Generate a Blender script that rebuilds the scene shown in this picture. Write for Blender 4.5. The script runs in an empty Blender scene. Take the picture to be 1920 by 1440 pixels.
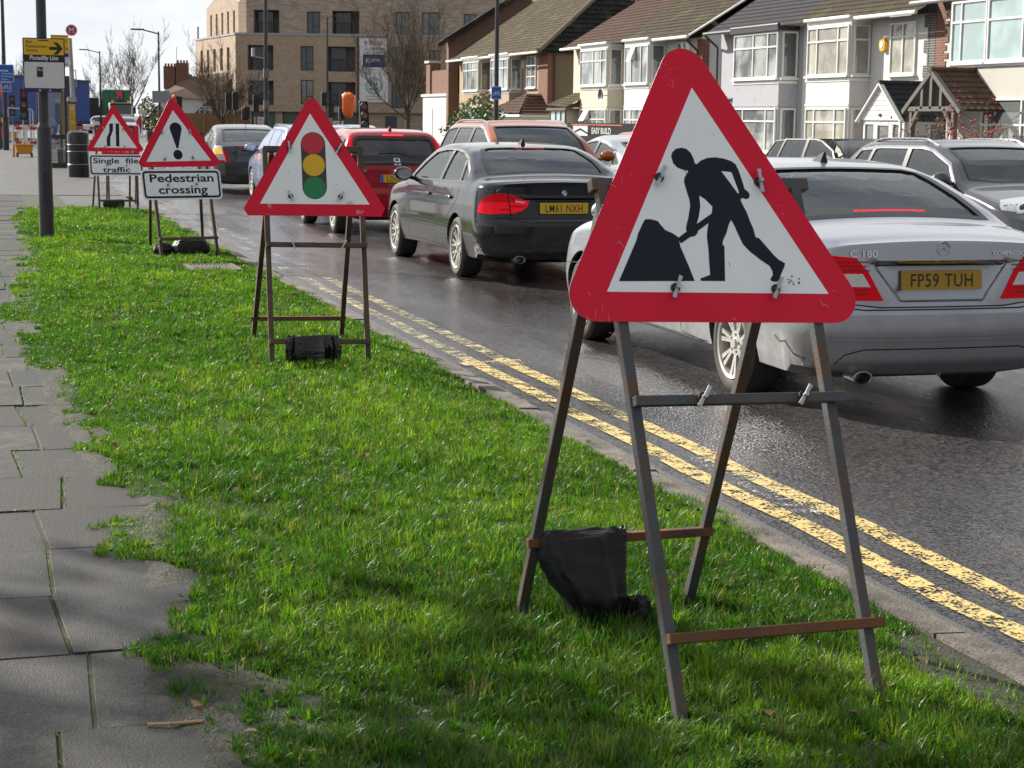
import bpy, bmesh, math, random
import numpy as np
from mathutils import Vector, Matrix
from mathutils.bvhtree import BVHTree
S = bpy.context.scene
COL = S.collection
R = math.radians
random.seed(7); np.random.seed(7)

# ---------------------------------------------------------------- camera, sky, sun, exposure
YAW, PITCH, ROLL = 0.29, math.atan(497.4/3400), 0.0125
cam = bpy.data.cameras.new("camera"); camo = bpy.data.objects.new("camera", cam); COL.objects.link(camo)
cam.lens = 3400/1920*36; cam.sensor_width = 36; cam.clip_start = 0.1; cam.clip_end = 3000
fw = Vector((math.sin(YAW)*math.cos(PITCH), math.cos(YAW)*math.cos(PITCH), -math.sin(PITCH)))
rt = Vector((math.cos(YAW), -math.sin(YAW), 0)); up = rt.cross(fw)
rt2 = rt*math.cos(ROLL) - up*math.sin(ROLL)*-1; up2 = fw.cross(rt2)*-1
up2 = rt2.cross(fw)
M = Matrix((rt2, up2, -fw)).transposed().to_4x4(); M.translation = Vector((0, 0, 1.68))
camo.matrix_world = M
cam.dof.use_dof = True; cam.dof.focus_distance = 9.0; cam.dof.aperture_fstop = 16.0
S.camera = camo
SUN_AZ = (-0.60, 0.80); SUN_EL = R(31)
w = bpy.data.worlds.new("World"); S.world = w; w.use_nodes = True
nt = w.node_tree; nt.nodes.clear()
def wn(t, **k):
    n = nt.nodes.new(t)
    for a, b in k.items(): setattr(n, a, b)
    return n
sky = wn('ShaderNodeTexSky', sky_type='NISHITA', sun_disc=False)
sky.sun_elevation = SUN_EL; sky.sun_rotation = math.atan2(SUN_AZ[0], SUN_AZ[1])
b1 = wn('ShaderNodeBackground'); b1.inputs['Strength'].default_value = 0.06
nt.links.new(sky.outputs[0], b1.inputs['Color'])
b2 = wn('ShaderNodeBackground'); b2.inputs['Strength'].default_value = 0.56
tc = wn('ShaderNodeTexCoord'); mp = wn('ShaderNodeMapping'); mp.inputs['Scale'].default_value = (1.6, 1.6, 5.0)
nz = wn('ShaderNodeTexNoise'); nz.inputs['Scale'].default_value = 2.6; nz.inputs['Detail'].default_value = 7; nz.inputs['Roughness'].default_value = .55
rp = wn('ShaderNodeValToRGB'); rp.color_ramp.elements[0].position = .36; rp.color_ramp.elements[0].color = (.72, .76, .80, 1)
rp.color_ramp.elements[1].position = .62; rp.color_ramp.elements[1].color = (1.0, 1.0, .99, 1)
nz2 = wn('ShaderNodeTexNoise'); nz2.inputs['Scale'].default_value = 1.7; nz2.inputs['Detail'].default_value = 5
rp2 = wn('ShaderNodeValToRGB'); rp2.color_ramp.elements[0].position = .32; rp2.color_ramp.elements[1].position = .5
nt.links.new(tc.outputs['Generated'], mp.inputs[0])
nt.links.new(mp.outputs[0], nz.inputs['Vector']); nt.links.new(mp.outputs[0], nz2.inputs['Vector'])
nt.links.new(nz.outputs[0], rp.inputs[0]); nt.links.new(nz2.outputs[0], rp2.inputs[0])
dp_ = wn('ShaderNodeVectorMath', operation='DOT_PRODUCT'); dp_.inputs[1].default_value = (SUN_AZ[0], SUN_AZ[1], .35); nt.links.new(tc.outputs['Generated'], dp_.inputs[0])
md_ = wn('ShaderNodeMapRange'); md_.inputs[1].default_value = -.75; md_.inputs[2].default_value = .45; md_.inputs[3].default_value = .48; md_.inputs[4].default_value = 1.1; nt.links.new(dp_.outputs['Value'], md_.inputs[0])
vm_ = wn('ShaderNodeVectorMath', operation='SCALE'); nt.links.new(rp.outputs[0], vm_.inputs[0]); nt.links.new(md_.outputs[0], vm_.inputs['Scale'])
nt.links.new(vm_.outputs[0], b2.inputs['Color'])
mx = wn('ShaderNodeMixShader'); wo = wn('ShaderNodeOutputWorld')
sx = wn('ShaderNodeSeparateXYZ'); nt.links.new(tc.outputs['Generated'], sx.inputs[0])
mr = wn('ShaderNodeMapRange'); mr.inputs[1].default_value = .18; mr.inputs[2].default_value = .62; mr.inputs[3].default_value = 1; mr.inputs[4].default_value = .22; nt.links.new(sx.outputs[2], mr.inputs[0])
ad = wn('ShaderNodeMath', operation='ADD'); ad.use_clamp = True; ml = wn('ShaderNodeMath', operation='MULTIPLY'); ml.inputs[1].default_value = .45
nt.links.new(rp2.outputs[0], ml.inputs[0]); nt.links.new(mr.outputs[0], ad.inputs[0]); nt.links.new(ml.outputs[0], ad.inputs[1])
nt.links.new(ad.outputs[0], mx.inputs[0]); nt.links.new(b1.outputs[0], mx.inputs[1]); nt.links.new(b2.outputs[0], mx.inputs[2])
nt.links.new(mx.outputs[0], wo.inputs[0])
sl = bpy.data.lights.new("sun", 'SUN'); sl.energy = 4.9; sl.angle = R(0.6); sl.color = (1.0, .94, .84)
so = bpy.data.objects.new("sun", sl); COL.objects.link(so)
sd = Vector((SUN_AZ[0]*math.cos(SUN_EL), SUN_AZ[1]*math.cos(SUN_EL), math.sin(SUN_EL)))
so.rotation_euler = sd.to_track_quat('Z', 'Y').to_euler(); so.location = (0, 0, 30)
vs = S.view_settings; vs.view_transform = 'Standard'; vs.look = 'None'; vs.exposure = 0.98; vs.gamma = 1.0
S.cycles.max_bounces = 8; S.cycles.transparent_max_bounces = 16; S.cycles.use_denoising = True
S.cycles.caustics_reflective = False; S.cycles.caustics_refractive = False

# ---------------------------------------------------------------- materials
MATS = {}
def mat(name, col=(.5, .5, .5), rough=.5, metal=0., var=.12, vs=6., bump=0., bs=40., col2=None, c2at=(.5, .65), c2s=3., emit=0., coat=0., spec=.5,
        trans=0., stretch=(1, 1, 1), brick=None, dirt=None, rvar=0.):
    if name in MATS: return MATS[name]
    m = bpy.data.materials.new(name); m.use_nodes = True; n = m.node_tree.nodes; L = m.node_tree.links
    p = n['Principled BSDF']; p.inputs['Roughness'].default_value = rough; p.inputs['Metallic'].default_value = metal
    p.inputs['Specular IOR Level'].default_value = spec
    if coat: p.inputs['Coat Weight'].default_value = coat; p.inputs['Coat Roughness'].default_value = .04
    t = n.new('ShaderNodeTexCoord'); mpg = n.new('ShaderNodeMapping'); mpg.inputs['Scale'].default_value = stretch
    L.new(t.outputs['Object'], mpg.inputs[0]); vec = mpg.outputs[0]
    def noise(s, d=4, rough_=.6):
        q = n.new('ShaderNodeTexNoise'); q.inputs['Scale'].default_value = s; q.inputs['Detail'].default_value = d; q.inputs['Roughness'].default_value = rough_
        L.new(vec, q.inputs['Vector']); return q.outputs[0]
    def mixc(f, a, b, bt='MIX'):
        q = n.new('ShaderNodeMix'); q.data_type = 'RGBA'; q.blend_type = bt
        for sock, val in ((q.inputs[0], f), (q.inputs[6], a), (q.inputs[7], b)):
            if hasattr(val, 'is_linked'): L.new(val, sock)
            else: sock.default_value = val if not isinstance(val, tuple) else (*val, 1)
        return q.outputs[2]
    def ramp(x, a, b):
        q = n.new('ShaderNodeMapRange'); q.inputs[1].default_value = a; q.inputs[2].default_value = b; q.clamp = True
        L.new(x, q.inputs[0]); return q.outputs[0]
    lo = tuple(c*(1-var) for c in col); hi = tuple(min(1, c*(1+var)) for c in col)
    c = mixc(noise(vs), lo, hi)
    bumpsrc = None
    if brick:
        bw, bh, c1, c2b, mortar, msz = brick
        sx = n.new('ShaderNodeSeparateXYZ'); L.new(t.outputs['Object'], sx.inputs[0])
        ad = n.new('ShaderNodeMath'); ad.operation = 'ADD'; L.new(sx.outputs[0], ad.inputs[0]); L.new(sx.outputs[1], ad.inputs[1])
        cb = n.new('ShaderNodeCombineXYZ'); L.new(ad.outputs[0], cb.inputs[0]); L.new(sx.outputs[2], cb.inputs[1])
        bt = n.new('ShaderNodeTexBrick'); L.new(cb.outputs[0], bt.inputs['Vector'])
        bt.inputs['Scale'].default_value = 1; bt.inputs['Brick Width'].default_value = bw; bt.inputs['Row Height'].default_value = bh
        bt.inputs['Mortar Size'].default_value = msz; bt.inputs['Color1'].default_value = (*c1, 1); bt.inputs['Color2'].default_value = (*c2b, 1); bt.inputs['Mortar'].default_value = (*mortar, 1)
        c = mixc(noise(vs, 5), mixc(.25, bt.outputs[0], (0, 0, 0)), bt.outputs[0]); bumpsrc = bt.outputs['Fac']
    if col2: c = mixc(ramp(noise(c2s, 6, .65), *c2at), c, col2)
    if dirt:
        dc, z0, z1, amt = dirt
        sx = n.new('ShaderNodeSeparateXYZ'); L.new(t.outputs['Object'], sx.inputs[0])
        h = ramp(sx.outputs[2], z1, z0); q = n.new('ShaderNodeMath'); q.operation = 'MULTIPLY'; L.new(h, q.inputs[0]); L.new(ramp(noise(7, 6), .25, .75), q.inputs[1])
        q2 = n.new('ShaderNodeMath'); q2.operation = 'MULTIPLY'; L.new(q.outputs[0], q2.inputs[0]); q2.inputs[1].default_value = amt
        c = mixc(q2.outputs[0], c, dc)
        rr = n.new('ShaderNodeMix'); L.new(q2.outputs[0], rr.inputs[0]); rr.inputs[2].default_value = rough; rr.inputs[3].default_value = .75; L.new(rr.outputs[0], p.inputs['Roughness'])
        if coat:
            cc = n.new('ShaderNodeMix'); L.new(q2.outputs[0], cc.inputs[0]); cc.inputs[2].default_value = coat; cc.inputs[3].default_value = .05; L.new(cc.outputs[0], p.inputs['Coat Weight'])
    L.new(c, p.inputs['Base Color'])
    if rvar:
        q = n.new('ShaderNodeMapRange'); q.inputs[1].default_value = .3; q.inputs[2].default_value = .7; q.inputs[3].default_value = max(0, rough-rvar); q.inputs[4].default_value = min(1, rough+rvar)
        L.new(noise(vs*1.7, 5), q.inputs[0]); L.new(q.outputs[0], p.inputs['Roughness'])
    if bump:
        b = n.new('ShaderNodeBump'); b.inputs['Strength'].default_value = bump; b.inputs['Distance'].default_value = .01
        L.new(bumpsrc if bumpsrc else noise(bs, 3), b.inputs['Height']); L.new(b.outputs[0], p.inputs['Normal'])
    if emit: p.inputs['Emission Color'].default_value = (*col, 1); p.inputs['Emission Strength'].default_value = emit
    MATS[name] = m; return m

def glass(name, tint=(.7, .76, .76), body=(.05, .06, .06), bodyf=.05):
    if name in MATS: return MATS[name]
    m = bpy.data.materials.new(name); m.use_nodes = True; n = m.node_tree.nodes; L = m.node_tree.links
    for x in list(n):
        if x.type != 'OUTPUT_MATERIAL': n.remove(x)
    o = [x for x in n if x.type == 'OUTPUT_MATERIAL'][0]
    tr = n.new('ShaderNodeBsdfTransparent'); tr.inputs[0].default_value = (*tint, 1)
    df = n.new('ShaderNodeBsdfDiffuse'); df.inputs[0].default_value = (*body, 1)
    gl = n.new('ShaderNodeBsdfGlossy'); gl.inputs['Roughness'].default_value = .015
    fr = n.new('ShaderNodeFresnel'); fr.inputs[0].default_value = 1.95
    m1 = n.new('ShaderNodeMixShader'); m1.inputs[0].default_value = bodyf
    m2 = n.new('ShaderNodeMixShader')
    L.new(tr.outputs[0], m1.inputs[1]); L.new(df.outputs[0], m1.inputs[2]); L.new(fr.outputs[0], m2.inputs[0])
    L.new(m1.outputs[0], m2.inputs[1]); L.new(gl.outputs[0], m2.inputs[2]); L.new(m2.outputs[0], o.inputs[0])
    MATS[name] = m; return m

# ---------------------------------------------------------------- mesh builder
class MB:
    def __init__(s): s.v = []; s.f = []; s.m = []
    def poly(s, pts, m=0):
        i = len(s.v); s.v += [tuple(p) for p in pts]; s.f.append(tuple(range(i, i+len(pts)))); s.m.append(m)
    def hexa(s, c, m=0):
        i = len(s.v); s.v += [tuple(p) for p in c]
        for q in ((0, 3, 2, 1), (4, 5, 6, 7), (0, 1, 5, 4), (1, 2, 6, 5), (2, 3, 7, 6), (3, 0, 4, 7)): s.f.append(tuple(i+k for k in q)); s.m.append(m)
    def box(s, x0, x1, y0, y1, z0, z1, m=0):
        s.hexa([(x0, y0, z0), (x1, y0, z0), (x1, y1, z0), (x0, y1, z0), (x0, y0, z1), (x1, y0, z1), (x1, y1, z1), (x0, y1, z1)], m)
    def fbox(s, F, u0, u1, v0, v1, w0, w1, m=0):
        s.hexa([F(u0, v0, w0), F(u1, v0, w0), F(u1, v0, w1), F(u0, v0, w1), F(u0, v1, w0), F(u1, v1, w0), F(u1, v1, w1), F(u0, v1, w1)], m)
    def bar(s, p, q, w, h, m=0, up=(0, 0, 1)):
        p = Vector(p); q = Vector(q); d = (q-p).normalized(); a = d.cross(Vector(up))
        if a.length < 1e-4: a = d.cross(Vector((0, 1, 0)))
        a.normalize(); b = a.cross(d).normalized(); a *= w/2; b *= h/2
        s.hexa([p-a-b, p+a-b, p+a+b, p-a+b, q-a-b, q+a-b, q+a+b, q-a+b], m)
    def tube(s, p, q, r, r2=None, n=8, m=0, caps=True):
        r2 = r if r2 is None else r2
        p = Vector(p); q = Vector(q); d = (q-p).normalized(); a = d.orthogonal().normalized(); b = d.cross(a); i = len(s.v)
        for c, rr in ((p, r), (q, r2)):
            for k in range(n):
                t = 2*math.pi*k/n; s.v.append(tuple(c+(a*math.cos(t)+b*math.sin(t))*rr))
        for k in range(n): s.f.append((i+k, i+(k+1) % n, i+n+(k+1) % n, i+n+k)); s.m.append(m)
        if caps: s.f.append(tuple(i+k for k in range(n))[::-1]); s.m.append(m); s.f.append(tuple(i+n+k for k in range(n))); s.m.append(m)
    def path(s, pts, r, n=8, m=0):
        for k in range(len(pts)-1): s.tube(pts[k], pts[k+1], r, r, n, m)
    def prism(s, poly, F, w0, w1, m=0, ms=None):
        a = [F(u, v, w0) for u, v in poly]; b = [F(u, v, w1) for u, v in poly]; n = len(poly)
        s.poly(a[::-1], m); s.poly(b, m)
        for k in range(n): s.poly([a[k], a[(k+1) % n], b[(k+1) % n], b[k]], m if ms is None else ms)
    def lathe(s, prof, c=(0, 0, 0), n=16, m=0, ax='z'):
        i = len(s.v); c = Vector(c)
        for r, h in prof:
            for k in range(n):
                t = 2*math.pi*k/n
                p = (r*math.cos(t), r*math.sin(t), h) if ax == 'z' else ((h, r*math.cos(t), r*math.sin(t)) if ax == 'x' else (r*math.cos(t), h, r*math.sin(t)))
                s.v.append(tuple(c+Vector(p)))
        for j in range(len(prof)-1):
            for k in range(n): s.f.append((i+j*n+k, i+j*n+(k+1) % n, i+(j+1)*n+(k+1) % n, i+(j+1)*n+k)); s.m.append(m)
    def ball(s, c, r, n=10, m=0, sc=(1, 1, 1)):
        i0 = len(s.v); s.lathe([(max(1e-4, r*math.sin(math.pi*k/n)), -r*math.cos(math.pi*k/n)) for k in range(n+1)], (0, 0, 0), n+4, m)
        for k in range(i0, len(s.v)): q = s.v[k]; s.v[k] = (c[0]+q[0]*sc[0], c[1]+q[1]*sc[1], c[2]+q[2]*sc[2])
    def add(s, o, F=None, m=None):
        i = len(s.v); s.v += [tuple(F(*p)) if F else p for p in o.v]; s.f += [tuple(i+k for k in f) for f in o.f]; s.m += o.m if m is None else [m]*len(o.f)
    def build(s, name, mats, parent=None, smooth=None, bevel=0, world=True, recalc=True):
        me = bpy.data.meshes.new(name)
        v = s.v
        if parent is not None and world and parent.name in ROOTS:
            l, a = ROOTS[parent.name]; ca, sa = math.cos(-a), math.sin(-a)
            v = [((x-l[0])*ca-(y-l[1])*sa, (x-l[0])*sa+(y-l[1])*ca, z-l[2]) for x, y, z in v]
        me.from_pydata(v, [], s.f)
        for mm in (mats if isinstance(mats, (list, tuple)) else [mats]): me.materials.append(mm)
        me.polygons.foreach_set('material_index', s.m)
        if recalc:
            bm = bmesh.new(); bm.from_mesh(me); bmesh.ops.recalc_face_normals(bm, faces=bm.faces); bm.to_mesh(me); bm.free()
        if smooth is not None:
            bm = bmesh.new(); bm.from_mesh(me); bmesh.ops.remove_doubles(bm, verts=bm.verts, dist=1e-5); bm.to_mesh(me); bm.free()
            me.polygons.foreach_set('use_smooth', [True]*len(me.polygons)); me.set_sharp_from_angle(angle=R(smooth))
        o = bpy.data.objects.new(name, me); COL.objects.link(o)
        if parent is not None:
            o.parent = parent
            if parent.name in ROOTS: ROOTS[o.name] = ROOTS[parent.name]
        if bevel:
            b = o.modifiers.new('bevel', 'BEVEL'); b.width = bevel; b.segments = 2; b.limit_method = 'ANGLE'; b.angle_limit = R(40)
        return o
ROOTS = {}
def root(name, label, cat, loc=(0, 0, 0), rz=0., group=None):
    o = bpy.data.objects.new(name, None); COL.objects.link(o); o.location = loc; o.rotation_euler = (0, 0, rz); o.empty_display_size = .2
    o['label'] = label; o['category'] = cat
    if group: o['group'] = group
    ROOTS[o.name] = (loc, rz); return o
def tag(o, label, cat, group=None):
    o['label'] = label; o['category'] = cat
    if group: o['group'] = group
    return o
def struct(o, kind='structure'): o['kind'] = kind; return o
def copy_tree(o, parent=None):
    c = o.copy(); COL.objects.link(c); c.parent = parent
    for ch in o.children: copy_tree(ch, c)
    return c
def text_mb(s, size=1., bold=0., align='LEFT', sx=1., sp=1.):
    cu = bpy.data.curves.new('t', 'FONT'); cu.body = s; cu.size = size; cu.align_x = align; cu.offset = bold*size; cu.resolution_u = 3; cu.space_character = sp
    o = bpy.data.objects.new('t', cu); COL.objects.link(o); bpy.context.view_layer.update()
    me = o.evaluated_get(bpy.context.evaluated_depsgraph_get()).to_mesh(); mb = MB()
    mb.v = [(p.co.x*sx, p.co.y, 0.) for p in me.vertices]; mb.f = [tuple(p.vertices) for p in me.polygons]; mb.m = [0]*len(mb.f)
    bpy.data.objects.remove(o); bpy.data.curves.remove(cu); return mb
def put_text(mb, s, F, u, v, w, size, m=0, bold=0., align='LEFT', sx=1.):
    mb.add(text_mb(s, size, bold, align, sx), lambda x, y, z: F(u+x, v+y, w), m)
def rrect(u0, u1, v0, v1, r, n=5):
    P = []
    for cx, cy, a in ((u1-r, v0+r, -90), (u1-r, v1-r, 0), (u0+r, v1-r, 90), (u0+r, v0+r, 180)):
        for k in range(n+1): t = R(a+90*k/n); P.append((cx+r*math.cos(t), cy+r*math.sin(t)))
    return P
def circ(cx, cy, r, n=24, ry=None): return [(cx+r*math.cos(2*math.pi*k/n), cy+(ry or r)*math.sin(2*math.pi*k/n)) for k in range(n)]
def rpoly(pts, r, n=6):
    out = []; N = len(pts)
    for i in range(N):
        p = Vector(pts[i]); a = (Vector(pts[i-1])-p).normalized(); b = (Vector(pts[(i+1) % N])-p).normalized()
        half = a.angle(b)/2; d = r/math.tan(half); c = p+(a+b).normalized()*(r/math.sin(half)); s = p+a*d; e = p+b*d
        a0 = math.atan2(s.y-c.y, s.x-c.x); a1 = math.atan2(e.y-c.y, e.x-c.x); da = (a1-a0+math.pi) % (2*math.pi)-math.pi
        for k in range(n+1): t = a0+da*k/n; out.append((c.x+r*math.cos(t), c.y+r*math.sin(t)))
    return out
ipl = lambda x, pts: float(np.interp(x, [p[0] for p in pts], [p[1] for p in pts]))
# ---------------------------------------------------------------- ground, road, kerb, verge
KX = 2.95
def asphalt():
    m = bpy.data.materials.new('asphalt'); m.use_nodes = True; n = m.node_tree.nodes; L = m.node_tree.links; p = n['Principled BSDF']
    t = n.new('ShaderNodeTexCoord')
    def noise(s, d=3, src=None, r=.6):
        q = n.new('ShaderNodeTexNoise'); q.inputs['Scale'].default_value = s; q.inputs['Detail'].default_value = d; q.inputs['Roughness'].default_value = r; L.new(src or t.outputs['Object'], q.inputs['Vector']); return q.outputs[0]
    vo = n.new('ShaderNodeTexVoronoi'); vo.inputs['Scale'].default_value = 55; L.new(t.outputs['Object'], vo.inputs['Vector'])
    cr = n.new('ShaderNodeValToRGB'); e = cr.color_ramp.elements; e[0].color = (.008, .008, .010, 1); e[1].color = (.085, .078, .076, 1); e[0].position = .15; L.new(vo.outputs['Color'], cr.inputs[0])
    mx = n.new('ShaderNodeMix'); mx.data_type = 'RGBA'; mx.blend_type = 'MULTIPLY'; mx.inputs[0].default_value = .6
    c2 = n.new('ShaderNodeValToRGB'); c2.color_ramp.elements[0].color = (.6, .6, .62, 1); c2.color_ramp.elements[1].color = (1.3, 1.25, 1.2, 1); L.new(noise(.8, 6), c2.inputs[0])
    L.new(cr.outputs[0], mx.inputs[6]); L.new(c2.outputs[0], mx.inputs[7]); L.new(mx.outputs[2], p.inputs['Base Color'])
    mp = n.new('ShaderNodeMapping'); mp.inputs['Scale'].default_value = (.9, .18, 1); L.new(t.outputs['Object'], mp.inputs[0])
    wet = n.new('ShaderNodeMapRange'); wet.inputs[1].default_value = .38; wet.inputs[2].default_value = .62; wet.inputs[3].default_value = .07; wet.inputs[4].default_value = .36; L.new(noise(1.3, 5, mp.outputs[0]), wet.inputs[0]); L.new(wet.outputs[0], p.inputs['Roughness'])
    b = n.new('ShaderNodeBump'); b.inputs['Strength'].default_value = .6; b.inputs['Distance'].default_value = .008; L.new(vo.outputs['Distance'], b.inputs['Height']); L.new(b.outputs[0], p.inputs['Normal'])
    return m
ASPH = asphalt()
def line_mat(name, col, lo, hi, s=9., base=ASPH):
    m = bpy.data.materials.new(name); m.use_nodes = True; n = m.node_tree.nodes; L = m.node_tree.links; p = n['Principled BSDF']; p.inputs['Base Color'].default_value = (*col, 1); p.inputs['Roughness'].default_value = .5
    t = n.new('ShaderNodeTexCoord'); q = n.new('ShaderNodeTexNoise'); q.inputs['Scale'].default_value = s; q.inputs['Detail'].default_value = 8; q.inputs['Roughness'].default_value = .75; L.new(t.outputs['Object'], q.inputs['Vector'])
    v = n.new('ShaderNodeTexVoronoi'); v.inputs['Scale'].default_value = 70; L.new(t.outputs['Object'], v.inputs['Vector'])
    ad = n.new('ShaderNodeMath'); ad.operation = 'MULTIPLY_ADD'; L.new(v.outputs['Distance'], ad.inputs[0]); ad.inputs[1].default_value = -.35; L.new(q.outputs[0], ad.inputs[2])
    r = n.new('ShaderNodeMapRange'); r.inputs[1].default_value = lo; r.inputs[2].default_value = hi; L.new(ad.outputs[0], r.inputs[0])
    tr = n.new('ShaderNodeBsdfTransparent'); ms = n.new('ShaderNodeMixShader'); L.new(r.outputs[0], ms.inputs[0]); L.new(tr.outputs[0], ms.inputs[1]); L.new(p.outputs[0], ms.inputs[2])
    cmix = n.new('ShaderNodeMix'); cmix.data_type = 'RGBA'; cmix.inputs[6].default_value = (*[c*.72 for c in col], 1); cmix.inputs[7].default_value = (*col, 1); L.new(q.outputs[0], cmix.inputs[0]); L.new(cmix.outputs[2], p.inputs['Base Color'])
    L.new(ms.outputs[0], [x for x in n if x.type == 'OUTPUT_MATERIAL'][0].inputs[0]); return m

def sheet(name, x0, x1, y0, y1, z, m, nx=1, ny=1, fz=None):
    mb = MB()
    for j in range(ny+1):
        for i in range(nx+1):
            x = x0+(x1-x0)*i/nx; y = y0+(y1-y0)*j/ny; mb.v.append((x, y, z+(fz(x, y) if fz else 0)))
    for j in range(ny):
        for i in range(nx): a = j*(nx+1)+i; mb.f.append((a, a+1, a+nx+2, a+nx+1)); mb.m.append(0)
    return struct(mb.build(name, [m], smooth=60 if fz else None))
tarmac = mat('tarmac', (.055, .054, .053), .6, var=.3, vs=1.2, bump=.35, bs=160, col2=(.095, .09, .083), c2at=(.5, .7), rvar=.2)
sheet('ground', -700, 900, -60, 1600, -.03, mat('earth', (.13, .12, .10), .9, var=.3, vs=.3))
sheet('road', KX+.06, 17.5, -10, 420, 0, ASPH, 1, 1)
sheet('side_road', -60, KX+.06, 84, 150, 0, tarmac)
sheet('footway', -8, KX-.1, 36.5, 84, .1, tarmac)
sheet('footway', .2, KX-.1, 31.2, 36.5, .09, tarmac)
sheet('service_road', 17.5, 24.2, -10, 120, .004, tarmac)
sheet('front_garden', 24.2, 40, -10, 120, .06, mat('paving_far', (.25, .23, .21), .8, var=.3, vs=1.))
YL = line_mat('yellow_paint', (.62, .47, .17), .25, .32)
WL = line_mat('white_paint', (.7, .7, .68), .36, .46)
YL2 = line_mat('yellow_paint_worn', (.58, .50, .28), .31, .42, 6.); YL3 = line_mat('worn_paint_glare', (.50, .49, .44), .35, .50, 3.5)  # farthest paint is worn, with wet glare put into its whitish colour
for x0, x1 in ((3.255, 3.37), (3.495, 3.61)):
    for n0, n1, m_ in ((0, 17, YL), (17, 31, YL2), (31, 70, YL3)):
        mb = MB()
        for k in range(n0, n1):
            a = 2.+k*.6; b = a+.6
            ja = .012*math.sin(a*3.1)+.008*math.sin(a*7.7); jb = .012*math.sin(b*3.1)+.008*math.sin(b*7.7)
            mb.poly([(x0+ja, a, .004), (x1+ja, a, .004), (x1+jb, b, .004), (x0+jb, b, .004)])
        struct(mb.build('yellow_line', [m_]))
mb = MB()
for y0, y1 in ((12.45, 12.57), (9.2, 10.6)):
    pass
mb.poly([(3.2, 11.85, .008), (3.64, 11.85, .008), (3.66, 12.1, .008), (3.2, 12.05, .008)])
struct(mb.build('yellow_line', [YL2]))
mb = MB(); mb.poly([(3.38, 7.0, .008), (3.62, 6.9, .008), (3.5, 8.4, .008), (3.4, 8.3, .008)]); struct(mb.build('white_line', [line_mat('worn_white', (.55, .54, .5), .40, .48, 14)]))
mb = MB()
for k in range(14): mb.poly([(7.1, 14+k*9, .004), (7.2, 14+k*9, .004), (7.2, 18+k*9, .004), (7.1, 18+k*9, .004)])
struct(mb.build('white_line', [WL]))
# kerb stones, worn, almost flush
kerbm = mat('kerb_stone', (.15, .128, .108), .7, var=.4, vs=9, bump=.8, bs=70, col2=(.055, .047, .036), c2at=(.42, .6), c2s=3.2, rvar=.15)
mb = MB(); y = 2.2
while y < 84:
    if not 31.6 < y < 35.6:
        j = random.uniform(-.006, .006); h = .085+random.uniform(-.006, .006)
        x0, x1 = KX-.07, KX+.06
        a = [(x0+j, y, -.02), (x1+j, y, -.02), (x1+j, y, h-.02), (x1-.02+j, y, h), (x0+j, y, h+.004)]
        b = [(p[0], y+.905, p[2]) for p in a]
        for k in range(5): mb.poly([a[k], a[(k+1) % 5], b[(k+1) % 5], b[k]])
        mb.poly(a[::-1]); mb.poly(b)
    y += .914
struct(mb.build('kerb', [kerbm]))
mb = MB(); mb.box(KX+.062, KX+.22, 2, 60, -.02, .003); struct(mb.build('gutter', [mat('grit', (.085, .08, .078), .5, var=.35, vs=40, bump=.8, bs=120, rvar=.2)]))

# ---- paved footway of concrete slabs
EDGE = [(3, .58), (4.43, .55), (4.9, .45), (5.7, .57), (6.3, .60), (7.05, .60), (7.6, .66), (8.44, .55), (9.1, .50), (9.71, .44), (11.2, .40), (13.66, .34), (15.2, .30), (17, .42), (20, .6), (23.5, .62), (27, .66), (31.4, .80)]
slabm = mat('concrete_slab', spec=.2, col=(.042, .040, .036), rough=.55, var=.6, vs=60, bump=.5, bs=150, col2=(.085, .078, .067), c2at=(.5, .64), c2s=5, rvar=.2)
slabm2 = mat('concrete_slab_dark', spec=.2, col=(.030, .029, .028), rough=.5, var=.6, vs=70, bump=.5, bs=170, col2=(.062, .058, .05), c2at=(.45, .7), c2s=3, rvar=.2)
slabm3 = mat('concrete_slab_red', spec=.2, col=(.042, .036, .032), rough=.55, var=.7, vs=110, bump=.5, bs=170, col2=(.036, .034, .031), c2at=(.48, .7), c2s=3, rvar=.18)
mb = MB(); y = 2.6; r = 0
JX = []
while y < 37:
    d = .69 if r % 5 else .66
    off = (.20, .33, .18, .27, .22, .24)[r % 6]+random.uniform(-.02, .02); sk = random.uniform(-.05, .05)
    JX.append((y, y+d, off, sk))
    for x0, x1 in ((off-1.86, off-.94), (off-.93, off-.006), (off+.006, max(off+.12, ipl(y+.35, EDGE)+.10))):
        g = .0035; z = .1+random.uniform(-.005, .005); t = random.uniform(-.004, .004)
        s0 = sk if abs(x0-off) < .1 else 0; s1 = sk if abs(x1-off) < .1 else 0
        c = [(x0-s0/2, y+g, 0), (x1-s1/2, y+g, 0), (x1+s1/2, y+d-g, 0), (x0+s0/2, y+d-g, 0)]
        mb.hexa(c + [(p[0], p[1], z+(t if k in (1, 2) else 0)) for k, p in enumerate(c)], random.choice((0, 0, 1, 1, 2)) if r not in (5, 6) else 2-(r % 2))
    y += d; r += 1
struct(mb.build('pavement', [slabm, slabm2, slabm3], bevel=.0025))
sheet('joint_soil', -2, 1.6, 2.5, 37, .0955, mat('joint_soil', (.045, .045, .026), .95, var=.4, vs=30, bump=.5, bs=200))

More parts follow.
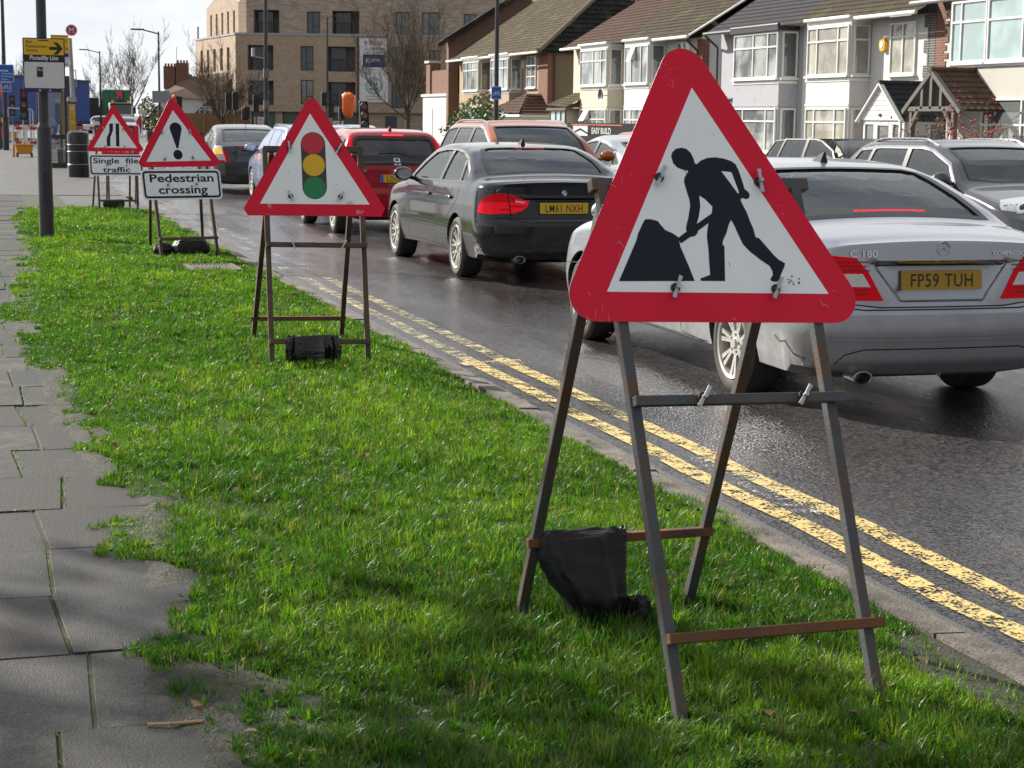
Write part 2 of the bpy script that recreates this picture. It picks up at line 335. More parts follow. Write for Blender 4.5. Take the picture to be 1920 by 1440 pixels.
# ---- verge soil and grass
from mathutils import noise as mn
def vz(x, y): return .10+.018*mn.noise((x*1.3, y*.9, 0))+.012*mn.noise((x*4, y*4, 3)) - .03*max(0, (x-2.4)/.5)
soilm = mat('verge_soil_shaded', (.022, .024, .011), .8, var=.8, vs=60, bump=1., bs=110, col2=(.055, .047, .034), c2at=(.52, .62), c2s=34, rvar=.2)  # soil colour kept dark and greenish to paint shade between the blades
mb = MB(); ny = 420; nx = 40
for j in range(ny+1):
    yy = 2.8+(31.5-2.8)*j/ny; e = ipl(yy, EDGE)-.16
    for i in range(nx+1):
        x = e+(KX-.06-e)*i/nx; mb.v.append((x, yy, (vz(x, yy) if x-e > .3 else .1+.014*(mn.noise((x*9, yy*7, 1))+.6*mn.noise((x*21, yy*17, 2)))+.006-.02*max(0, 1-(x-e)/.16))))
for j in range(ny):
    for i in range(nx): a = j*(nx+1)+i; mb.f.append((a, a+1, a+nx+2, a+nx+1)); mb.m.append(0)
struct(mb.build('verge', [soilm], smooth=60))
def grass_mat():
    m = bpy.data.materials.new('grass_blade'); m.use_nodes = True; n = m.node_tree.nodes; L = m.node_tree.links
    for x in list(n):
        if x.type == 'BSDF_PRINCIPLED': n.remove(x)
    at = n.new('ShaderNodeAttribute'); at.attribute_name = 'tone'
    d = n.new('ShaderNodeBsdfDiffuse'); t = n.new('ShaderNodeBsdfTranslucent'); g = n.new('ShaderNodeBsdfGlossy'); g.inputs['Roughness'].default_value = .35; g.inputs[0].default_value = (.9, 1, .9, 1)
    tm = n.new('ShaderNodeMix'); tm.data_type = 'RGBA'; tm.blend_type = 'MULTIPLY'; tm.inputs[0].default_value = 1; tm.inputs[7].default_value = (1.5, 1.6, .55, 1)
    L.new(at.outputs['Color'], d.inputs[0]); L.new(at.outputs['Color'], tm.inputs[6]); L.new(tm.outputs[2], t.inputs[0])
    a = n.new('ShaderNodeMixShader'); a.inputs[0].default_value = .5; b = n.new('ShaderNodeMixShader'); b.inputs[0].default_value = .02
    L.new(d.outputs[0], a.inputs[1]); L.new(t.outputs[0], a.inputs[2]); L.new(a.outputs[0], b.inputs[1]); L.new(g.outputs[0], b.inputs[2])
    L.new(b.outputs[0], [x for x in n if x.type == 'OUTPUT_MATERIAL'][0].inputs[0]); return m
GM = grass_mat()
def grass(name, P, h, wd, tone, seed=1, ph=None):
    rg = np.random.default_rng(seed); N = len(P); ph = rg.uniform(0, 6.283, N) if ph is None else ph; ln = rg.uniform(.15, 1.25, N)
    d = np.stack([np.cos(ph), np.sin(ph), np.zeros(N)], 1); s = np.stack([-np.sin(ph+rg.uniform(-.9, .9, N)), np.cos(ph), np.zeros(N)], 1)
    s /= np.linalg.norm(s, axis=1)[:, None]+1e-6
    V = np.zeros((N, 5, 3)); up = np.array([0, 0, 1.])
    for k, (t, wk) in enumerate(((0, 1), (.55, .8), (1, 0))):
        c = P+up*(h*(t-.28*ln*t*t))[:, None]+d*(h*ln*t*t*.75)[:, None]
        if k < 2: V[:, 2*k] = c-s*(wd*wk/2)[:, None]; V[:, 2*k+1] = c+s*(wd*wk/2)[:, None]
        else: V[:, 4] = c
    base = np.arange(N)*5
    loops = np.stack([base, base+1, base+3, base+2, base+2, base+3, base+4], 1).ravel()
    starts = np.stack([np.arange(N)*7, np.arange(N)*7+4], 1).ravel(); tot = np.tile([4, 3], N)
    me = bpy.data.meshes.new(name); me.vertices.add(N*5); me.vertices.foreach_set('co', V.ravel()); me.loops.add(N*7); me.loops.foreach_set('vertex_index', loops.astype(np.int32))
    me.polygons.add(N*2); me.polygons.foreach_set('loop_start', starts.astype(np.int32)); me.polygons.foreach_set('loop_total', tot.astype(np.int32)); me.update(); me.validate()
    ca = me.color_attributes.new('tone', 'FLOAT_COLOR', 'POINT'); c4 = np.ones((N, 5, 4)); c4[:, :, :3] = tone[:, None, :]; ca.data.foreach_set('color', c4.ravel())
    me.materials.append(GM); o = bpy.data.objects.new(name, me); COL.objects.link(o); o['kind'] = 'stuff'; return o
def vnoise(x, y, s, o=0.):
    # cheap smooth value noise
    g = np.random.default_rng(99+int(o*10)).uniform(0, 1, (64, 64)); X = (x*s) % 63; Y = (y*s) % 63; i = X.astype(int); j = Y.astype(int); fx = X-i; fy = Y-j
    fx = fx*fx*(3-2*fx); fy = fy*fy*(3-2*fy)
    return (g[i, j]*(1-fx)+g[i+1, j]*fx)*(1-fy)+(g[i, j+1]*(1-fx)+g[i+1, j+1]*fx)*fy
rg = np.random.default_rng(5); TX = []; TY = []
for y0, y1, dens in ((3.0, 6.5, 620), (6.5, 9.5, 520), (9.5, 14, 400), (14, 20, 300), (20, 31.3, 230)):
    n = int((y1-y0)*2.9*dens); TX.append(rg.uniform(.05, 2.95, n)); TY.append(rg.uniform(y0, y1, n))
tx = np.concatenate(TX); ty = np.concatenate(TY); T = len(tx)
cl = vnoise(tx, ty, 2.1, 5)*.55+vnoise(tx, ty, 5.5, 6)*.45
bare = vnoise(tx, ty, 2.6, 3)*.5+vnoise(tx, ty, 6.5, 4)*.5
nbl = (rg.poisson(14, T)+7)*np.clip((bare-.12)*5, .25, 1.3)*np.where(ty < 9.5, 1.15, np.where(ty < 20, .8, .62)); nbl = nbl.astype(int)
idx = np.repeat(np.arange(T), nbl); n = len(idx)
trad = rg.uniform(.012, .045, T)*np.clip(ty/9, 1, 1.7); ra = rg.uniform(0, 6.283, n); rr = np.sqrt(rg.uniform(0, 1, n))*trad[idx]
x = tx[idx]+rr*np.cos(ra); y = ty[idx]+rr*np.sin(ra)
e = np.interp(y, [p[0] for p in EDGE], [p[1] for p in EDGE])+(vnoise(x, y, 2.3)-.5)*.34+(vnoise(x, y, 7., 1)-.5)*.16-.03
kx = 2.93+(vnoise(x, y, 1.9, 2)-.5)*.18-.10*np.exp(-((y-4.3)/1.3)**2)+(vnoise(x, y, 8., 2.2)-.5)*.10
soil_patch = (np.hypot((x-.62)/.2, (y-4.75)/.3)+(vnoise(x, y, 9., 9)-.5)*1.3+(vnoise(x, y, 23., 9.4)-.5)*.7 < .85) | (np.hypot((x-2.80)/.18, (y-4.5)/.5) < 1)
keep = (x > e) & (x < kx) & ~(soil_patch & (rg.uniform(0, 1, n) < .85)) & ~((x > 2.1) & (x < 2.66) & (y > 18.45) & (y < 19.35))
x = x[keep]; y = y[keep]; ix = idx[keep]; ra = ra[keep]; n = len(x)
z = np.array([vz(a, b) for a, b in zip(x, y)])
th = (.026+.050*cl+.028*(rg.uniform(0, 1, T)**3))*rg.uniform(.7, 1.25, T)
h = th[ix]*rg.uniform(.5, 1.2, n); edge_d = np.minimum(x-.45, 3.0-x); h *= np.clip(.5+edge_d*.9, .5, 1)
wd = rg.uniform(.0022, .0045, n)*np.clip(y/7.5, 1, 3.4)
PAL = np.array([[.036, .105, .010], [.062, .150, .014], [.105, .205, .020], [.160, .260, .026], [.078, .125, .034], [.165, .175, .055]])
ti = np.clip(((vnoise(tx, ty, .9, 7)*.6+vnoise(tx, ty, 2.4, 8)*.4-.5)*4.2+1.25+rg.normal(0, .75, T)), 0, 3).astype(int); ti = np.where(rg.uniform(0, 1, T) < .08, 4, ti); ti = np.where(rg.uniform(0, 1, T) < .02, 5, ti)
tone = PAL[ti[ix]]*rg.uniform(.7, 1.25, (n, 1)); dry = rg.uniform(0, 1, n) < .05; tone[dry] = np.array([.22, .17, .08])*rg.uniform(.6, 1.2, (dry.sum(), 1))
tl = rg.uniform(0, 6.283, T); ph = np.where(rg.uniform(0, 1, n) < .55, ra, tl[ix]+rg.normal(0, .5, n))
A, B = PAL[0], PAL[2]
# short dense undergrowth between the tufts
UX = []; UY = []
for y0, y1, dens in ((3.0, 6.5, 9000), (6.5, 9.5, 6500), (9.5, 14, 4000), (14, 20, 2000), (20, 31.3, 1100)):
    m_ = int((y1-y0)*2.9*dens); UX.append(rg.uniform(.05, 2.95, m_)); UY.append(rg.uniform(y0, y1, m_))
ux = np.concatenate(UX); uy = np.concatenate(UY)
e2 = np.interp(uy, [p[0] for p in EDGE], [p[1] for p in EDGE])+(vnoise(ux, uy, 2.3)-.5)*.34+(vnoise(ux, uy, 7., 1)-.5)*.16+.0
k2 = (ux > e2) & (ux < 2.9-.10*np.exp(-((uy-4.3)/1.3)**2)+(vnoise(ux, uy, 8., 2.2)-.5)*.10) & ~((ux > 2.1) & (ux < 2.66) & (uy > 18.45) & (uy < 19.35)) & ~((np.hypot((ux-.62)/.2, (uy-4.75)/.3)+(vnoise(ux, uy, 9., 9)-.5)*1.3+(vnoise(ux, uy, 23., 9.4)-.5)*.7 < .85) | (np.hypot((ux-2.80)/.18, (uy-4.5)/.5) < 1)) & (rg.uniform(0, 1, len(ux)) < np.clip((vnoise(ux, uy, 2.6, 3)*.5+vnoise(ux, uy, 6.5, 4)*.5-.1)*5, .3, 1))
ux = ux[k2]; uy = uy[k2]; m_ = len(ux); uz = np.array([vz(a, b) for a, b in zip(ux, uy)])
ut = PAL[np.clip((vnoise(ux, uy, .9, 7)*.6+vnoise(ux, uy, 2.4, 8)*.4-.5)*4+1+rg.normal(0, .5, m_), 0, 2).astype(int)]*rg.uniform(.75, 1.15, (m_, 1))
x = np.concatenate([x, ux]); y = np.concatenate([y, uy]); z = np.concatenate([z, uz]); h = np.concatenate([h, rg.uniform(.018, .042, m_)]); wd = np.concatenate([wd, rg.uniform(.0025, .0048, m_)*np.clip(uy/7.5, 1, 3.4)]); tone = np.concatenate([tone, ut]); ph = np.concatenate([ph, rg.uniform(0, 6.283, m_)])
grass('grass', np.stack([x, y, z-.004], 1), h, wd, tone, 1, ph)
# weeds in the slab joints
wx = []; wy = []
for y0, y1, off, sk in JX:
    if y0 > 24: continue
    n = int(rg.integers(4, 45)); t = rg.uniform(0, 1, n); wx.append(off+sk*(t-.5)+rg.normal(0, .006, n)); wy.append(y0+(y1-y0)*t)
    n = int(rg.integers(5, 60)); wx.append(rg.uniform(.0, .75, n)**1); wy.append(np.full(n, y1)+rg.normal(0, .006, n))
wx = np.concatenate(wx); wy = np.concatenate(wy); n = len(wx)
grass('joint_weeds', np.stack([wx, wy, np.full(n, .097)], 1), rg.uniform(.008, .024, n), rg.uniform(.003, .005, n)*np.clip(wy/7, 1, 3), A+(B-A)*rg.uniform(0, 1, (n, 1)), 3)
wl = MB(); rw_ = random.Random(12)
for k in range(260):
    yy = 3.8+rw_.random()**1.5*16; xx = rw_.uniform(ipl(yy, EDGE)-.04, 2.85); zz = vz(xx, yy)+.012; r_ = rw_.uniform(.012, .028)
    for j in range(rw_.randint(4, 8)):
        a_ = rw_.uniform(0, 6.28); c_, s_ = math.cos(a_), math.sin(a_); up_ = rw_.uniform(.2, .9)*r_
        P_ = [(0, 0, 0), (.45, .28, .5), (.85, .2, .9), (1, 0, 1), (.85, -.2, .9), (.45, -.28, .5)]
        wl.poly([(xx+r_*(p*c_-q*s_), yy+r_*(p*s_+q*c_), zz+up_*u_) for p, q, u_ in P_], rw_.choice((0, 0, 1)))
o = wl.build('weeds', [mat('weed_leaf', (.045, .115, .014), .8, var=.4, spec=.08), mat('weed_leaf_dull', (.06, .10, .022), .85, var=.4, spec=.08)], recalc=False); o['kind'] = 'stuff'
# fallen leaves
lm = mat('dead_leaf', (.13, .075, .03), .8, var=.5, vs=2)
mb = MB()
for k in range(150):
    yy = random.uniform(3.6, 20)**1; xx = random.uniform(ipl(yy, EDGE)-.05, 2.85); zz = vz(xx, yy)+random.uniform(.012, .045); a = random.uniform(0, 6.28); s = random.uniform(.012, .028)
    c, sn = math.cos(a), math.sin(a); tl = random.uniform(-.6, .6)
    pts = [(-1, 0), (-.3, .5), (.5, .4), (1, 0), (.5, -.4), (-.3, -.5)]
    mb.poly([(xx+s*(p*c-q*sn), yy+s*(p*sn+q*c), zz+s*(abs(q)*.6+p*tl)) for p, q in pts])
o = mb.build('fallen_leaves', [lm], recalc=False); o['kind'] = 'stuff'
mb = MB(); mb.path([(.40, 4.62, .108), (.46, 4.60, .112), (.54, 4.605, .109)], .005, 6); tag(mb.build('twig', [mat('dry_wood', (.42, .28, .15), .8)]), 'pale dry twig lying on the paving beside the bare soil', 'twig')
mb = MB(); mb.poly([(2.66, 3.93, .125), (2.70, 3.95, .14), (2.725, 3.92, .13), (2.69, 3.89, .122)]); mb.poly([(2.69, 3.89, .122), (2.725, 3.92, .13), (2.74, 3.88, .124)])
tag(mb.build('litter', [mat('blue_plastic', (.03, .25, .6), .4)]), 'scrap of blue plastic litter in the grass near the kerb', 'litter')
# drain cover in the verge
g = root('drain_cover', 'rusty metal drain grating set flat in the grass verge', 'drain cover', (2.38, 18.9, .1))
mb = MB(); mb.box(2.12, 2.64, 18.5, 18.54, .09, .125); mb.box(2.12, 2.64, 19.26, 19.3, .09, .125); mb.box(2.12, 2.16, 18.54, 19.26, .09, .125); mb.box(2.6, 2.64, 18.54, 19.26, .09, .125)
drm = mat('drain_iron', (.13, .11, .10), .7, metal=.3, var=.4, vs=9); mb.build('frame', [drm], g)
mb = MB()
for k in range(11): mb.box(2.165+k*.04, 2.187+k*.04, 18.54, 19.26, .10, .12)
for k in range(4): mb.box(2.16, 2.6, 18.66+k*.15, 18.685+k*.15, .1, .118)
mb.build('grating', [drm], g)
mb = MB(); mb.box(2.13, 2.63, 18.51, 19.29, .07, .092); mb.build('pit', [mat('black', (.01, .01, .01), .9)], g)

# ---------------------------------------------------------------- temporary road signs on A frames
RED = mat('sign_red', (.70, .008, .038), .45, spec=.25, var=.06, vs=3, col2=(.60, .25, .27), c2at=(.68, .72), c2s=9, stretch=(1, .3, 1))
WHT = mat('sign_white', (.84, .87, .89), .4, var=.05, vs=4, col2=(.42, .43, .42), c2at=(.62, .78), c2s=7)
BLK = mat('sign_black', (.012, .015, .026), .5, spec=.2, var=.15, col2=(.06, .06, .07), c2at=(.66, .75), c2s=9)
ALU = mat('sign_back', (.35, .36, .37), .5, metal=.6)
STEEL = mat('frame_steel', (.070, .078, .085), .55, metal=.2, var=.35, vs=11, col2=(.125, .058, .026), c2at=(.46, .70), c2s=10, bump=.2, bs=80)
RUST = mat('frame_rust', (.15, .06, .022), .8, var=.45, vs=14, col2=(.055, .04, .035), c2at=(.45, .65), c2s=7, bump=.3, bs=120)
STEEL2 = mat('frame_brown', (.10, .065, .042), .7, metal=.1, var=.4, vs=9, col2=(.05, .04, .035), c2at=(.45, .6), c2s=4, bump=.2, bs=80)
ZINC = mat('zinc', (.45, .46, .47), .35, metal=.9, var=.2)
RUBBER = mat('black_rubber', (.02, .02, .02), .6)
def sign_frame(label, o, a, lean, legs, bars, rear, rbar, mats, sec=.034, topbar=None, cat='road sign'):
    rt_ = root('road_sign', label, cat, o, a, 'temporary warning signs along the verge'); ca, sa = math.cos(a), math.sin(a); sl, cl_ = math.sin(lean), math.cos(lean)
    def W(l): return (o[0]+l[0]*ca-l[1]*sa, o[1]+l[0]*sa+l[1]*ca, o[2]+l[2])
    def F(u, v, w=0.): return W((u, v*sl-w*cl_, v*cl_+w*sl))
    nrm = Vector(F(0, 0, 1))-Vector(F(0, 0, 0))
    for (u0, v0), (u1, v1) in legs:
        mb = MB(); t = -.06/max(.01, abs(v1-v0)); mb.bar(F(u0+(u1-u0)*t, v0+(v1-v0)*t), F(u1, v1), sec, sec, 0, nrm)
        mb.build('leg', [mats[0]], rt_, bevel=.003)
    tb = topbar
    mb = MB(); mb.bar(F(tb[0], tb[2], -.005), F(tb[1], tb[2], -.005), sec+.004, sec+.004, 0, nrm); mb.build('top_bar', [mats[0]], rt_, bevel=.003)
    for (u0, v0), (u1, v1), mi in bars:
        mb = MB(); mb.bar(F(u0, v0, sec*.98), F(u1, v1, sec*.98), sec*.9, sec*.9, 0, nrm); mb.build('cross_bar', [mats[mi]], rt_, bevel=.003)
    for k, rp_ in enumerate(rear):
        ut = (tb[0]+.055, tb[1]-.055)[k]; p = Vector(F(ut, tb[2]-.02, -sec*1.1)); q = Vector((rp_[0], rp_[1], o[2]-.05)); mb = MB(); mb.bar(p, q, sec, sec, 0, (0, 1, 0)); mb.build('leg', [mats[0]], rt_, bevel=.003)
    P = [Vector((r_[0], r_[1], o[2])) for r_ in rear]; T = [Vector(F((tb[0]+.055, tb[1]-.055)[k], tb[2]-.02, -sec*1.1)) for k in (0, 1)]
    if rbar:
        e0 = P[0].lerp(T[0], rbar/1.4); e1 = P[1].lerp(T[1], rbar/1.4); d = (e1-e0).normalized(); mb = MB(); mb.bar(e0-d*.03+Vector((0, -sec, 0)), e1+d*.02+Vector((0, -sec, 0)), sec*.9, sec*.9); mb.build('cross_bar', [mats[1]], rt_, bevel=.003)
        rt_['rb'] = [*e0, *e1]
    return rt_, F
def plate(rt_, F, outer, inner, name='sign_plate', w0=.02, edge=RED):
    mb = MB(); mb.prism(outer, lambda u, v, w: F(u, v, w), w0, w0+.003, 0, 2); mb.prism(inner, F, w0+.003, w0+.0036, 1)
    return mb.build(name, [edge, WHT, ALU], rt_)
def wingnuts(rt_, F, par, pts, w=.0236, s=1.):
    for u, v in pts:
        mb = MB(); mb.prism(circ(u, v, .014*s, 10), F, w, w+.006, 0); mb.prism(circ(u, v, .006*s, 8), F, w+.006, w+.028, 1)
        a = random.uniform(.9, 2.0); c, sn = math.cos(a), math.sin(a)
        for d in (1, -1):
            mb.prism([(u+d*(.004*c)-.004*sn, v+d*.004*sn+.004*c), (u+d*.034*s*c-.006*sn, v+d*.034*s*sn+.006*c), (u+d*.034*s*c+.006*sn, v+d*.034*s*sn-.006*c), (u+d*.004*c+.004*sn, v+d*.004*sn-.004*c)], F, w+.014, w+.019, 1)
        mb.build('wing_nut', [RUBBER, ZINC], par)
def bag(name, label, secs, m, cat='sandbag', crease=.012, seed=0, n=56, ang=0., flat=2.6, vert=1.):
    # loft: (x, y, z, half width, half depth) rings, creased by noise that runs down from the top
    V = []; rings = []; Z = [s_[2] for s_ in secs]; N = 40; zz = np.linspace(0, len(secs)-1, N); A = np.array(secs)
    for k in range(N):
        t = zz[k]; i = min(int(t), len(secs)-2); f = t-i; f = f*f*(3-2*f) if False else f; q_ = A[i]*(1-f)+A[i+1]*f
        for j in range(n):
            th = 2*math.pi*j/n; cx = math.copysign(abs(math.cos(th))**(2/flat), math.cos(th)); cy = math.copysign(abs(math.sin(th))**(2/flat), math.sin(th))
            nn = mn.noise((cx*5+seed, cy*3, q_[2]*3*vert))*.6+mn.noise((cx*13+seed, cy*6, q_[2]*7*vert))*.5+mn.noise((cx*28+seed, cy*9, q_[2]*16*vert))*.25
            dr = crease*nn*(.4+1.2*k/N)
            px = cx*(q_[3]+dr*.5); py = cy*(q_[4]+dr); c_, s_ = math.cos(ang), math.sin(ang)
            V.append((q_[0]+px*c_-py*s_, q_[1]+px*s_+py*c_, q_[2]+crease*.5*mn.noise((th*2, k*.3, seed))))
    mb = MB(); mb.v = V
    for k in range(N-1):
        for j in range(n): mb.f.append((k*n+j, k*n+(j+1) % n, (k+1)*n+(j+1) % n, (k+1)*n+j)); mb.m.append(0)
    mb.f.append(tuple(range(n))[::-1]); mb.m.append(0); mb.f.append(tuple((N-1)*n+j for j in range(n))); mb.m.append(0)
    o = mb.build(name, [m], smooth=70); return tag(o, label, cat, 'sandbags weighing down the road signs')
SACK = mat('sack_black', (.013, .0135, .016), .5, var=.4, vs=12, spec=.3, bump=.25, bs=110)
BIN = mat('bin_liner', (.010, .010, .012), .16, var=.3, vs=9, bump=.8, bs=20)

# 1 road works
s1, F = sign_frame('red triangle sign of a man digging, nearest in the row, on a rusty steel frame', (2.06, 4.32, .1), .06, .35,
    [((-.297, .023), (-.345, 1.493)), ((.301, -.022), (.262, 1.485))], [((-.335, .866), (.315, .852), 0), ((-.32, .221), (.335, .214), 1)],
    [(1.66, 5.46), (2.25, 5.48)], .27, [STEEL, RUST], .032, (-.375, .305, 1.49))
out = rpoly([(-.535, 1.098), (.456, 1.066), (-.053, 1.972)], .075, 10)
p1 = plate(s1, F, out, [(-.373, 1.177), (.314, 1.156), (-.035, 1.774)])
body = [(-0.128, 1.567), (-0.123, 1.579), (-0.11, 1.59), (-0.093, 1.593), (-0.076, 1.589), (-0.065, 1.577), (-0.059, 1.561), (-0.057, 1.547), (-0.051, 1.544), (-0.037, 1.555), (-0.016, 1.563), (0.01, 1.565), (0.038, 1.561), (0.06, 1.553), (0.072, 1.544), (0.079, 1.525), (0.085, 1.498), (0.09, 1.47), (0.1, 1.462), (0.104, 1.452), (0.1, 1.443), (0.089, 1.44), (0.08, 1.444), (0.072, 1.439), (0.077, 1.424), (0.087, 1.4), (0.093, 1.376), (0.101, 1.351), (0.104, 1.327), (0.115, 1.324), (0.129, 1.306), (0.156, 1.272), (0.168, 1.26), (0.187, 1.249), (0.183, 1.238), (0.172, 1.221), (0.159, 1.2), (0.152, 1.195), (0.136, 1.197), (0.133, 1.203), (0.143, 1.215), (0.143, 1.227), (0.136, 1.242), (0.109, 1.261), (0.08, 1.285), (0.061, 1.307), (0.049, 1.34), (0.041, 1.364), (0.034, 1.379), (0.024, 1.364), (0.014, 1.34), (0, 1.319), (-0.003, 1.307), (0.002, 1.301), (-0.01, 1.2), (-0.085, 1.202), (-0.086, 1.209), (-0.054, 1.219), (-0.052, 1.257), (-0.049, 1.293), (-0.049, 1.329), (-0.044, 1.353), (-0.038, 1.37), (-0.075, 1.347), (-0.076, 1.341), (-0.086, 1.332), (-0.1, 1.33), (-0.132, 1.311), (-0.139, 1.327), (-0.11, 1.346), (-0.11, 1.357), (-0.105, 1.371), (-0.098, 1.389), (-0.089, 1.419), (-0.088, 1.437), (-0.094, 1.467), (-0.098, 1.492), (-0.095, 1.504), (-0.081, 1.522), (-0.083, 1.525), (-0.095, 1.527), (-0.113, 1.534), (-0.124, 1.546)]
heap = [(-0.334, 1.206), (-0.266, 1.323), (-0.26, 1.34), (-0.238, 1.376), (-0.231, 1.383), (-0.215, 1.383), (-0.194, 1.377), (-0.189, 1.369), (-0.175, 1.351), (-0.155, 1.342), (-0.137, 1.33), (-0.135, 1.303), (-0.117, 1.247), (-0.104, 1.202)]
mb = MB(); mb.prism(body, F, .0237, .0242); mb.prism(heap, F, .0237, .0242)
for hp in ([(-0.056, 1.45), (-0.04, 1.44), (-0.02, 1.418), (-0.025, 1.398), (-0.075, 1.368), (-0.066, 1.389), (-0.057, 1.419)], [(0.023, 1.523), (0.049, 1.521), (0.055, 1.519), (0.07, 1.461), (0.067, 1.456), (0.034, 1.507)]): mb.prism(hp, F, .0243, .0248, 1)
mb.build('symbol', [BLK, WHT], p1)
# scratches in the facing
mb = MB(); sc = random.Random(3)
for u, v, n_ in ((-.11, 1.82, 9), (-.42, 1.13, 8), (-.3, 1.5, 4), (.2, 1.42, 3), (.3, 1.15, 4), (-.05, 1.9, 3), (-.33, 1.3, 3)):
    for k in range(n_):
        a = sc.uniform(-1.9, .3); l = sc.uniform(.006, .032); x_ = u+sc.gauss(0, .02); y_ = v+sc.gauss(0, .028); ww = sc.uniform(.0003, .0009)
        if not (v > 1.17 and abs(x_+.035) < (1.774-y_)*.55): mb.prism([(x_, y_), (x_+l*math.cos(a), y_+l*math.sin(a)), (x_+l*math.cos(a)+ww, y_+l*math.sin(a)+ww), (x_+ww, y_+ww)], F, .0231, .0234)
for k in range(14):
    u, v = .20+sc.gauss(0, .012), 1.197+sc.gauss(0, .008); mb.prism(circ(u, v, sc.uniform(.001, .0035), 6), F, .0238, .0241, 1)
for k in range(16):
    v = sc.uniform(1.19, 1.6); u = sc.uniform(-.3, .26); a = sc.uniform(.4, 2.2); l = sc.uniform(.006, .03)
    if abs(u+.035) < (1.72-v)*.5: mb.prism([(u, v), (u+l*math.cos(a), v+l*math.sin(a)), (u+l*math.cos(a)+.001, v+l*math.sin(a)+.001), (u+.0012, v+.001)], F, .0238, .0241, 1)
mb.build('scratches', [mat('scratch', (.62, .35, .38), .6), mat('scuff', (.05, .05, .06), .7)], p1)
wingnuts(s1, F, p1, [(-.174, 1.504), (.136, 1.491), (-.167, 1.183), (.145, 1.173)])
wingnuts(s1, F, s1, [(-.14, .866), (.17, .858)], .052)
e0 = Vector(s1['rb'][:3]); e1 = Vector(s1['rb'][3:]); d = e1-e0
c = e0+d*.28
bag('sandbag', 'black sandbag draped over the rear bar of the nearest sign', [(c.x-.01, c.y-.03, c.z+.020, .138, .010), (c.x-.01, c.y-.03, c.z+.028, .146, .026), (c.x-.01, c.y-.03, c.z+.014, .150, .045), (c.x-.008, c.y-.03, c.z-.04, .150, .062), (c.x, c.y-.03, c.z-.09, .140, .08), (c.x+.015, c.y-.03, c.z-.14, .122, .095), (c.x+.03, c.y-.03, c.z-.18, .104, .10), (c.x+.035, c.y-.03, c.z-.215, .085, .085), (c.x+.035, c.y-.03, .07, .07, .06)], SACK, crease=.034, ang=.04, vert=.35)
bag('strap', 'crumpled loose black strap end in the grass beside the hanging sandbag', [(c.x+.16, c.y-.06, .17, .012, .012), (c.x+.17, c.y-.06, .165, .04, .03), (c.x+.165, c.y-.06, .13, .05, .035), (c.x+.15, c.y-.06, .095, .04, .03)], SACK, crease=.03, seed=5, cat='strap')

# 2 traffic signals ahead
s2, F = sign_frame('red triangle sign showing a red, amber and green traffic light', (2.125, 11.45, .1), -.08, .2,
    [((-.307, -.01), (-.325, 1.40)), ((.312, .006), (.29, 1.39))], [((-.328, .772), (.318, .763), 0), ((-.322, .148), (.328, .139), 0)],
    [(1.90, 12.87), (2.52, 12.78)], .17, [STEEL2, RUST], .034, (-.335, .312, 1.395))
out = [(-.036, 1.722), (.005, 1.724), (.022, 1.70), (.443, 1.008), (.421, .955), (-.443, .961), (-.47, 1.005), (-.05, 1.705)]
p2_ = plate(s2, F, out, [(-.364, 1.037), (.344, 1.032), (-.03, 1.625)])
def capsule(x0, y0, x1, y1, r, n=12):
    a = math.atan2(y1-y0, x1-x0); return [(x1+r*math.cos(a+t), y1+r*math.sin(a+t)) for t in np.linspace(-math.pi/2, math.pi/2, n)]+[(x0+r*math.cos(a+t), y0+r*math.sin(a+t)) for t in np.linspace(math.pi/2, 1.5*math.pi, n)]
mb = MB(); mb.prism(capsule(-.0105, 1.145, -.0155, 1.425, .079), F, .0237, .0241, 0)
for v, u, mi in ((1.430, -.018, 1), (1.288, -.013, 2), (1.141, -.0105, 3)): mb.prism(circ(u, v, .0715, 28), F, .0242, .0246, mi)
mb.build('symbol', [mat('sign_charcoal', (.03, .032, .034), .4), mat('sign_red2', (.52, .012, .04), .35), mat('sign_amber', (.72, .42, .005), .35), mat('sign_green', (.005, .20, .055), .35)], p2_)
wingnuts(s2, F, p2_, [(-.17, 1.402), (.149, 1.395), (-.168, 1.086), (.153, 1.083)], s=1.15)
wingnuts(s2, F, s2, [(-.16, .77), (.165, .766)], .05)
c = F(-.045, .15, .03)
bag('rubbish_sack', 'shiny black plastic sack over the low bar of the traffic light sign', [(c[0], c[1], c[2]+.022, .155, .006), (c[0], c[1], c[2]+.027, .160, .020), (c[0], c[1], c[2]+.008, .166, .030), (c[0], c[1]-.01, c[2]-.05, .172, .034), (c[0], c[1]-.01, c[2]-.10, .168, .036), (c[0]-.01, c[1]-.01, c[2]-.14, .158, .034), (c[0]-.02, c[1]-.01, c[2]-.18, .125, .03)], BIN, 'sack', crease=.042, seed=4, ang=-.08, vert=.3, n=110, flat=4.)

# 3 other danger, with plate
s3, F = sign_frame('red triangle sign with a black exclamation mark above a pedestrian crossing plate', (2.33, 20.6, .1), .32, .23,
    [((-.326, .016), (-.328, 1.4)), ((.358, -.006), (.335, 1.4))], [((-.345, .20), (.37, .20), 0)], [(2.03, 21.98), (2.66, 21.99)], None, [STEEL2, RUST], .034, (-.34, .35, 1.405))
out = rpoly([(-.53, 1.014), (.545, 1.022), (-.001, 1.845)], .055, 6)
p3 = plate(s3, F, out, [(-.394, 1.076), (.397, 1.09), (-.006, 1.665)])
mb = MB(); mb.prism([(-.072+.002*0, 1.455)]+[(.0035+.0735*math.cos(t), 1.455+.071*math.sin(t)) for t in np.linspace(math.pi, 0, 16)]+[(.010, 1.23), (-.012, 1.23)], F, .0237, .0242); mb.prism(circ(-.004, 1.157, .056, 20), F, .0237, .0242); mb.build('symbol', [BLK], p3)
q3 = MB(); 
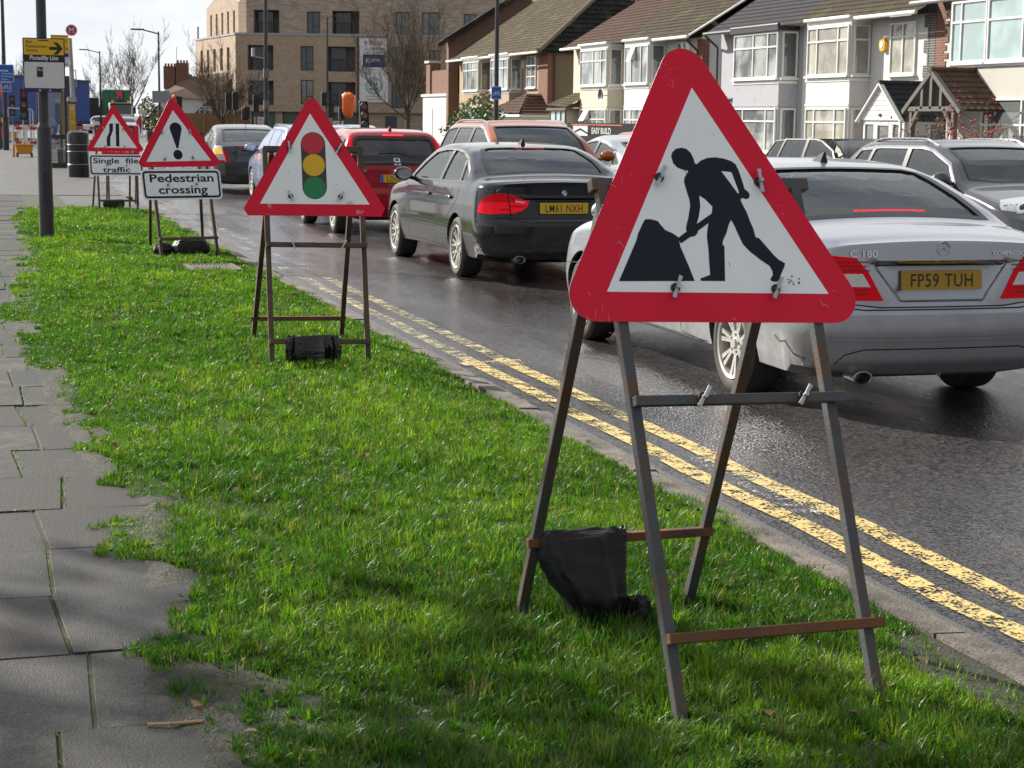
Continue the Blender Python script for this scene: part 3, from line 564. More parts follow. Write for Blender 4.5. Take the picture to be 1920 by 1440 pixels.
def textplate(rt_, F, x0, x1, y0, y1, l1, l2, sz, w=.02):
    mb = MB(); mb.prism(rrect(x0, x1, y0, y1, .05), F, w, w+.003, 0, 2); mb.prism(rrect(x0+.018, x1-.018, y0+.018, y1-.018, .04), F, w+.003, w+.0034, 1); mb.prism(rrect(x0+.042, x1-.042, y0+.042, y1-.042, .022), F, w+.0035, w+.0039, 0)
    q = mb.build('text_plate', [WHT, BLK, ALU], rt_)
    mb = MB()
    for s, u0, u1, v in (l1, l2):
        t_ = text_mb(s, 1., .022); wid = max(p[0] for p in t_.v)-min(p[0] for p in t_.v); x_ = min(p[0] for p in t_.v); k = (u1-u0)/wid
        mb.add(t_, lambda x, y, z: F(u0+(x-x_)*k, v+y*sz, w+.0045))
    mb.build('lettering', [BLK], q); return q
pl3 = textplate(s3, F, -.478, .492, .645, .990, ('Pedestrian', -.378, .40, .847), ('crossing', -.285, .312, .715), .128)
wingnuts(s3, F, p3, [(-.171, 1.407), (.171, 1.415), (-.171, 1.103), (.174, 1.121)]); wingnuts(s3, F, pl3, [(-.165, .812), (.182, .817)])
c = F(-.03, .15, -.12)
bag('sandbag', 'dark sandbag slumped on the grass under the exclamation mark sign', [(c[0]+.12, c[1]+.02, .285, .10, .03), (c[0]+.12, c[1]+.02, .275, .17, .08), (c[0]+.12, c[1]+.02, .22, .215, .12), (c[0]+.12, c[1]+.02, .15, .22, .13), (c[0]+.12, c[1]+.02, .09, .18, .10)], SACK, crease=.04, seed=8, ang=.3)
bag('sandbag', 'small dark sandbag by the left legs of the exclamation mark sign', [(c[0]-.2, c[1], .25, .04, .03), (c[0]-.2, c[1], .235, .085, .06), (c[0]-.2, c[1], .17, .11, .09), (c[0]-.2, c[1], .09, .10, .08)], SACK, crease=.03, seed=9)

# 4 road narrows, with plate
s4, F = sign_frame('red triangle sign of a road narrowing above a single file traffic plate', (2.33, 30.65, .1), .04, .23,
    [((-.308, -.017), (-.32, 1.4)), ((.312, -.001), (.295, 1.4))], [((-.322, .159), (.323, .157), 0)], [(1.94, 31.15), (2.57, 31.4)], None, [STEEL2, RUST], .034, (-.33, .31, 1.405))
out = rpoly([(-.50, .984), (.48, .980), (-.012, 1.79)], .045, 6)
p4 = plate(s4, F, out, [(-.36, 1.05), (.347, 1.041), (-.022, 1.612)])
mb = MB()
for pg in ([(-.09, 1.453), (-.029, 1.453), (-.034, 1.341), (-.083, 1.219), (-.089, 1.07), (-.145, 1.07), (-.144, 1.209), (-.096, 1.312)], [(.011, 1.454), (.069, 1.454), (.059, 1.069), (.005, 1.069)]): mb.prism(pg, F, .0237, .0242)
mb.build('symbol', [BLK], p4)
pl4 = textplate(s4, F, -.447, .434, .580, .933, ('Single  file', -.379, .36, .785), ('traffic', -.23, .217, .635), .125)
wingnuts(s4, F, p4, [(-.19, 1.36), (.13, 1.36), (-.17, 1.06), (.14, 1.06)]); wingnuts(s4, F, pl4, [(-.16, .75), (.16, .75)])
c = F(-.06, .13, -.10)
bag('sandbag', 'dark sandbag hanging from the low bar of the single file traffic sign', [(c[0], c[1], .27, .15, .02), (c[0], c[1], .26, .175, .05), (c[0], c[1], .2, .18, .08), (c[0], c[1], .14, .15, .09), (c[0], c[1], .085, .12, .08)], SACK, crease=.03, seed=11)
# 5 red notice behind it
s5 = root('notice_board', 'red rectangular notice with white letters behind the road narrowing sign', 'road sign', (2.62, 32.6, .09), .04)
def F5(u, v, w=0.): return (2.62+u, 32.6-w+.04*u+v*.15, .09+v)
mb = MB(); mb.prism(rrect(-.42, .26, .86, 1.40, .03), F5, 0, .003, 1); mb.prism(rrect(-.405, .245, .875, 1.385, .025), F5, .003, .0035, 0); pp5 = mb.build('sign_plate', [RED, WHT], s5)
mb = MB()
for t_, v in (('WHEN RED', 1.26), ('LIGHT SHOWS', 1.12), ('WAIT HERE', .925)): put_text(mb, t_, F5, -.08, v, .0042, .085, 0, .02, 'CENTER')
mb.build('lettering', [WHT], pp5)
for u in (-.3, .2):
    mb = MB(); mb.bar(F5(u, -.05, -.02), F5(u, 1.3, -.02), .03, .03); mb.build('leg', [STEEL2], s5)
    mb = MB(); mb.bar((2.62+u, 33.2, .04), F5(u, 1.3, -.05), .03, .03); mb.build('leg', [STEEL2], s5)
# ---------------------------------------------------------------- vehicles
LINER = mat('cabin_dark', (.045, .045, .048), .8)
SEATM = mat('seat_cloth', (.075, .075, .08), .85)
TRIM = mat('black_trim', (.012, .012, .013), .35)
GAP = mat('panel_gap', (.006, .006, .006), .8)
CHROME = mat('chrome', (.62, .63, .65), .12, metal=1., var=.03)
TYRE = mat('tyre', (.020, .019, .018), .8, var=.3, vs=30, dirt=((.09, .08, .065), .0, .7, .5))
GLASS = glass('car_glass', (.82, .88, .87), (.10, .13, .13), .10); DGLASS = glass('car_glass_tinted', (.16, .18, .18), (.02, .02, .02), .3); FGLASS = glass('car_glass_far', (.72, .78, .77), (.12, .14, .14), .3)
LRED = mat('lamp_red', (.52, .001, .008), .35, var=.35, vs=70, emit=.10, coat=.12, spec=.08); LRED_ON = mat('lamp_red_lit', (.75, .004, .018), .15, var=.4, vs=40, emit=.18, coat=.15, spec=.1)
LCLR = mat('lamp_clear', (.55, .55, .55), .12, var=.3, vs=60, coat=1.); LAMB = mat('lamp_amber_lit', (.9, .25, .02), .2, var=.3, vs=50, emit=.8)
HLAMP = mat('headlamp', (.5, .52, .55), .08, var=.5, vs=22, metal=.6, coat=1.)
PLATE_Y = mat('plate_yellow', (.62, .40, .012), .45, var=.1); PLATE_D = mat('plate_yellow_dirty', (.40, .235, .02), .6, var=.25, vs=16); PLATE_T = mat('plate_black', (.012, .012, .012), .5); PLATE_B = mat('plate_blue', (.02, .10, .45), .5)

class Car:
    def __init__(s, **k):
        s.__dict__.update(dict(n=96, nb=4, n1=34, n2=16, crown=.05, sh=.035, tum=.42, low=.06, zm=.50, rc=.16, fc=.30, bulr=.07, bulf=.12, rear_dy=[(0, .10), (.3, .03), (.5, 0), (.7, .04), (1.0, .09)], front_dy=[(0, .1), (.3, .02), (.5, 0), (.7, .05), (1., .2)], zb=.19, recess=None, ws=1.0)); s.__dict__.update(k)
        s.y0 = -s.ro; s.y1 = s.wb+s.fo; s.shape()
    def P(s, y): return ipl(y, s.prof)
    def Wd(s, y):
        W = ipl(y, s.wid); d = y-s.y0
        if d < .30: W -= s.rc*(1-math.sqrt(max(0, 1-(1-d/.30)**2)))
        d = s.y1-y
        if d < .55: W -= s.fc*(1-math.sqrt(max(0, 1-(1-d/.55)**2)))
        return W
    def half(s, y):
        W = s.Wd(y); zB = ipl(y, s.belt); P = s.P(y); zb = s.zb+(.05 if (y < s.y0+.25 or y > s.y1-.25) else 0)
        def xs(z):
            if z < s.zm: return W-s.low*((s.zm-z)/(s.zm-zb))**1.6
            if z < zB: return W-s.sh*((z-s.zm)/(zB-s.zm))**2
            q = z-zB; return W-s.sh-s.tum*q-.10*q*q
        def zt(x): return P-s.crown*x*x*(1.0 if P > zB+.2 else 1.25)
        z = zb
        while z < zt(xs(z)) and z < 3: z += .005
        zc = z; pts = [(xs(zb)*k/s.nb, zb) for k in range(s.nb)]
        pts += [(xs(zb+(zc-zb)*k/s.n1), zb+(zc-zb)*k/s.n1) for k in range(s.n1)]
        xc = xs(zc); pts += [(xc*(1-k/s.n2), zt(xc*(1-k/s.n2))) for k in range(s.n2+1)]
        a = np.array(pts); 
        for it in range(6):
            b = a.copy()
            for i in range(s.nb+s.n1-5, s.nb+s.n1+4): b[i] = .5*a[i]+.25*(a[i-1]+a[i+1])
            for i in (s.nb-1, s.nb, s.nb+1): b[i] = .5*a[i]+.25*(a[i-1]+a[i+1])
            a = b
        return a
    def shape(s):
        # stations, denser where the profile bends
        t = np.linspace(0, 1, s.n-24); ys = list(s.y0+.3+(s.y1-.55-s.y0-.3)*t)
        ys = [s.y0+.3*(1-math.cos(R(90*k/12)))for k in range(12)]+ys+[s.y1-.55*(1-math.cos(R(90*k/12))) for k in range(11, -1, -1)]
        # smooth profile
        fy = np.linspace(s.y0-.3, s.y1+.3, 700); fz = np.interp(fy, [p[0] for p in s.prof], [p[1] for p in s.prof]); k = np.exp(-np.linspace(-2, 2, 29)**2); k /= k.sum(); fz = np.convolve(np.pad(fz, 14, 'edge'), k, 'valid'); s.prof = list(zip(fy, fz))
        H = [s.half(y) for y in ys]; m = len(H[0]); V = []
        L = 2*m-1
        for y, h in zip(ys, H):
            V += [(-p[0], y, p[1]) for p in h]+[(p[0], y, p[1]) for p in h[::-1][1:]]
        faces = []; n = len(ys)
        for j in range(n-1):
            for i in range(L-1): faces.append((j*L+i, j*L+i+1, (j+1)*L+i+1, (j+1)*L+i))
            faces.append((j*L+L-1, j*L, (j+1)*L, (j+1)*L+L-1))
        K = 36
        for j in (0, n-1):
            rows = []
            for i in range(m-1):
                a = V[j*L+i]; ia = j*L+i; ib = j*L+L-1-i; row = [ia]
                if i == 0: row = [ia]*(K+1)
                else:
                    for k_ in range(1, K): f = k_/K; V.append((a[0]+(-2*a[0])*f, a[1], a[2])); row.append(len(V)-1)
                    row.append(ib)
                rows.append(row)
            rows.append([j*L+m-1]*(K+1))
            for r0, r1 in zip(rows, rows[1:]):
                for k_ in range(K):
                    q = []
                    for v in (r0[k_], r0[k_+1], r1[k_+1], r1[k_]):
                        if v not in q: q.append(v)
                    if len(q) > 2: faces.append(tuple(q if j else q[::-1]))
        V = np.array(V); y = V[:, 1].copy(); x = V[:, 0]; z = V[:, 2]
        # end warps: fascia profile and plan bulge
        d = y-s.y0; wgt = np.clip(1-d/.8, 0, 1)**2; W = s.Wd(s.y0+.3)
        V[:, 1] += wgt*(np.interp(z, [p[0] for p in s.rear_dy], [p[1] for p in s.rear_dy]) - s.bulr*(1-(x/W)**2)+s.bulr)
        if s.recess:
            x0, x1, z0, z1, dep, zt0 = s.recess
            sm = lambda a, b, t: np.clip((t-a)/(b-a), 0, 1)
            slope = (z-z0)/(z1-z0); xw = x0+(x1-x0)*np.clip(slope, 0, 1)
            g = (1-sm(0, .05, np.abs(x)-xw))*sm(z0-.03, z0+.02, z)*(1-sm(z1, z1+.012, z)); V[:, 1] += g*dep*(d < .2)
        d = s.y1-y; wgt = np.clip(1-d/1., 0, 1)**2; W = s.Wd(s.y1-.55)
        V[:, 1] -= wgt*(np.interp(z, [p[0] for p in s.front_dy], [p[1] for p in s.front_dy]) - s.bulf*(1-(x/W)**2)+s.bulf)
        V[:, 1] *= s.ws
        s.V = V; s.F = faces; s.bvh = BVHTree.FromPolygons([tuple(p) for p in V], faces)
    def hit(s, u, v, mode, off=0.):
        if mode in ('L', 'R'): g = -1 if mode == 'L' else 1; o = Vector((g*3, u, v)); d = Vector((-g, 0, 0))
        elif mode == 'B': o = Vector((u, s.y0*s.ws-2, v)); d = Vector((0, 1, 0))
        elif mode == 'F': o = Vector((u, s.y1*s.ws+2, v)); d = Vector((0, -1, 0))
        elif mode == 'T': o = Vector((u, v, 4)); d = Vector((0, 0, -1))
        else:
            g = -1 if mode[1] == 'L' else 1; h = .70711; f = 1 if mode[0] == 'b' else -1; c = Vector((g*(s.Wd(s.y0+.35)-.1), (s.y0+.1)*s.ws if f == 1 else (s.y1-.1)*s.ws, v)); t = Vector((g*h, f*h, 0)); d = Vector((-g*h, f*h, 0)); o = c+t*u-d*2
        r = s.bvh.ray_cast(o, d)
        if r[0] is None:
            r = s.bvh.find_nearest(o+d*2.0); return r[0]-d*off
        return r[0]-d*off
    def patch(s, mb, poly, mode, off=.003, m=0, ml=.05):
        bm = bmesh.new(); f = bm.faces.new([bm.verts.new((p[0], p[1], 0)) for p in poly]); bmesh.ops.triangulate(bm, faces=[f])
        for it in range(7):
            le = [e for e in bm.edges if e.calc_length() > ml]
            if not le: break
            bmesh.ops.subdivide_edges(bm, edges=le, cuts=1); bmesh.ops.triangulate(bm, faces=bm.faces[:])
        bm.verts.index_update(); i = len(mb.v); mb.v += [tuple(s.hit(v.co.x, v.co.y, mode, off)) for v in bm.verts]
        for f in bm.faces: mb.f.append(tuple(i+v.index for v in f.verts)); mb.m.append(m)
        bm.free()
    def ribbon(s, mb, pts, wd, mode, off=.003, m=0, closed=False, ml=.05, thick=0):
        if closed: pts = list(pts)+[pts[0]]
        q = []
        for a, b in zip(pts, pts[1:]):
            n = max(1, int(math.dist(a, b)/ml)); q += [(a[0]+(b[0]-a[0])*k/n, a[1]+(b[1]-a[1])*k/n) for k in range(n)]
        q.append(pts[-1]); i = len(mb.v); N = len(q)
        for k in range(N):
            a = q[max(0, k-1)]; b = q[min(N-1, k+1)]
            if closed and k in (0, N-1): a = q[-2]; b = q[1]
            d = Vector((b[0]-a[0], b[1]-a[1])).normalized()*wd/2
            for g in (1, -1): mb.v.append(tuple(s.hit(q[k][0]-d.y*g, q[k][1]+d.x*g, mode, off)))
        for k in range(N-1): mb.f.append((i+2*k, i+2*k+1, i+2*k+3, i+2*k+2)); mb.m.append(m)
    def text(s, mb, t, u, v, size, mode='B', off=.006, m=0, bold=.01, align='CENTER', sx=1.):
        q = text_mb(t, size, bold, align, sx); mb.add(q, lambda x, y, z: tuple(s.hit(u+x, v+y, mode, off)), m)

def insetp(poly, d):
    c = Vector((sum(p[0] for p in poly)/len(poly), sum(p[1] for p in poly)/len(poly))); out = []
    n = len(poly)
    for i in range(n):
        p = Vector(poly[i]); a = (Vector(poly[i-1])-p).normalized(); b = (Vector(poly[(i+1) % n])-p).normalized(); h = (a+b)
        h = (c-p).normalized() if h.length < .05 else h.normalized()
        if h.dot(c-p) < 0: h = -h
        out.append(tuple(p+h*d))
    return out
def wheel_meshes(r, wdt, rr, spokes, style):
    tm = MB(); pf = [(rr-.005, -wdt/2+.012), (rr+.01, -wdt/2), (rr+.045, -wdt/2-.004), (r-.02, -wdt/2+.008), (r-.004, -wdt/2+.025), (r, -wdt/4), (r, wdt/4), (r-.004, wdt/2-.025), (r-.02, wdt/2-.008), (rr+.01, wdt/2), (rr-.005, wdt/2-.012)]
    tm.lathe(pf, n=44, ax='x')
    rm = MB(); rm.lathe([(rr, -wdt/2+.008), (rr-.006, -wdt/2-.002), (rr-.022, -wdt/2+.004), (rr-.028, -wdt/2+.03), (rr-.035, wdt/2-.02)], n=44, ax='x')
    rm.lathe([(.001, -wdt/2+.012), (.03, -wdt/2+.012), (.034, -wdt/2+.02), (.034, .05)], n=18, ax='x'); rm.lathe([(.034, -wdt/2+.022), (.078, -wdt/2+.028), (.085, -wdt/2+.05), (.08, .06)], n=24, ax='x')
    x0 = -wdt/2+.018
    def sp(a, w0, w1, da=0.):
        c, sn = math.cos(a), math.sin(a); c1, s1 = math.cos(a+da), math.sin(a+da)
        def pt(rd, t, x, cc, ss): return (x, rd*cc-t*ss, rd*ss+t*cc)
        ri, ro = .06, rr-.018
        rm.hexa([pt(ri, -w0, x0+.012, c, sn), pt(ri, w0, x0+.012, c, sn), pt(ri, w0, x0+.05, c, sn), pt(ri, -w0, x0+.05, c, sn), pt(ro, -w1, x0-.006, c1, s1), pt(ro, w1, x0-.006, c1, s1), pt(ro, w1, x0+.045, c1, s1), pt(ro, -w1, x0+.045, c1, s1)])
    for k in range(spokes):
        a = 2*math.pi*k/spokes+.2
        if style == 'twin': sp(a-.085, .009, .016, -.055); sp(a+.085, .009, .016, .055)
        elif style == 'vee': sp(a, .012, .010, -.16); sp(a, .012, .010, .16)
        else: sp(a, .022, .028)
    for k in range(5):
        a = 2*math.pi*k/5+.5; rm.lathe([(.001, x0+.004), (.009, x0+.004), (.009, x0+.02)], (0, .056*math.cos(a), .056*math.sin(a)), 8, 1, 'x')
    rm.lathe([(.001, x0+.06), (rr-.05, x0+.06)], n=28, m=1, ax='x')
    return tm, rm
WCACHE = {}
ALLOY = mat('alloy', (.50, .49, .47), .35, metal=.6, var=.15, vs=8, dirt=((.30, .27, .22), -.4, .9, .5)); BRAKE = mat('brake_dark', (.03, .03, .03), .7)
def add_wheels(c, rt_, key, r, wdt, rr, spokes, style, which=(0, 1, 2, 3)):
    if key not in WCACHE:
        tm, rm = wheel_meshes(r, wdt, rr, spokes, style); a = tm.build('tyre', [TYRE], smooth=35); b = rm.build('rim', [ALLOY, BRAKE], smooth=30); WCACHE[key] = (a.data, b.data)
        bpy.data.objects.remove(a); bpy.data.objects.remove(b)
    ta, tb = WCACHE[key]
    for i in which:
        g = (-1, 1, -1, 1)[i]; y = (0, 0, c.wb*c.ws, c.wb*c.ws)[i]
        e = bpy.data.objects.new('wheel', None); COL.objects.link(e); e.parent = rt_; e.location = (g*(c.wid[0][1]-.012-wdt/2), y, r)
        if g > 0: e.rotation_euler = (0, 0, math.pi)
        e.empty_display_size = .1
        for nm, me in (('tyre', ta), ('rim', tb)):
            o = bpy.data.objects.new(nm, me); COL.objects.link(o); o.parent = e
def build_body(c, rt_, paint, r, dlo, top_polys=(), rear_polys=(), front_polys=(), extra_side=(), name='body'):
    me = bpy.data.meshes.new('body'); me.from_pydata([tuple(p) for p in c.V], [], c.F); me.materials.append(paint); me.materials.append(LINER)
    bm = bmesh.new(); bm.from_mesh(me); bmesh.ops.remove_doubles(bm, verts=bm.verts, dist=1e-4); bmesh.ops.recalc_face_normals(bm, faces=bm.faces); bm.to_mesh(me); bm.free()
    o = bpy.data.objects.new(name, me); COL.objects.link(o)
    cut = MB()
    def I(f): return f
    for pl in dlo:
        for g in (-1, 1): cut.prism(pl, lambda u, v, w: (g*w, u, v), .35, 1.6, 1)
    for pl in top_polys: cut.prism(pl, lambda u, v, w: (u, v, w), c.topz0 if hasattr(c, 'topz0') else .8, 2.4, 1)
    for pl in rear_polys: cut.prism(pl, lambda u, v, w: (u, w, v), c.y0*c.ws-.3, c.y0*c.ws+.75, 1)
    for pl in front_polys: cut.prism(pl, lambda u, v, w: (u, w, v), c.y1*c.ws-1.9, c.y1*c.ws+.3, 1)
    for y in (0, c.wb*c.ws):
        for g in (-1, 1): cut.prism(circ(y, r, r+.045, 40), lambda u, v, w: (g*w, u, v), .50, 1.3, 1)
    co = cut.build('cutter', [paint, LINER])
    m1 = o.modifiers.new('s', 'SOLIDIFY'); m1.thickness = .028; m1.offset = -1; m1.material_offset = 1; m1.use_even_offset = False
    m2 = o.modifiers.new('b', 'BOOLEAN'); m2.operation = 'DIFFERENCE'; m2.object = co; m2.solver = 'EXACT'
    bpy.context.view_layer.update(); nm = bpy.data.meshes.new_from_object(o.evaluated_get(bpy.context.evaluated_depsgraph_get())); o.modifiers.clear(); o.data = nm
    bpy.data.objects.remove(co); nm.polygons.foreach_set('use_smooth', [True]*len(nm.polygons)); nm.set_sharp_from_angle(angle=R(32)); o.parent = rt_; return o
def interior(c, rt_, zs=0., rear=True):
    yb = c.cab[0]; yf = c.cab[1]
    def cushion(mb, x0, x1, y0, y1, z0, z1, lean=0.): mb.hexa([(x0, y0, z0), (x1, y0, z0), (x1, y1, z0), (x0, y1, z0), (x0+.03, y0-lean, z1), (x1-.03, y0-lean, z1), (x1-.03, y1-.05-lean, z1), (x0+.03, y1-.05-lean, z1)])
    if rear:
        mb = MB(); cushion(mb, -.6, .6, yb+.18, yb+.34, .5, c.zseat-.02, .12)
        for x in (-.38, .38): cushion(mb, x-.13, x+.13, yb+.1, yb+.2, c.zseat-.03, c.zseat+.13, .02)
        mb.build('rear_seat', [SEATM], rt_, bevel=.02, world=False)
    y = (yb+yf)/2+.1
    for x in (-.36, .36): mb = MB(); cushion(mb, x-.25, x+.25, y, y+.16, .5, c.zseat+.05, .13); cushion(mb, x-.13, x+.13, y-.15, y-.05, c.zseat+.04, c.zseat+.22, .01); mb.build('front_seat', [SEATM], rt_, bevel=.02, world=False)
    mb = MB(); mb.box(-.7, .7, yf-.25, yf+.1, .6, c.zdash); mb.build('dashboard', [LINER], rt_, bevel=.02, world=False)
    mb = MB(); mb.box(-.11, .11, yf-.52, yf-.5, c.ztop-.17, c.ztop-.10); mb.build('rear_view_mirror', [LINER], rt_, world=False)
    mb = MB(); mb.lathe([(.17, 0), (.185, .012), (.2, 0), (.185, -.012), (.17, 0)], (.36, yf-.42, c.zdash-.02), 20, 0, 'y'); mb.build('steering_wheel', [LINER], rt_, world=False)
def sidewin(c, rt_, dlo, gl, pillars=(), chrome=None, seal=True):
    for g in ('L', 'R'):
        for pl in dlo:
            mb = MB(); c.patch(mb, insetp(pl, -.012), g, -.010, 0, .12); o = mb.build('side_window', [gl], rt_, world=False)
        mb = MB()
        for a, b, wd in pillars: c.ribbon(mb, [a, b], wd, g, .002, 0)
        if seal:
            for pl in dlo: c.ribbon(mb, pl, .02, g, .0025, 0, True)
        if mb.f: mb.build('window_seal', [TRIM], o, world=False, recalc=False)
        if chrome:
            mb = MB()
            for pl in dlo: c.ribbon(mb, insetp(pl, -.018), .018, g, .006, 0, True)
            mb.build('window_surround', [CHROME], o, world=False, recalc=False)
def screens(c, rt_, items):
    for nm, pl, mode, gl, wd in items:
        mb = MB(); c.patch(mb, insetp(pl, -.015), mode, -.010, 0, .15); o = mb.build(nm, [gl], rt_, world=False)
        mb = MB(); c.ribbon(mb, pl, wd, mode, .002, 0, True); mb.build('window_seal', [TRIM], o, world=False, recalc=False)
def panel_lines(c, rt_, side=(), rear=(), top=(), wd=.007):
    mb = MB()
    for pl in side:
        for g in ('L', 'R'): c.ribbon(mb, pl, wd, g, .0015)
    for pl in rear: c.ribbon(mb, pl, wd, 'B', .0015)
    for pl in top: c.ribbon(mb, pl, wd, 'T', .0015)
    if mb.f: mb.build('panel_gap', [GAP], rt_, world=False, recalc=False)
def handles(c, rt_, m, ys, z):
    for y in ys:
        for g in ('L', 'R'):
            p = c.hit(y, z, g, .02); mb = MB(); mb.ball((p.x, p.y, p.z), .5, 8, 0, (.03, .19, .045)); mb.build('door_handle', [m], rt_, smooth=60, world=False)
def mirrors(c, rt_, m, y, z, big=1.):
    for g in (-1, 1):
        p = c.hit(y, z, 'L' if g < 0 else 'R'); x = p.x+g*.15*big; mb = MB(); mb.ball((x, y+.02, z+.03), .5, 12, 0, (.23*big, .15*big, .16*big)); mb.tube((p.x, y+.03, z-.02), (x, y+.03, z), .025, n=8)
        e = mb.build('wing_mirror', [m], rt_, smooth=60, world=False); mb = MB(); mb.prism([(q[0], q[1]) for q in circ(x, z+.03, .085*big, 16, .058*big)], lambda u, v, w: (u, w, v), y-.062*big, y-.06*big); mb.build('mirror_glass', [CHROME], e, world=False)
def plate_on(c, rt_, t, z, mode='B', my=PLATE_Y, blue=False, off=.012, wd=.52):
    hw = wd/2; yb = min(c.hit(-hw, z, mode).y, c.hit(hw, z, mode).y, c.hit(0, z, mode).y) if mode == 'B' else max(c.hit(-hw, z, mode).y, c.hit(0, z, mode).y)
    sg = -1 if mode == 'B' else 1
    y = yb+sg*off; tl = .06
    def F(u, v, w=0.): return ((u if mode == 'B' else -u), y+sg*w-sg*tl*v, z+v)
    mb = MB(); mb.prism(rrect(-hw, hw, -.0555, .0555, .008), F, 0, .006); e = mb.build('number_plate', [my], rt_, world=False)
    mb = MB(); q = text_mb(t, .108, .004, 'CENTER', .8, 1.1); us = [p[0] for p in q.v]; k = .40/(max(us)-min(us)) if not blue else .38/(max(us)-min(us))
    mb.add(q, lambda x, yy, zz: F(x*k+(.03 if blue else 0), yy-.038, .0075)); 
    mb.build('plate_lettering', [PLATE_T], e, world=False)
    if blue: mb = MB(); mb.prism([(-hw+.002, -.054), (-hw+.05, -.054), (-hw+.05, .054), (-hw+.002, .054)], F, .006, .0068); mb.build('plate_band', [PLATE_B], e, world=False)
def lamp(c, rt_, polys, name='tail_light', off=.006):
    # polys: list of (poly, mode, material) built for both sides
    for g in ('L', 'R'):
        mb = MB(); ms = []
        for k, (pl, mode, mm) in enumerate(polys):
            if mm not in ms: ms.append(mm)
            if mode in ('B', 'F'): pl2 = [((-abs(u) if g == 'L' else abs(u)), v) for u, v in pl]; md = mode
            else: pl2 = pl; md = mode+g
            c.patch(mb, pl2, md, off+.002*k, ms.index(mm), .04)
        mb.build(name, ms, rt_, world=False)
def paint(name, col, rough=.28, metal=0., dirt=None, var=.04, coat=1.): return mat(name, col, rough, metal, var=var, vs=3, coat=coat*.8, dirt=dirt, spec=.15)
def rails(c, rt_, m, x, y0, y1, h=.035):
    for g in (-1, 1):
        mb = MB(); N = 12; pts = []
        for k in range(N+1):
            t = k/N; y = y0+(y1-y0)*t; p = c.hit(g*x, y, 'T'); pts.append((g*x, y, p.z+h*min(1, 5*min(t, 1-t))-.005))
        for k in range(N): mb.bar(pts[k], pts[k+1], .035, .028)
        mb.build('roof_rail', [m], rt_, bevel=.008, world=False)
def fin(c, rt_, m, y):
    p = c.hit(0, y, 'T'); mb = MB(); mb.hexa([(-.03, y-.07, p.z-.01), (.03, y-.07, p.z-.01), (.022, y+.11, p.z-.01), (-.022, y+.11, p.z-.01), (-.006, y-.075, p.z+.065), (.006, y-.075, p.z+.065), (.006, y-.02, p.z+.05), (-.006, y-.02, p.z+.05)]); mb.build('aerial', [m], rt_, bevel=.004, world=False)
def exhaust(c, rt_, x, z, y):
    mb = MB(); mb.lathe([(.038, .12), (.042, -.02), (.036, -.025), (.032, -.02), (.03, .1), (.001, .1)], (x, y, z), 16, 0, 'y')
    for i, q in enumerate(mb.v): mb.v[i] = (x+(q[0]-x)*1.5, q[1], q[2])
    mb.build('exhaust_pipe', [mat('exhaust_steel', (.25, .24, .23), .35, metal=.9)], rt_, smooth=40, world=False)

# ---- silver saloon
def sedan(key, **k):
    d = dict(wb=2.76, ro=1.02, fo=.80, wid=[(-1.1, .885), (1.4, .885), (3.6, .88)], belt=[(-1.0, .97), (0, .965), (2.2, .92), (3.6, .80)],
      prof=[(-1.3, .99), (-.96, 1.02), (-.9, 1.045), (-.6, 1.085), (-.44, 1.10), (-.05, 1.265), (.22, 1.365), (.5, 1.42), (.95, 1.447), (1.3, 1.44), (1.62, 1.395), (1.9, 1.27), (2.28, 1.055), (2.42, 1.00), (2.9, .95), (3.3, .85), (3.5, .74), (3.9, .66)],
      rear_dy=[(0, .12), (.24, .07), (.32, .02), (.5, 0), (.60, .005), (.64, .045), (.7, .05), (.9, .065), (1.0, .075), (1.08, .12)], zb=.20, crown=.05, cab=(-.2, 1.95), zseat=1.02, ztop=1.40, zdash=.98)
    d.update(k); return Car(**d)
P_SILVER = paint('paint_silver', (.38, .40, .44), .27, .72, dirt=((.20, .18, .145), .18, .8, .8))
c = sedan('m', recess=(.25, .41, .68, .88, .035, 0), ws=1.05)
K = 1.05
g1 = root('saloon_car', 'dirty silver saloon car with badge C 180, stopped behind the road works sign', 'car', (5.36, 10.3, 0), 0, 'cars queuing in the near lane')
dl = [(-.30*K, 1.055), (-.12*K, 1.15), (.12*K, 1.255), (.40*K, 1.335), (.7*K, 1.365), (1.1*K, 1.36), (1.45*K, 1.325), (1.75*K, 1.20), (2.05*K, 1.03), (2.07*K, .985), (.6*K, 1.0)]
rwp = [(-.63, -.36*K), (.63, -.36*K), (.60, -.1*K), (.52, .30*K), (.45, .36*K), (-.45, .36*K), (-.52, .30*K), (-.60, -.1*K)]
wsp = [(-.62, 2.2*K), (-.52, 1.72*K), (.52, 1.72*K), (.62, 2.2*K), (.3, 2.28*K), (-.3, 2.28*K)]
build_body(c, g1, P_SILVER, .32, [dl], [rwp, wsp]); interior(c, g1)
sidewin(c, g1, [dl], GLASS, [((.80*K, .99), (.76*K, 1.375), .09), ((-.02*K, 1.0), (.10*K, 1.26), .05)], True)
screens(c, g1, [('rear_window', rwp, 'T', GLASS, .05), ('windscreen', wsp, 'T', GLASS, .03)])
mb = MB(); c.patch(mb, [(-.24, -.325*K), (.24, -.325*K), (.24, -.305*K), (-.24, -.305*K)], 'T', .006); mb.build('brake_light', [LRED_ON], g1, world=False)
lamp(c, g1, [([(-.32, .675), (.20, .685), (.24, .80), (.16, .925), (-.05, .935), (-.18, .92), (-.24, .84)], 'b', LRED), ([(-.255, .755), (.17, .765), (.18, .83), (-.215, .83)], 'b', LCLR)])
lamp(c, g1, [([(-.3, .64), (.25, .70), (.3, .8), (.05, .86), (-.28, .74)], 'f', HLAMP)], 'headlight')
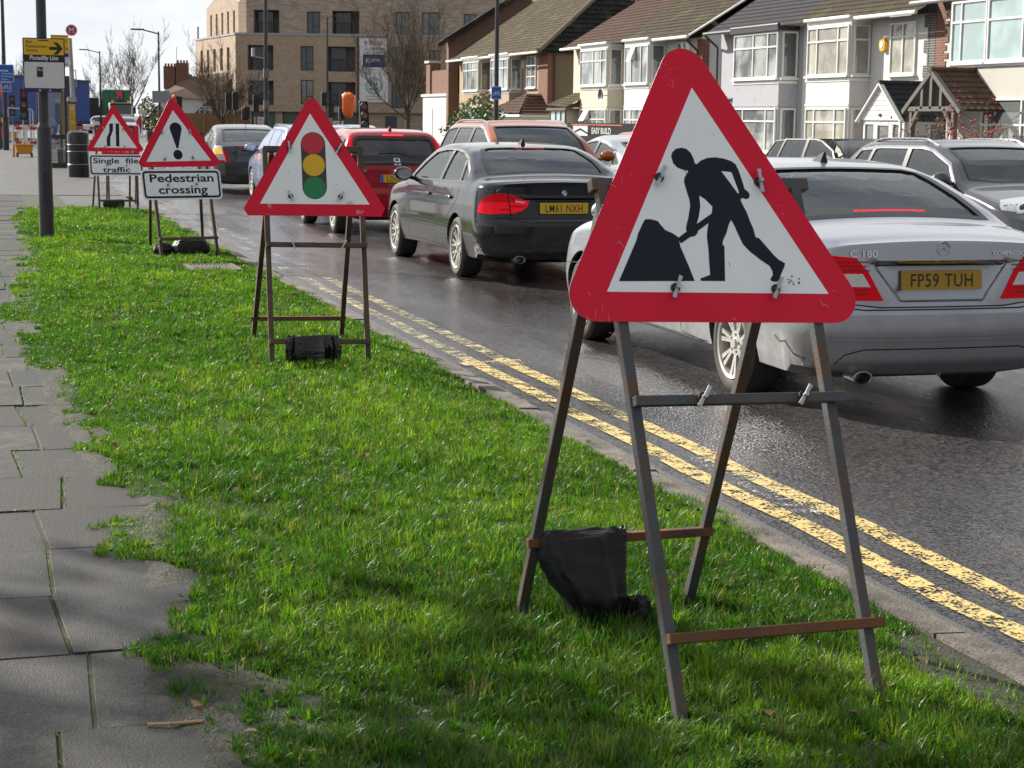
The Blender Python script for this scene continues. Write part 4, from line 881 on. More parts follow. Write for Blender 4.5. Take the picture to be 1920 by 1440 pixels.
for g_ in ('bL', 'bR'):
    mb = MB(); [c.ribbon(mb, [(-.25+.06*abs(z_-.8), z_), (.17, z_+.008)], .006, g_, .011) for z_ in (.715, .738, .848, .872, .896)]; mb.build('lamp_rib', [mat('lamp_dark_red', (.12, .002, .004), .4)], g1, world=False, recalc=False)
plate_on(c, g1, 'FP59 TUH', .79, my=PLATE_D)
mb = MB(); c.ribbon(mb, [(-.41, .892), (.41, .892)], .026, 'B', .02); mb.build('boot_strip', [CHROME], g1, world=False, recalc=False)
mb = MB(); c.text(mb, 'C 180', -.50, .925, .055, 'B', .008, 0, .015, 'CENTER', 1.25); c.text(mb, 'KOMPRESSOR', .45, .93, .034, 'B', .008, 0, .012, 'CENTER', 1.2)
mb.build('badge_lettering', [CHROME], g1, world=False)
mb = MB(); y = c.hit(0, .965, 'B').y-.006
ringp = circ(0, .970, .043, 28); rin = circ(0, .970, .037, 28)
for k in range(28): mb.hexa([(ringp[k][0], y, ringp[k][1]), (ringp[(k+1) % 28][0], y, ringp[(k+1) % 28][1]), (ringp[(k+1) % 28][0], y+.012, ringp[(k+1) % 28][1]), (ringp[k][0], y+.012, ringp[k][1]), (rin[k][0], y, rin[k][1]), (rin[(k+1) % 28][0], y, rin[(k+1) % 28][1]), (rin[(k+1) % 28][0], y+.012, rin[(k+1) % 28][1]), (rin[k][0], y+.012, rin[k][1])])
for a in (90, 210, 330): ca, sa = math.cos(R(a)), math.sin(R(a)); mb.prism([(-.007*sa, .970+.007*ca), (.039*ca, .970+.039*sa), (.007*sa, .970-.007*ca)], lambda u, v, w: (u, w, v), y, y+.008)
mb.build('emblem', [CHROME], g1, world=False)
mb = MB(); c.ribbon(mb, [(-.43, .885), (-.265, .675), (.265, .675), (.43, .885)], .008, 'B', .008); mb.build('recess_shade_line', [mat('recess_shade', (.12, .12, .12), .5)], g1, world=False, recalc=False)  # dark ribbon paints the shade along the recess border
panel_lines(c, g1, [[(.80*K, .97), (.84*K, .5), (.82*K, .30), (.45*K, .27)], [(2.0*K, .95), (2.06*K, .5), (2.02*K, .28)], [(-.12*K, .96), (0, .82), (.35*K, .62)], [(-.36*K, .62), (-.9*K, .60)], [(1.98*K, .28), (.4*K, .28)], [(2.45*K, .62), (3.4*K, .55)]],
    [[(-.78, .655), (-.5, .625), (.5, .625), (.78, .655)], [(-.80, 1.0), (-.72, .93), (-.60, .70), (-.55, .655), (-.4, .638), (.4, .638), (.55, .655), (.60, .70), (.72, .93), (.80, 1.0)], [(-.72, .265), (-.62, .37), (-.5, .40), (.5, .40), (.62, .37), (.72, .265)], [(.55, .44), (.66, .44), (.66, .38)]])
mb = MB(); c.ribbon(mb, [(-.84, .47), (-.5, .455), (.5, .455), (.84, .47)], .02, 'B', .006); mb.build('bumper_strip', [P_SILVER], g1, world=False, recalc=False)
mb = MB(); c.ribbon(mb, [(-.41, .877), (.41, .877)], .012, 'B', .004); mb.build('boot_painted_shadow', [GAP], g1, world=False, recalc=False)  # dark ribbon painted as the shadow under the chrome strip
handles(c, g1, P_SILVER, (.25*K, 1.15*K), .86); mirrors(c, g1, P_SILVER, 1.98*K, 1.0); fin(c, g1, TRIM, .62*K); exhaust(c, g1, -.50, .235, c.y0*K+.06)
add_wheels(c, g1, 'twin17', .32, .225, .225, 7, 'twin')
# dented rear corner
mb = MB(); c.ribbon(mb, [(-.62*K, .45), (-.68*K, .42), (-.74*K, .43), (-.80*K, .36), (-.86*K, .345), (-.90*K, .30)], .012, 'L', .003); mb.build('dent_scrape', [mat('rust_scrape', (.12, .075, .045), .9)], g1, world=False, recalc=False)

# ---- black saloon
P_BLACK = paint('paint_black', (.012, .013, .017), .16, .0, dirt=((.12, .11, .09), .18, .62, .55))
c = sedan('b', ro=.98, fo=.78, ws=1.06, wid=[(-1.1, .905), (1.4, .905), (3.6, .90)], recess=(.30, .40, .68, .86, .025, 0),
    prof=[(-1.3, 1.0), (-.95, 1.045), (-.9, 1.065), (-.6, 1.09), (-.46, 1.10), (-.05, 1.27), (.22, 1.355), (.5, 1.40), (.95, 1.421), (1.3, 1.415), (1.62, 1.37), (1.9, 1.25), (2.25, 1.05), (2.40, 1.00), (2.9, .95), (3.3, .85), (3.5, .74), (3.9, .66)],
    rear_dy=[(0, .10), (.24, .06), (.32, .01), (.5, 0), (.62, .0), (.66, .04), (.7, .045), (.9, .065), (1.0, .06), (1.06, .05), (1.1, .1)])
K = 1.06
g2 = root('saloon_car', 'black saloon car with badge 320d and pale dust on its side, brake lights lit', 'car', (5.84, 18.75, 0), 0, 'cars queuing in the near lane')
dl = [(-.26*K, 1.06), (-.16*K, 1.14), (.08*K, 1.25), (.36*K, 1.315), (.7*K, 1.34), (1.1*K, 1.335), (1.45*K, 1.30), (1.75*K, 1.18), (2.03*K, 1.03), (2.05*K, .985), (.6*K, 1.0), (-.24*K, 1.02)]
rwp = [(-.64, -.38*K), (.64, -.38*K), (.62, -.1*K), (.53, .26*K), (.45, .32*K), (-.45, .32*K), (-.53, .26*K), (-.62, -.1*K)]
build_body(c, g2, P_BLACK, .32, [dl], [rwp, wsp]); interior(c, g2)
sidewin(c, g2, [dl], GLASS, [((.80*K, .99), (.76*K, 1.35), .10), ((.0*K, 1.0), (.10*K, 1.26), .05)])
screens(c, g2, [('rear_window', rwp, 'T', GLASS, .05), ('windscreen', wsp, 'T', GLASS, .03)])
mb = MB(); c.patch(mb, [(-.17, .262*K), (.17, .262*K), (.17, .285*K), (-.17, .285*K)], 'T', .006); mb.build('brake_light', [LRED_ON], g2, world=False)
lamp(c, g2, [([(-.235, .725), (0, .715), (.14, .73), (.13, .80), (.06, .885), (-.06, .925), (-.17, .92), (-.225, .89)], 'b', LRED_ON), ([(-.225, .835), (.11, .835), (.06, .885), (-.06, .922), (-.17, .917), (-.22, .89)], 'b', LRED)])
lamp(c, g2, [([(-.585, .885), (-.365, .85), (-.385, .80), (-.46, .745), (-.565, .728)], 'B', LRED_ON), ([(-.58, .805), (-.385, .80), (-.46, .785), (-.575, .785)], 'B', LRED), ([(-.42, .838), (-.52, .852), (-.52, .838), (-.42, .824)], 'B', LCLR)], 'boot_light')
mb = MB(); [c.ribbon(mb, [(g_*.60, .93), (g_*.585, .83), (g_*.57, .70)], .012, 'B', .012) for g_ in (-1, 1)]; [c.ribbon(mb, [(g_*.59, .765), (g_*.68, .762)], .008, 'B', .012) for g_ in (-1, 1)]; mb.build('lamp_gap', [GAP], g2, world=False, recalc=False)
lamp(c, g2, [([(-.3, .64), (.25, .70), (.3, .8), (.05, .86), (-.28, .74)], 'f', HLAMP)], 'headlight')
plate_on(c, g2, 'LM61 NXH', .775)
mb = MB(); c.text(mb, '320d', .43, .905, .052, 'B', .008, 0, .015, 'CENTER', 1.15); mb.build('badge_lettering', [CHROME], g2, world=False)
mb = MB(); y = c.hit(0, .93, 'B').y
BLU = mat('badge_blue', (.06, .25, .6), .3); 
mb.prism(circ(0, .93, .041, 28), lambda u, v, w: (u, y-w, v), .002, .006, 2); mb.prism(circ(0, .93, .028, 28), lambda u, v, w: (u, y-w, v), .006, .0066, 1)
for a in (0, 180): mb.prism([(0, .93)]+[(.027*math.cos(R(a+90*t/8)), .93+.027*math.sin(R(a+90*t/8))) for t in range(9)], lambda u, v, w: (u, y-w, v), .0066, .0072, 0)
mb.build('emblem', [BLU, mat('badge_white', (.8, .8, .8), .3), TRIM], g2, world=False)
panel_lines(c, g2, [[(.80*K, .97), (.84*K, .5), (.82*K, .30), (.45*K, .27)], [(2.0*K, .95), (2.06*K, .5), (2.02*K, .28)], [(-.06*K, .96), (0, .82), (.35*K, .62)], [(-.36*K, .60), (-.8*K, .67)], [(1.98*K, .30), (.4*K, .30)]],
    [[(-.83, .68), (-.6, .672), (.6, .672), (.83, .68)], [(-.80, 1.02), (-.70, .93), (-.64, .74), (-.58, .66), (-.4, .63), (.4, .63), (.58, .66), (.64, .74), (.70, .93), (.80, 1.02)], [(-.52, .50), (-.47, .40), (-.40, .385), (.40, .385), (.47, .40), (.52, .50)], [(-.78, .47), (-.6, .42), (-.5, .42)], [(-.72, .25), (-.4, .31), (.4, .31), (.72, .25)]])
mb = MB(); c.ribbon(mb, [(-.31, .845), (.31, .845)], .015, 'B', .004); mb.build('boot_painted_shadow', [GAP], g2, world=False, recalc=False)  # painted shadow line across the top of the plate recess
handles(c, g2, P_BLACK, (.28*K, 1.18*K), .84); mirrors(c, g2, P_BLACK, 1.95*K, 1.0); fin(c, g2, TRIM, .55*K); exhaust(c, g2, -.48, .25, c.y0*K+.05)
add_wheels(c, g2, 'vee18', .32, .235, .235, 8, 'vee')
# ---------------------------------------------------------------- the other cars
def hatch_prof(h, ro, wb, fo, tail=.30, bz=1.0, hood=1.0, rake=.75):
    # upright tail, roof, raked screen, short bonnet
    y0 = -ro; y1 = wb+fo; ws = wb-.42
    return [(y0-.3, bz-.02), (y0+.02, bz), (y0+.06, bz+.06), (y0+tail, h-.09), (y0+tail+.12, h-.045), (y0+tail+.5, h-.012), (wb*.45, h), (ws-rake-.25, h-.03), (ws-rake, h-.075), (ws-rake*.4, (h+hood)/2+.03), (ws, hood+.06), (ws+.12, hood), (wb, hood-.05), (y1-.3, hood-.17), (y1-.1, hood-.29), (y1+.3, hood-.38)]
def fast_prof(h, ro, wb, fo, deck=1.06, hood=.98, rake=.75):
    y0 = -ro; y1 = wb+fo; ws = wb-.42
    return [(y0-.3, deck-.08), (y0+.02, deck-.03), (y0+.10, deck), (y0+.4, deck+.10), (.1, h-.17), (.55, h-.06), (1.1, h), (ws-rake-.2, h-.03), (ws-rake, h-.075), (ws-rake*.4, (h+hood)/2+.03), (ws, hood+.06), (ws+.12, hood), (wb, hood-.05), (y1-.3, hood-.17), (y1-.1, hood-.29), (y1+.3, hood-.38)]
def auto(label, loc, rz, pnt, kind='hatch', h=1.5, wb=2.6, ro=.75, fo=.85, W=.88, group=None, gl=None, belt=.96, tail=.3, rear_on=False, rail=None, n=70, cut=True, r=.31, detail=True, plate_t=None, tint=None, hood=1.0, chrome=None, rake=.75, cat='car', name='car'):
    gl = gl or FGLASS; rg_ = tint or gl
    pf = hatch_prof(h, ro, wb, fo, tail, belt+.04, hood, rake) if kind != 'fast' else fast_prof(h, ro, wb, fo, belt+.10, hood, rake)
    bz = belt
    c = Car(n=n, wb=wb, ro=ro, fo=fo, wid=[(-1.2, W), (1.4, W), (wb+fo, W-.005)], belt=[(-ro, bz), (0, bz-.01), (wb-.5, bz-.045), (wb+fo, bz-.18)], prof=pf, rear_dy=[(0, .12), (.25, .06), (.4, 0), (.62, .01), (.66, .04), (.95, .05), (1.1, .07), (h, .16)], zb=.2, crown=.045, tum=.36, cab=(-ro+tail+.05, wb-.62), zseat=1.02+(h-1.5)*.6, ztop=h-.04, zdash=bz+.0, rc=.14, topz0=.75)
    rt_ = root(name, label, cat, loc, rz, group)
    ws = wb-.42; ra = h-.075-.05-.05; wtop = h-.135
    if kind == 'fast': dl = [(-ro+.62, bz+.06), (-.02, h-.25), (.5, h-.15), (1.05, h-.10), (ws-rake-.1, h-.135), (ws-rake*.45, (h+hood)/2-.03), (ws-.02, bz+.0), (ws-.05, bz-.015), (.3, bz+.01)]
    else: dl = [(-ro+.22+tail*.35, bz+.05), (-ro+tail+.12, wtop-.02), (-ro+tail+.6, wtop+.02), (wb*.45, wtop+.03), (ws-rake-.1, wtop), (ws-rake*.45, (h+hood)/2-.035), (ws-.02, bz+.0), (ws-.05, bz-.015), (.3, bz+.01)]
    wsp_ = [(-.66, ws-.02), (-.56, ws-rake+.02), (.56, ws-rake+.02), (.66, ws-.02), (.3, ws+.06), (-.3, ws+.06)]
    if kind == 'fast': rw = [(-.60, -ro+.34), (.60, -ro+.34), (.52, .35), (-.52, .35)]; tp = [rw, wsp_]; rp_ = []
    else: rw = [(-.62, bz+.12), (.62, bz+.12), (.55, h-.16), (.50, h-.135), (-.50, h-.135), (-.55, h-.16)]; tp = [wsp_]; rp_ = [rw]
    if cut: build_body(c, rt_, pnt, r, [dl], tp, rp_); interior(c, rt_)
    else: build_body(c, rt_, pnt, r, [], [], [])
    o_ = -.010 if cut else .004
    c.o_ = o_
    if cut:
        sidewin(c, rt_, [dl], gl, [((wb*.36, bz), (wb*.34, wtop+.05), .10), ((-.02, bz), (.05, wtop+.04), .07)], chrome)
        screens(c, rt_, [('rear_window', rw, 'T' if kind == 'fast' else 'B', rg_, .05), ('windscreen', wsp_, 'T', gl, .03)])
    else:
        OG = mat('dark_window', (.04, .05, .055), .06, spec=.8)
        for g in ('L', 'R'): mb = MB(); c.patch(mb, dl, g, .004, 0, .15); mb.build('side_window', [OG], rt_, world=False)
        mb = MB(); c.patch(mb, rw, 'T' if kind == 'fast' else 'B', .004, 0, .15); mb.build('rear_window', [OG], rt_, world=False)
        mb = MB(); c.patch(mb, wsp_, 'T', .004, 0, .15); mb.build('windscreen', [OG], rt_, world=False)
    lamp(c, rt_, [([(-.20, bz-.28), (.16, bz-.24), (.20, bz-.1), (.12, bz-.02), (-.16, bz-.04)], 'b', LRED_ON if rear_on else LRED)])
    hz_ = bz-.18
    lamp(c, rt_, [([(-.34, hz_-.10), (.22, hz_-.04), (.30, hz_+.06), (.08, hz_+.10), (-.30, hz_)], 'f', HLAMP)], 'headlight')
    mirrors(c, rt_, pnt, ws-.12, bz+.05)
    if detail:
        panel_lines(c, rt_, [[(wb*.36, bz-.02), (wb*.37, .5), (wb*.36, .3), (.42, .28)], [(ws-.1, bz-.04), (ws-.04, .5), (ws-.06, .3), (wb*.36, .3)], [(-.1, bz-.02), (.02, .8), (.34, .6)]], [[(-.78, .68), (.78, .68)]])
        handles(c, rt_, pnt, (.3, wb*.36+.18), bz-.12)
    if rail: rails(c, rt_, rail, .60, -ro+tail+.15, ws-rake-.1)
    add_wheels(c, rt_, 'std%d%d' % (r*100, n), r, .21, r-.09, 10 if r < .33 else 5, 'plain' if r < .33 else 'twin')
    if plate_t: plate_on(c, rt_, plate_t, bz-.18, blue=True)
    return c, rt_
NEAR = 'cars queuing in the near lane'; FAR_ = 'cars beyond the queue across the road'
# red hatchback
P_RED = paint('paint_red', (.36, .008, .022), .2, .25)
c, g3 = auto('red hatchback with tall dark rear window and lit red brake lamps in the queue', (5.88, 26.15, 0), 0, P_RED, 'hatch', 1.52, 2.5, .62, .80, .85, NEAR, belt=.99, tail=.34, rear_on=True, plate_t='LO16 NVZ', tint=DGLASS, n=80, r=.30)
for g in ('L', 'R'):
    mb = MB(); s_ = -1 if g == 'L' else 1; c.patch(mb, [(s_*.66, 1.02), (s_*.79, 1.0), (s_*.70, 1.34), (s_*.66, 1.42), (s_*.60, 1.38)], 'B', .006); mb.build('tail_light', [LRED_ON], g3, world=False)
mb = MB(); c.patch(mb, [(-.15, 1.415), (.15, 1.415), (.15, 1.432), (-.15, 1.432)], 'B', .03); mb.build('brake_light', [mat('lamp_red_bright', (.9, .02, .02), .2, emit=1.5)], g3, world=False)
mb = MB(); c.patch(mb, [(-.62, .995), (.62, .995), (.62, 1.10), (-.62, 1.10)], 'B', .005); mb.build('tailgate_trim', [TRIM], g3, world=False)
mb = MB()
for a, b in (((-.032, 1.015), (-.026, 1.085)), ((.032, 1.015), (.026, 1.085)), ((-.028, 1.048), (.028, 1.048)), ((-.045, 1.005), (-.038, 1.095)), ((.045, 1.005), (.038, 1.095)), ((-.045, 1.005), (.045, 1.005)), ((-.038, 1.095), (.038, 1.095))): c.ribbon(mb, [a, b], .012, 'B', .013)
mb.build('emblem', [CHROME], g3, world=False, recalc=False)
mb = MB(); c.text(mb, 'Jazz', -.50, .905, .07, 'B', .010, 0, .02); mb.build('badge_lettering', [CHROME], g3, world=False)
mb = MB(); c.ribbon(mb, [(.30, 1.13), (.05, 1.20), (-.24, 1.19)], .014, 'B', .025); mb.build('rear_wiper', [TRIM], g3, world=False, recalc=False)
fin(c, g3, P_RED, .0)
# dark liftback at the head
P_OLIVE = paint('paint_dark_grey', (.055, .058, .058), .22, .3, dirt=((.20, .19, .16), .2, .9, .5))
c, g4 = auto('dark grey liftback with a split rear window and an amber indicator, head of the queue', (5.85, 40.0, 0), 0, P_OLIVE, 'fast', 1.49, 2.7, .80, .98, .875, NEAR, belt=.97, rear_on=False, n=80, hood=.98, rake=.95)
for g in ('L', 'R'):
    mb = MB(); c.patch(mb, [(-.16, .68), (.12, .70), (.16, 1.0), (.06, 1.04), (-.08, 1.02)], 'b'+g, .012); c.patch(mb, [(-.10, .86), (.08, .86), (.09, .97), (-.08, .97)], 'b'+g, .016, 1); c.patch(mb, [(-.15, .68), (.11, .70), (.12, .735), (-.14, .725)], 'b'+g, .016, 2); mb.build('tail_light', [LCLR, LAMB, LRED], g4, world=False)
mb = MB(); c.patch(mb, [(-.55, .88), (.55, .88), (.6, 1.0), (-.6, 1.0)], 'B', .006); mb.build('lower_rear_window', [DGLASS], g4, world=False)
mb = MB(); c.patch(mb, [(-.3, 1.005), (.3, 1.005), (.3, 1.02), (-.3, 1.02)], 'B', .012); mb.build('brake_light', [LRED_ON], g4, world=False)
mb = MB(); c.patch(mb, [(-.6, .40), (.6, .40), (.62, .67), (-.62, .67)], 'B', .004); mb.build('rear_bumper', [TRIM], g4, world=False)
mb = MB(); c.ribbon(mb, [(-.50, .42), (-.2, .30), (.05, .27)], .014, 'T', .02); mb.build('rear_wiper', [TRIM], g4, world=False, recalc=False)
p = c.hit(0, .45, 'T'); mb = MB(); mb.tube(p, p+Vector((0, -.12, .16)), .006, .003, 6); mb.build('aerial', [TRIM], g4, world=False)
# blue estate
P_BLUE = paint('paint_pale_blue', (.20, .27, .44), .25, .35, dirt=((.25, .24, .21), .2, .8, .5))
auto('pale blue estate car with roof rails, half hidden by the traffic light sign', (6.36, 34.5, 0), 0, P_BLUE, 'hatch', 1.53, 2.7, .95, .88, .88, NEAR, belt=.97, tail=.45, rail=CHROME, n=80)
# oncoming
P_ORANGE = paint('paint_copper', (.40, .10, .022), .25, .4)
c, g6 = auto('copper orange sport utility car with silver roof rails facing the camera', (7.92, 27.3, 0), math.pi, P_ORANGE, 'hatch', 1.66, 2.7, 1.0, .93, .91, FAR_, gl=GLASS, belt=1.08, tail=.35, rail=CHROME, n=84, hood=1.10, r=.35, chrome=True)
P_GREY = paint('paint_graphite', (.085, .085, .095), .2, .6)
c, g7 = auto('dark graphite crossover with silver roof rails and round headlamps, facing the camera', (11.6, 20.75, 0), math.pi, P_GREY, 'hatch', 1.50, 2.7, .95, .92, .90, FAR_, gl=GLASS, belt=.98, tail=.55, rail=CHROME, n=96, hood=1.0, r=.35, chrome=True, rake=.72)
for g in ('L', 'R'):
    mb = MB(); 
    for rr_, m_, o_ in ((.075, 0, .009), (.06, 1, .012), (.035, 2, .015)): c.patch(mb, circ(.02, .80, rr_, 18), 'f'+g, o_, m_, .04)
    mb.build('headlamp_lens', [CHROME, LCLR, GAP], g7, world=False)
mb = MB(); c.patch(mb, rrect(-.42, .42, .58, .80, .06), 'F', .006); mb.build('grille', [TRIM], g7, world=False)
P_SIL2 = paint('paint_silver_blue', (.36, .39, .43), .25, .55)
auto('silver saloon seen from behind beyond the copper car, red lamp beside the big sign', (10.45, 27.0, 0), 0, P_SIL2, 'fast', 1.45, 2.7, .98, .85, .89, FAR_, gl=GLASS, belt=.95, n=70)
P_WHITE = paint('paint_white', (.62, .64, .66), .25, .0)
auto('white estate car with dark windows facing the camera, parked by the white house', (14.5, 29.6, 0), math.pi, P_WHITE, 'hatch', 1.50, 2.75, .95, .88, .90, FAR_, gl=DGLASS, belt=.98, tail=.5, n=70)
P_RED2 = paint('paint_bright_red', (.45, .02, .015), .22, .1)
auto('bright red hatchback parked in front of the long black trailer', (14.1, 36.2, 0), 0, P_RED2, 'hatch', 1.44, 2.5, .7, .8, .86, FAR_, belt=.94, n=50, detail=False)
auto('small white hatchback between the copper car and the silver saloon', (12.2, 32.3, 0), 0, P_WHITE, 'hatch', 1.30, 2.4, .7, .8, .85, FAR_, belt=.88, n=50, detail=False, hood=.92)
P_NAVY = paint('paint_navy', (.05, .07, .10), .22, .5)
auto('dark blue saloon beyond the red hatchback, only its roof showing', (10.9, 37.6, 0), math.pi, P_NAVY, 'fast', 1.44, 2.7, .95, .85, .89, FAR_, belt=.95, n=50, detail=False)
auto('silver car far ahead showing beside the traffic light sign', (10.75, 53.6, 0), math.pi, P_SIL2, 'hatch', 1.45, 2.6, .8, .85, .88, FAR_, n=40, cut=False, detail=False)
auto('silver car in front of the green lorry far up the road', (12.1, 151, 0), math.pi, P_SIL2, 'hatch', 1.45, 2.6, .8, .85, .88, FAR_, n=40, cut=False, detail=False)
auto('white car far up the road at the left, nose on beside the blue trailer', (9.3, 163, 0), math.pi, P_WHITE, 'hatch', 1.45, 2.6, .8, .85, .88, FAR_, n=40, cut=False, detail=False)
auto('white car with a black window side on, far up the road left of the lorry', (11.0, 165, 0), -1.9, P_WHITE, 'hatch', 1.5, 2.6, .8, .85, .88, FAR_, n=40, cut=False, detail=False)
# black trailer with lettering
t = root('box_trailer', 'long low black trailer lettered EASY BUILD, parked in front of the cream house', 'trailer', (17.9, 49, 0))
PB = mat('paint_matt_black', (.010, .010, .012), .6, var=.2, spec=.12)
mb = MB(); mb.prism(rrect(45.6, 53.6, .50, 1.58, .16), lambda u, v, w: (w, u, v), 17.0, 18.9); mb.build('body', [PB], t, bevel=.03)
mb = MB(); mb.box(16.992, 17.0, 46.8, 51.2, 1.525, 1.545); mb.build('stripe', [mat('stripe_orange', (.7, .12, .03), .5)], t)
def FT(u, v, w=0.): return (17.0-w, u, v)
mb = MB(); q = text_mb('EASY BUILD', .24, .012, 'LEFT', 1.0); mb.add(q, lambda x, y, z: FT(49.35-x*1.3, 1.29+y, .006)); mb.build('lettering', [mat('letter_grey', (.55, .55, .55), .5)], t)
mb = MB(); mb.box(16.994, 17.0, 49.7, 51.0, 1.22, 1.50); mb.prism([(49.6, 1.30), (50.35, 1.44), (51.1, 1.30), (51.1, 1.25), (50.35, 1.38), (49.6, 1.25)], FT, .007, .012, 1); mb.build('logo', [mat('letter_grey', (.55, .55, .55), .5), PB], t)
for y in (48.2, 49.4):
    for x in (17.12, 18.78): mb = MB(); mb.lathe([(.01, -.1), (.2, -.11), (.32, -.09), (.34, 0), (.32, .09), (.2, .11), (.01, .1)], (x, y, .34), 20, 0, 'x'); mb.build('wheel', [TYRE], t, smooth=40)
mb = MB(); mb.box(17.2, 18.7, 46.5, 52.8, .42, .48); mb.bar((17.95, 45.6, .5), (17.95, 44.4, .48), .1, .1); mb.tube((17.95, 44.8, .48), (17.95, 44.8, 0), .05); mb.build('chassis', [PB], t)
# ---------------------------------------------------------------- houses across the road
WFRAME = mat('upvc_white', (.66, .66, .64), .35, var=.04)
def curtain_glass(name, a, b, scale=26., amt=.6):
    # a pane with net curtain or blind close behind it
    if name in MATS: return MATS[name]
    m = bpy.data.materials.new(name); m.use_nodes = True; n = m.node_tree.nodes; L = m.node_tree.links; p = n['Principled BSDF']
    t = n.new('ShaderNodeTexCoord'); mp_ = n.new('ShaderNodeMapping'); L.new(t.outputs['Object'], mp_.inputs[0])
    w_ = n.new('ShaderNodeTexWave'); w_.inputs['Scale'].default_value = scale; w_.inputs['Distortion'].default_value = 4; w_.inputs['Detail'].default_value = 2
    w_.bands_direction = 'Z' if name.endswith('blind') else 'Y'
    if name.endswith('blind'): w_.inputs['Distortion'].default_value = .2
    L.new(mp_.outputs[0], w_.inputs['Vector'])
    nz_ = n.new('ShaderNodeTexNoise'); nz_.inputs['Scale'].default_value = .9; nz_.inputs['Detail'].default_value = 3; L.new(t.outputs['Object'], nz_.inputs['Vector'])
    rm_ = n.new('ShaderNodeMapRange'); rm_.inputs[1].default_value = .40; rm_.inputs[2].default_value = .55; L.new(nz_.outputs[0], rm_.inputs[0])
    c1 = n.new('ShaderNodeMix'); c1.data_type = 'RGBA'; c1.inputs[6].default_value = (*a, 1); c1.inputs[7].default_value = (*b, 1); L.new(w_.outputs[0], c1.inputs[0])
    c2 = n.new('ShaderNodeMix'); c2.data_type = 'RGBA'; c2.inputs[7].default_value = (*[x*.22 for x in a], 1); L.new(c1.outputs[2], c2.inputs[6])
    ml_ = n.new('ShaderNodeMath'); ml_.operation = 'MULTIPLY'; ml_.inputs[1].default_value = amt; L.new(rm_.outputs[0], ml_.inputs[0]); L.new(ml_.outputs[0], c2.inputs[0]); L.new(c2.outputs[2], p.inputs['Base Color'])
    p.inputs['Roughness'].default_value = .9; p.inputs['Coat Weight'].default_value = 1; p.inputs['Coat Roughness'].default_value = .02; p.inputs['Coat IOR'].default_value = 2.0
    MATS[name] = m; return m
CG = curtain_glass('pane_net_curtain', (.20, .235, .23), (.42, .46, .44), 26, .85); CB = curtain_glass('pane_white_blind', (.24, .225, .18), (.50, .48, .41), 16, .45); CD = curtain_glass('pane_dim', (.06, .075, .075), (.13, .15, .15), 14, .4); CT = curtain_glass('pane_teal_curtain', (.20, .30, .31), (.42, .55, .55), 20, .3)
def win(par, F, u0, u1, v0, v1, cols=(), rows=(), pane=CG, fm=WFRAME, fw=.055, sill=True, d=.07, name='window'):
    mb = MB(); mb.fbox(F, u0, u1, v0, v0+fw, 0, d); mb.fbox(F, u0, u1, v1-fw, v1, 0, d); mb.fbox(F, u0, u0+fw, v0+fw, v1-fw, 0, d-.002); mb.fbox(F, u1-fw, u1, v0+fw, v1-fw, 0, d-.002)
    for c in cols: u = u0+(u1-u0)*c; mb.fbox(F, u-fw*.55, u+fw*.55, v0+fw, v1-fw, 0, d-.006)
    for r_ in rows: v = v0+(v1-v0)*r_; mb.fbox(F, u0+fw, u1-fw, v-fw*.5, v+fw*.5, 0, d-.01)
    if sill: mb.fbox(F, u0-.06, u1+.06, v0-.07, v0-.002, 0, d+.06)
    o = mb.build(name, [fm], par); mb = MB(); mb.fbox(F, u0+fw*.5, u1-fw*.5, v0+fw*.5, v1-fw*.5, .002, .022); mb.build('pane', [pane], o); return o
def FX(X): return lambda u, v, w=0.: (X-w, u, v)            # faces the road
def FY(Y): return lambda u, v, w=0.: (u, Y-w, v)            # faces back down the road
def courses(mb, e0, e1, r0, r1, n, m=0, step=.03):
    # tiled slope: n overlapping courses from the eave e0-e1 to the ridge r0-r1
    e0, e1, r0, r1 = map(Vector, (e0, e1, r0, r1)); nn = (e1-e0).cross(r0-e0)
    if nn.length < 1e-6: nn = (e1-e0).cross(r1-e1)
    nn.normalize()
    if nn.z < 0: nn = -nn
    for k in range(n):
        a, b = k/n, (k+1)/n; A = e0.lerp(r0, a)+nn*step; B = e1.lerp(r1, a)+nn*step; Cc = e1.lerp(r1, b)+nn*.004; D = e0.lerp(r0, b)+nn*.004
        mb.poly([A, B, Cc, D], m); mb.poly([e0.lerp(r0, a), e1.lerp(r1, a), B, A], m)
def tile_mat(name, c1, c2, moss=None, pitch=.22, axis='Y'):
    c1 = tuple(q*.58 for q in c1); m = mat(name, c1, .9, var=.5, vs=5, spec=.2, col2=moss, c2at=(.52, .70), c2s=1.1)
    n = m.node_tree.nodes; L = m.node_tree.links; p = n['Principled BSDF']; t = n.new('ShaderNodeTexCoord')
    w_ = n.new('ShaderNodeTexWave'); w_.wave_type = 'BANDS'; w_.bands_direction = axis; w_.inputs['Scale'].default_value = .31/pitch; w_.inputs['Distortion'].default_value = 0; L.new(t.outputs['Object'], w_.inputs['Vector'])
    b = n.new('ShaderNodeBump'); b.inputs['Strength'].default_value = 1.; b.inputs['Distance'].default_value = .05; L.new(w_.outputs[0], b.inputs['Height']); L.new(b.outputs[0], p.inputs['Normal']); return m
T_BROWN = tile_mat('tile_brown', (.115, .065, .048), None, (.075, .06, .04)); T_DARK = tile_mat('tile_dark', (.05, .045, .04), None, (.13, .11, .05)); T_MOSS = tile_mat('tile_mossy', (.115, .088, .058), None, (.115, .125, .035)); T_GREY = tile_mat('tile_grey', (.075, .072, .082), None); T_MIX = tile_mat('tile_brown_mossy', (.09, .07, .05), None, (.10, .095, .035)); T_BLK = tile_mat('tile_black', (.025, .023, .022), None, (.06, .055, .045), axis='X')
GUT_W = mat('gutter_white', (.62, .62, .60), .5); GUT_B = mat('gutter_black', (.02, .02, .022), .4)
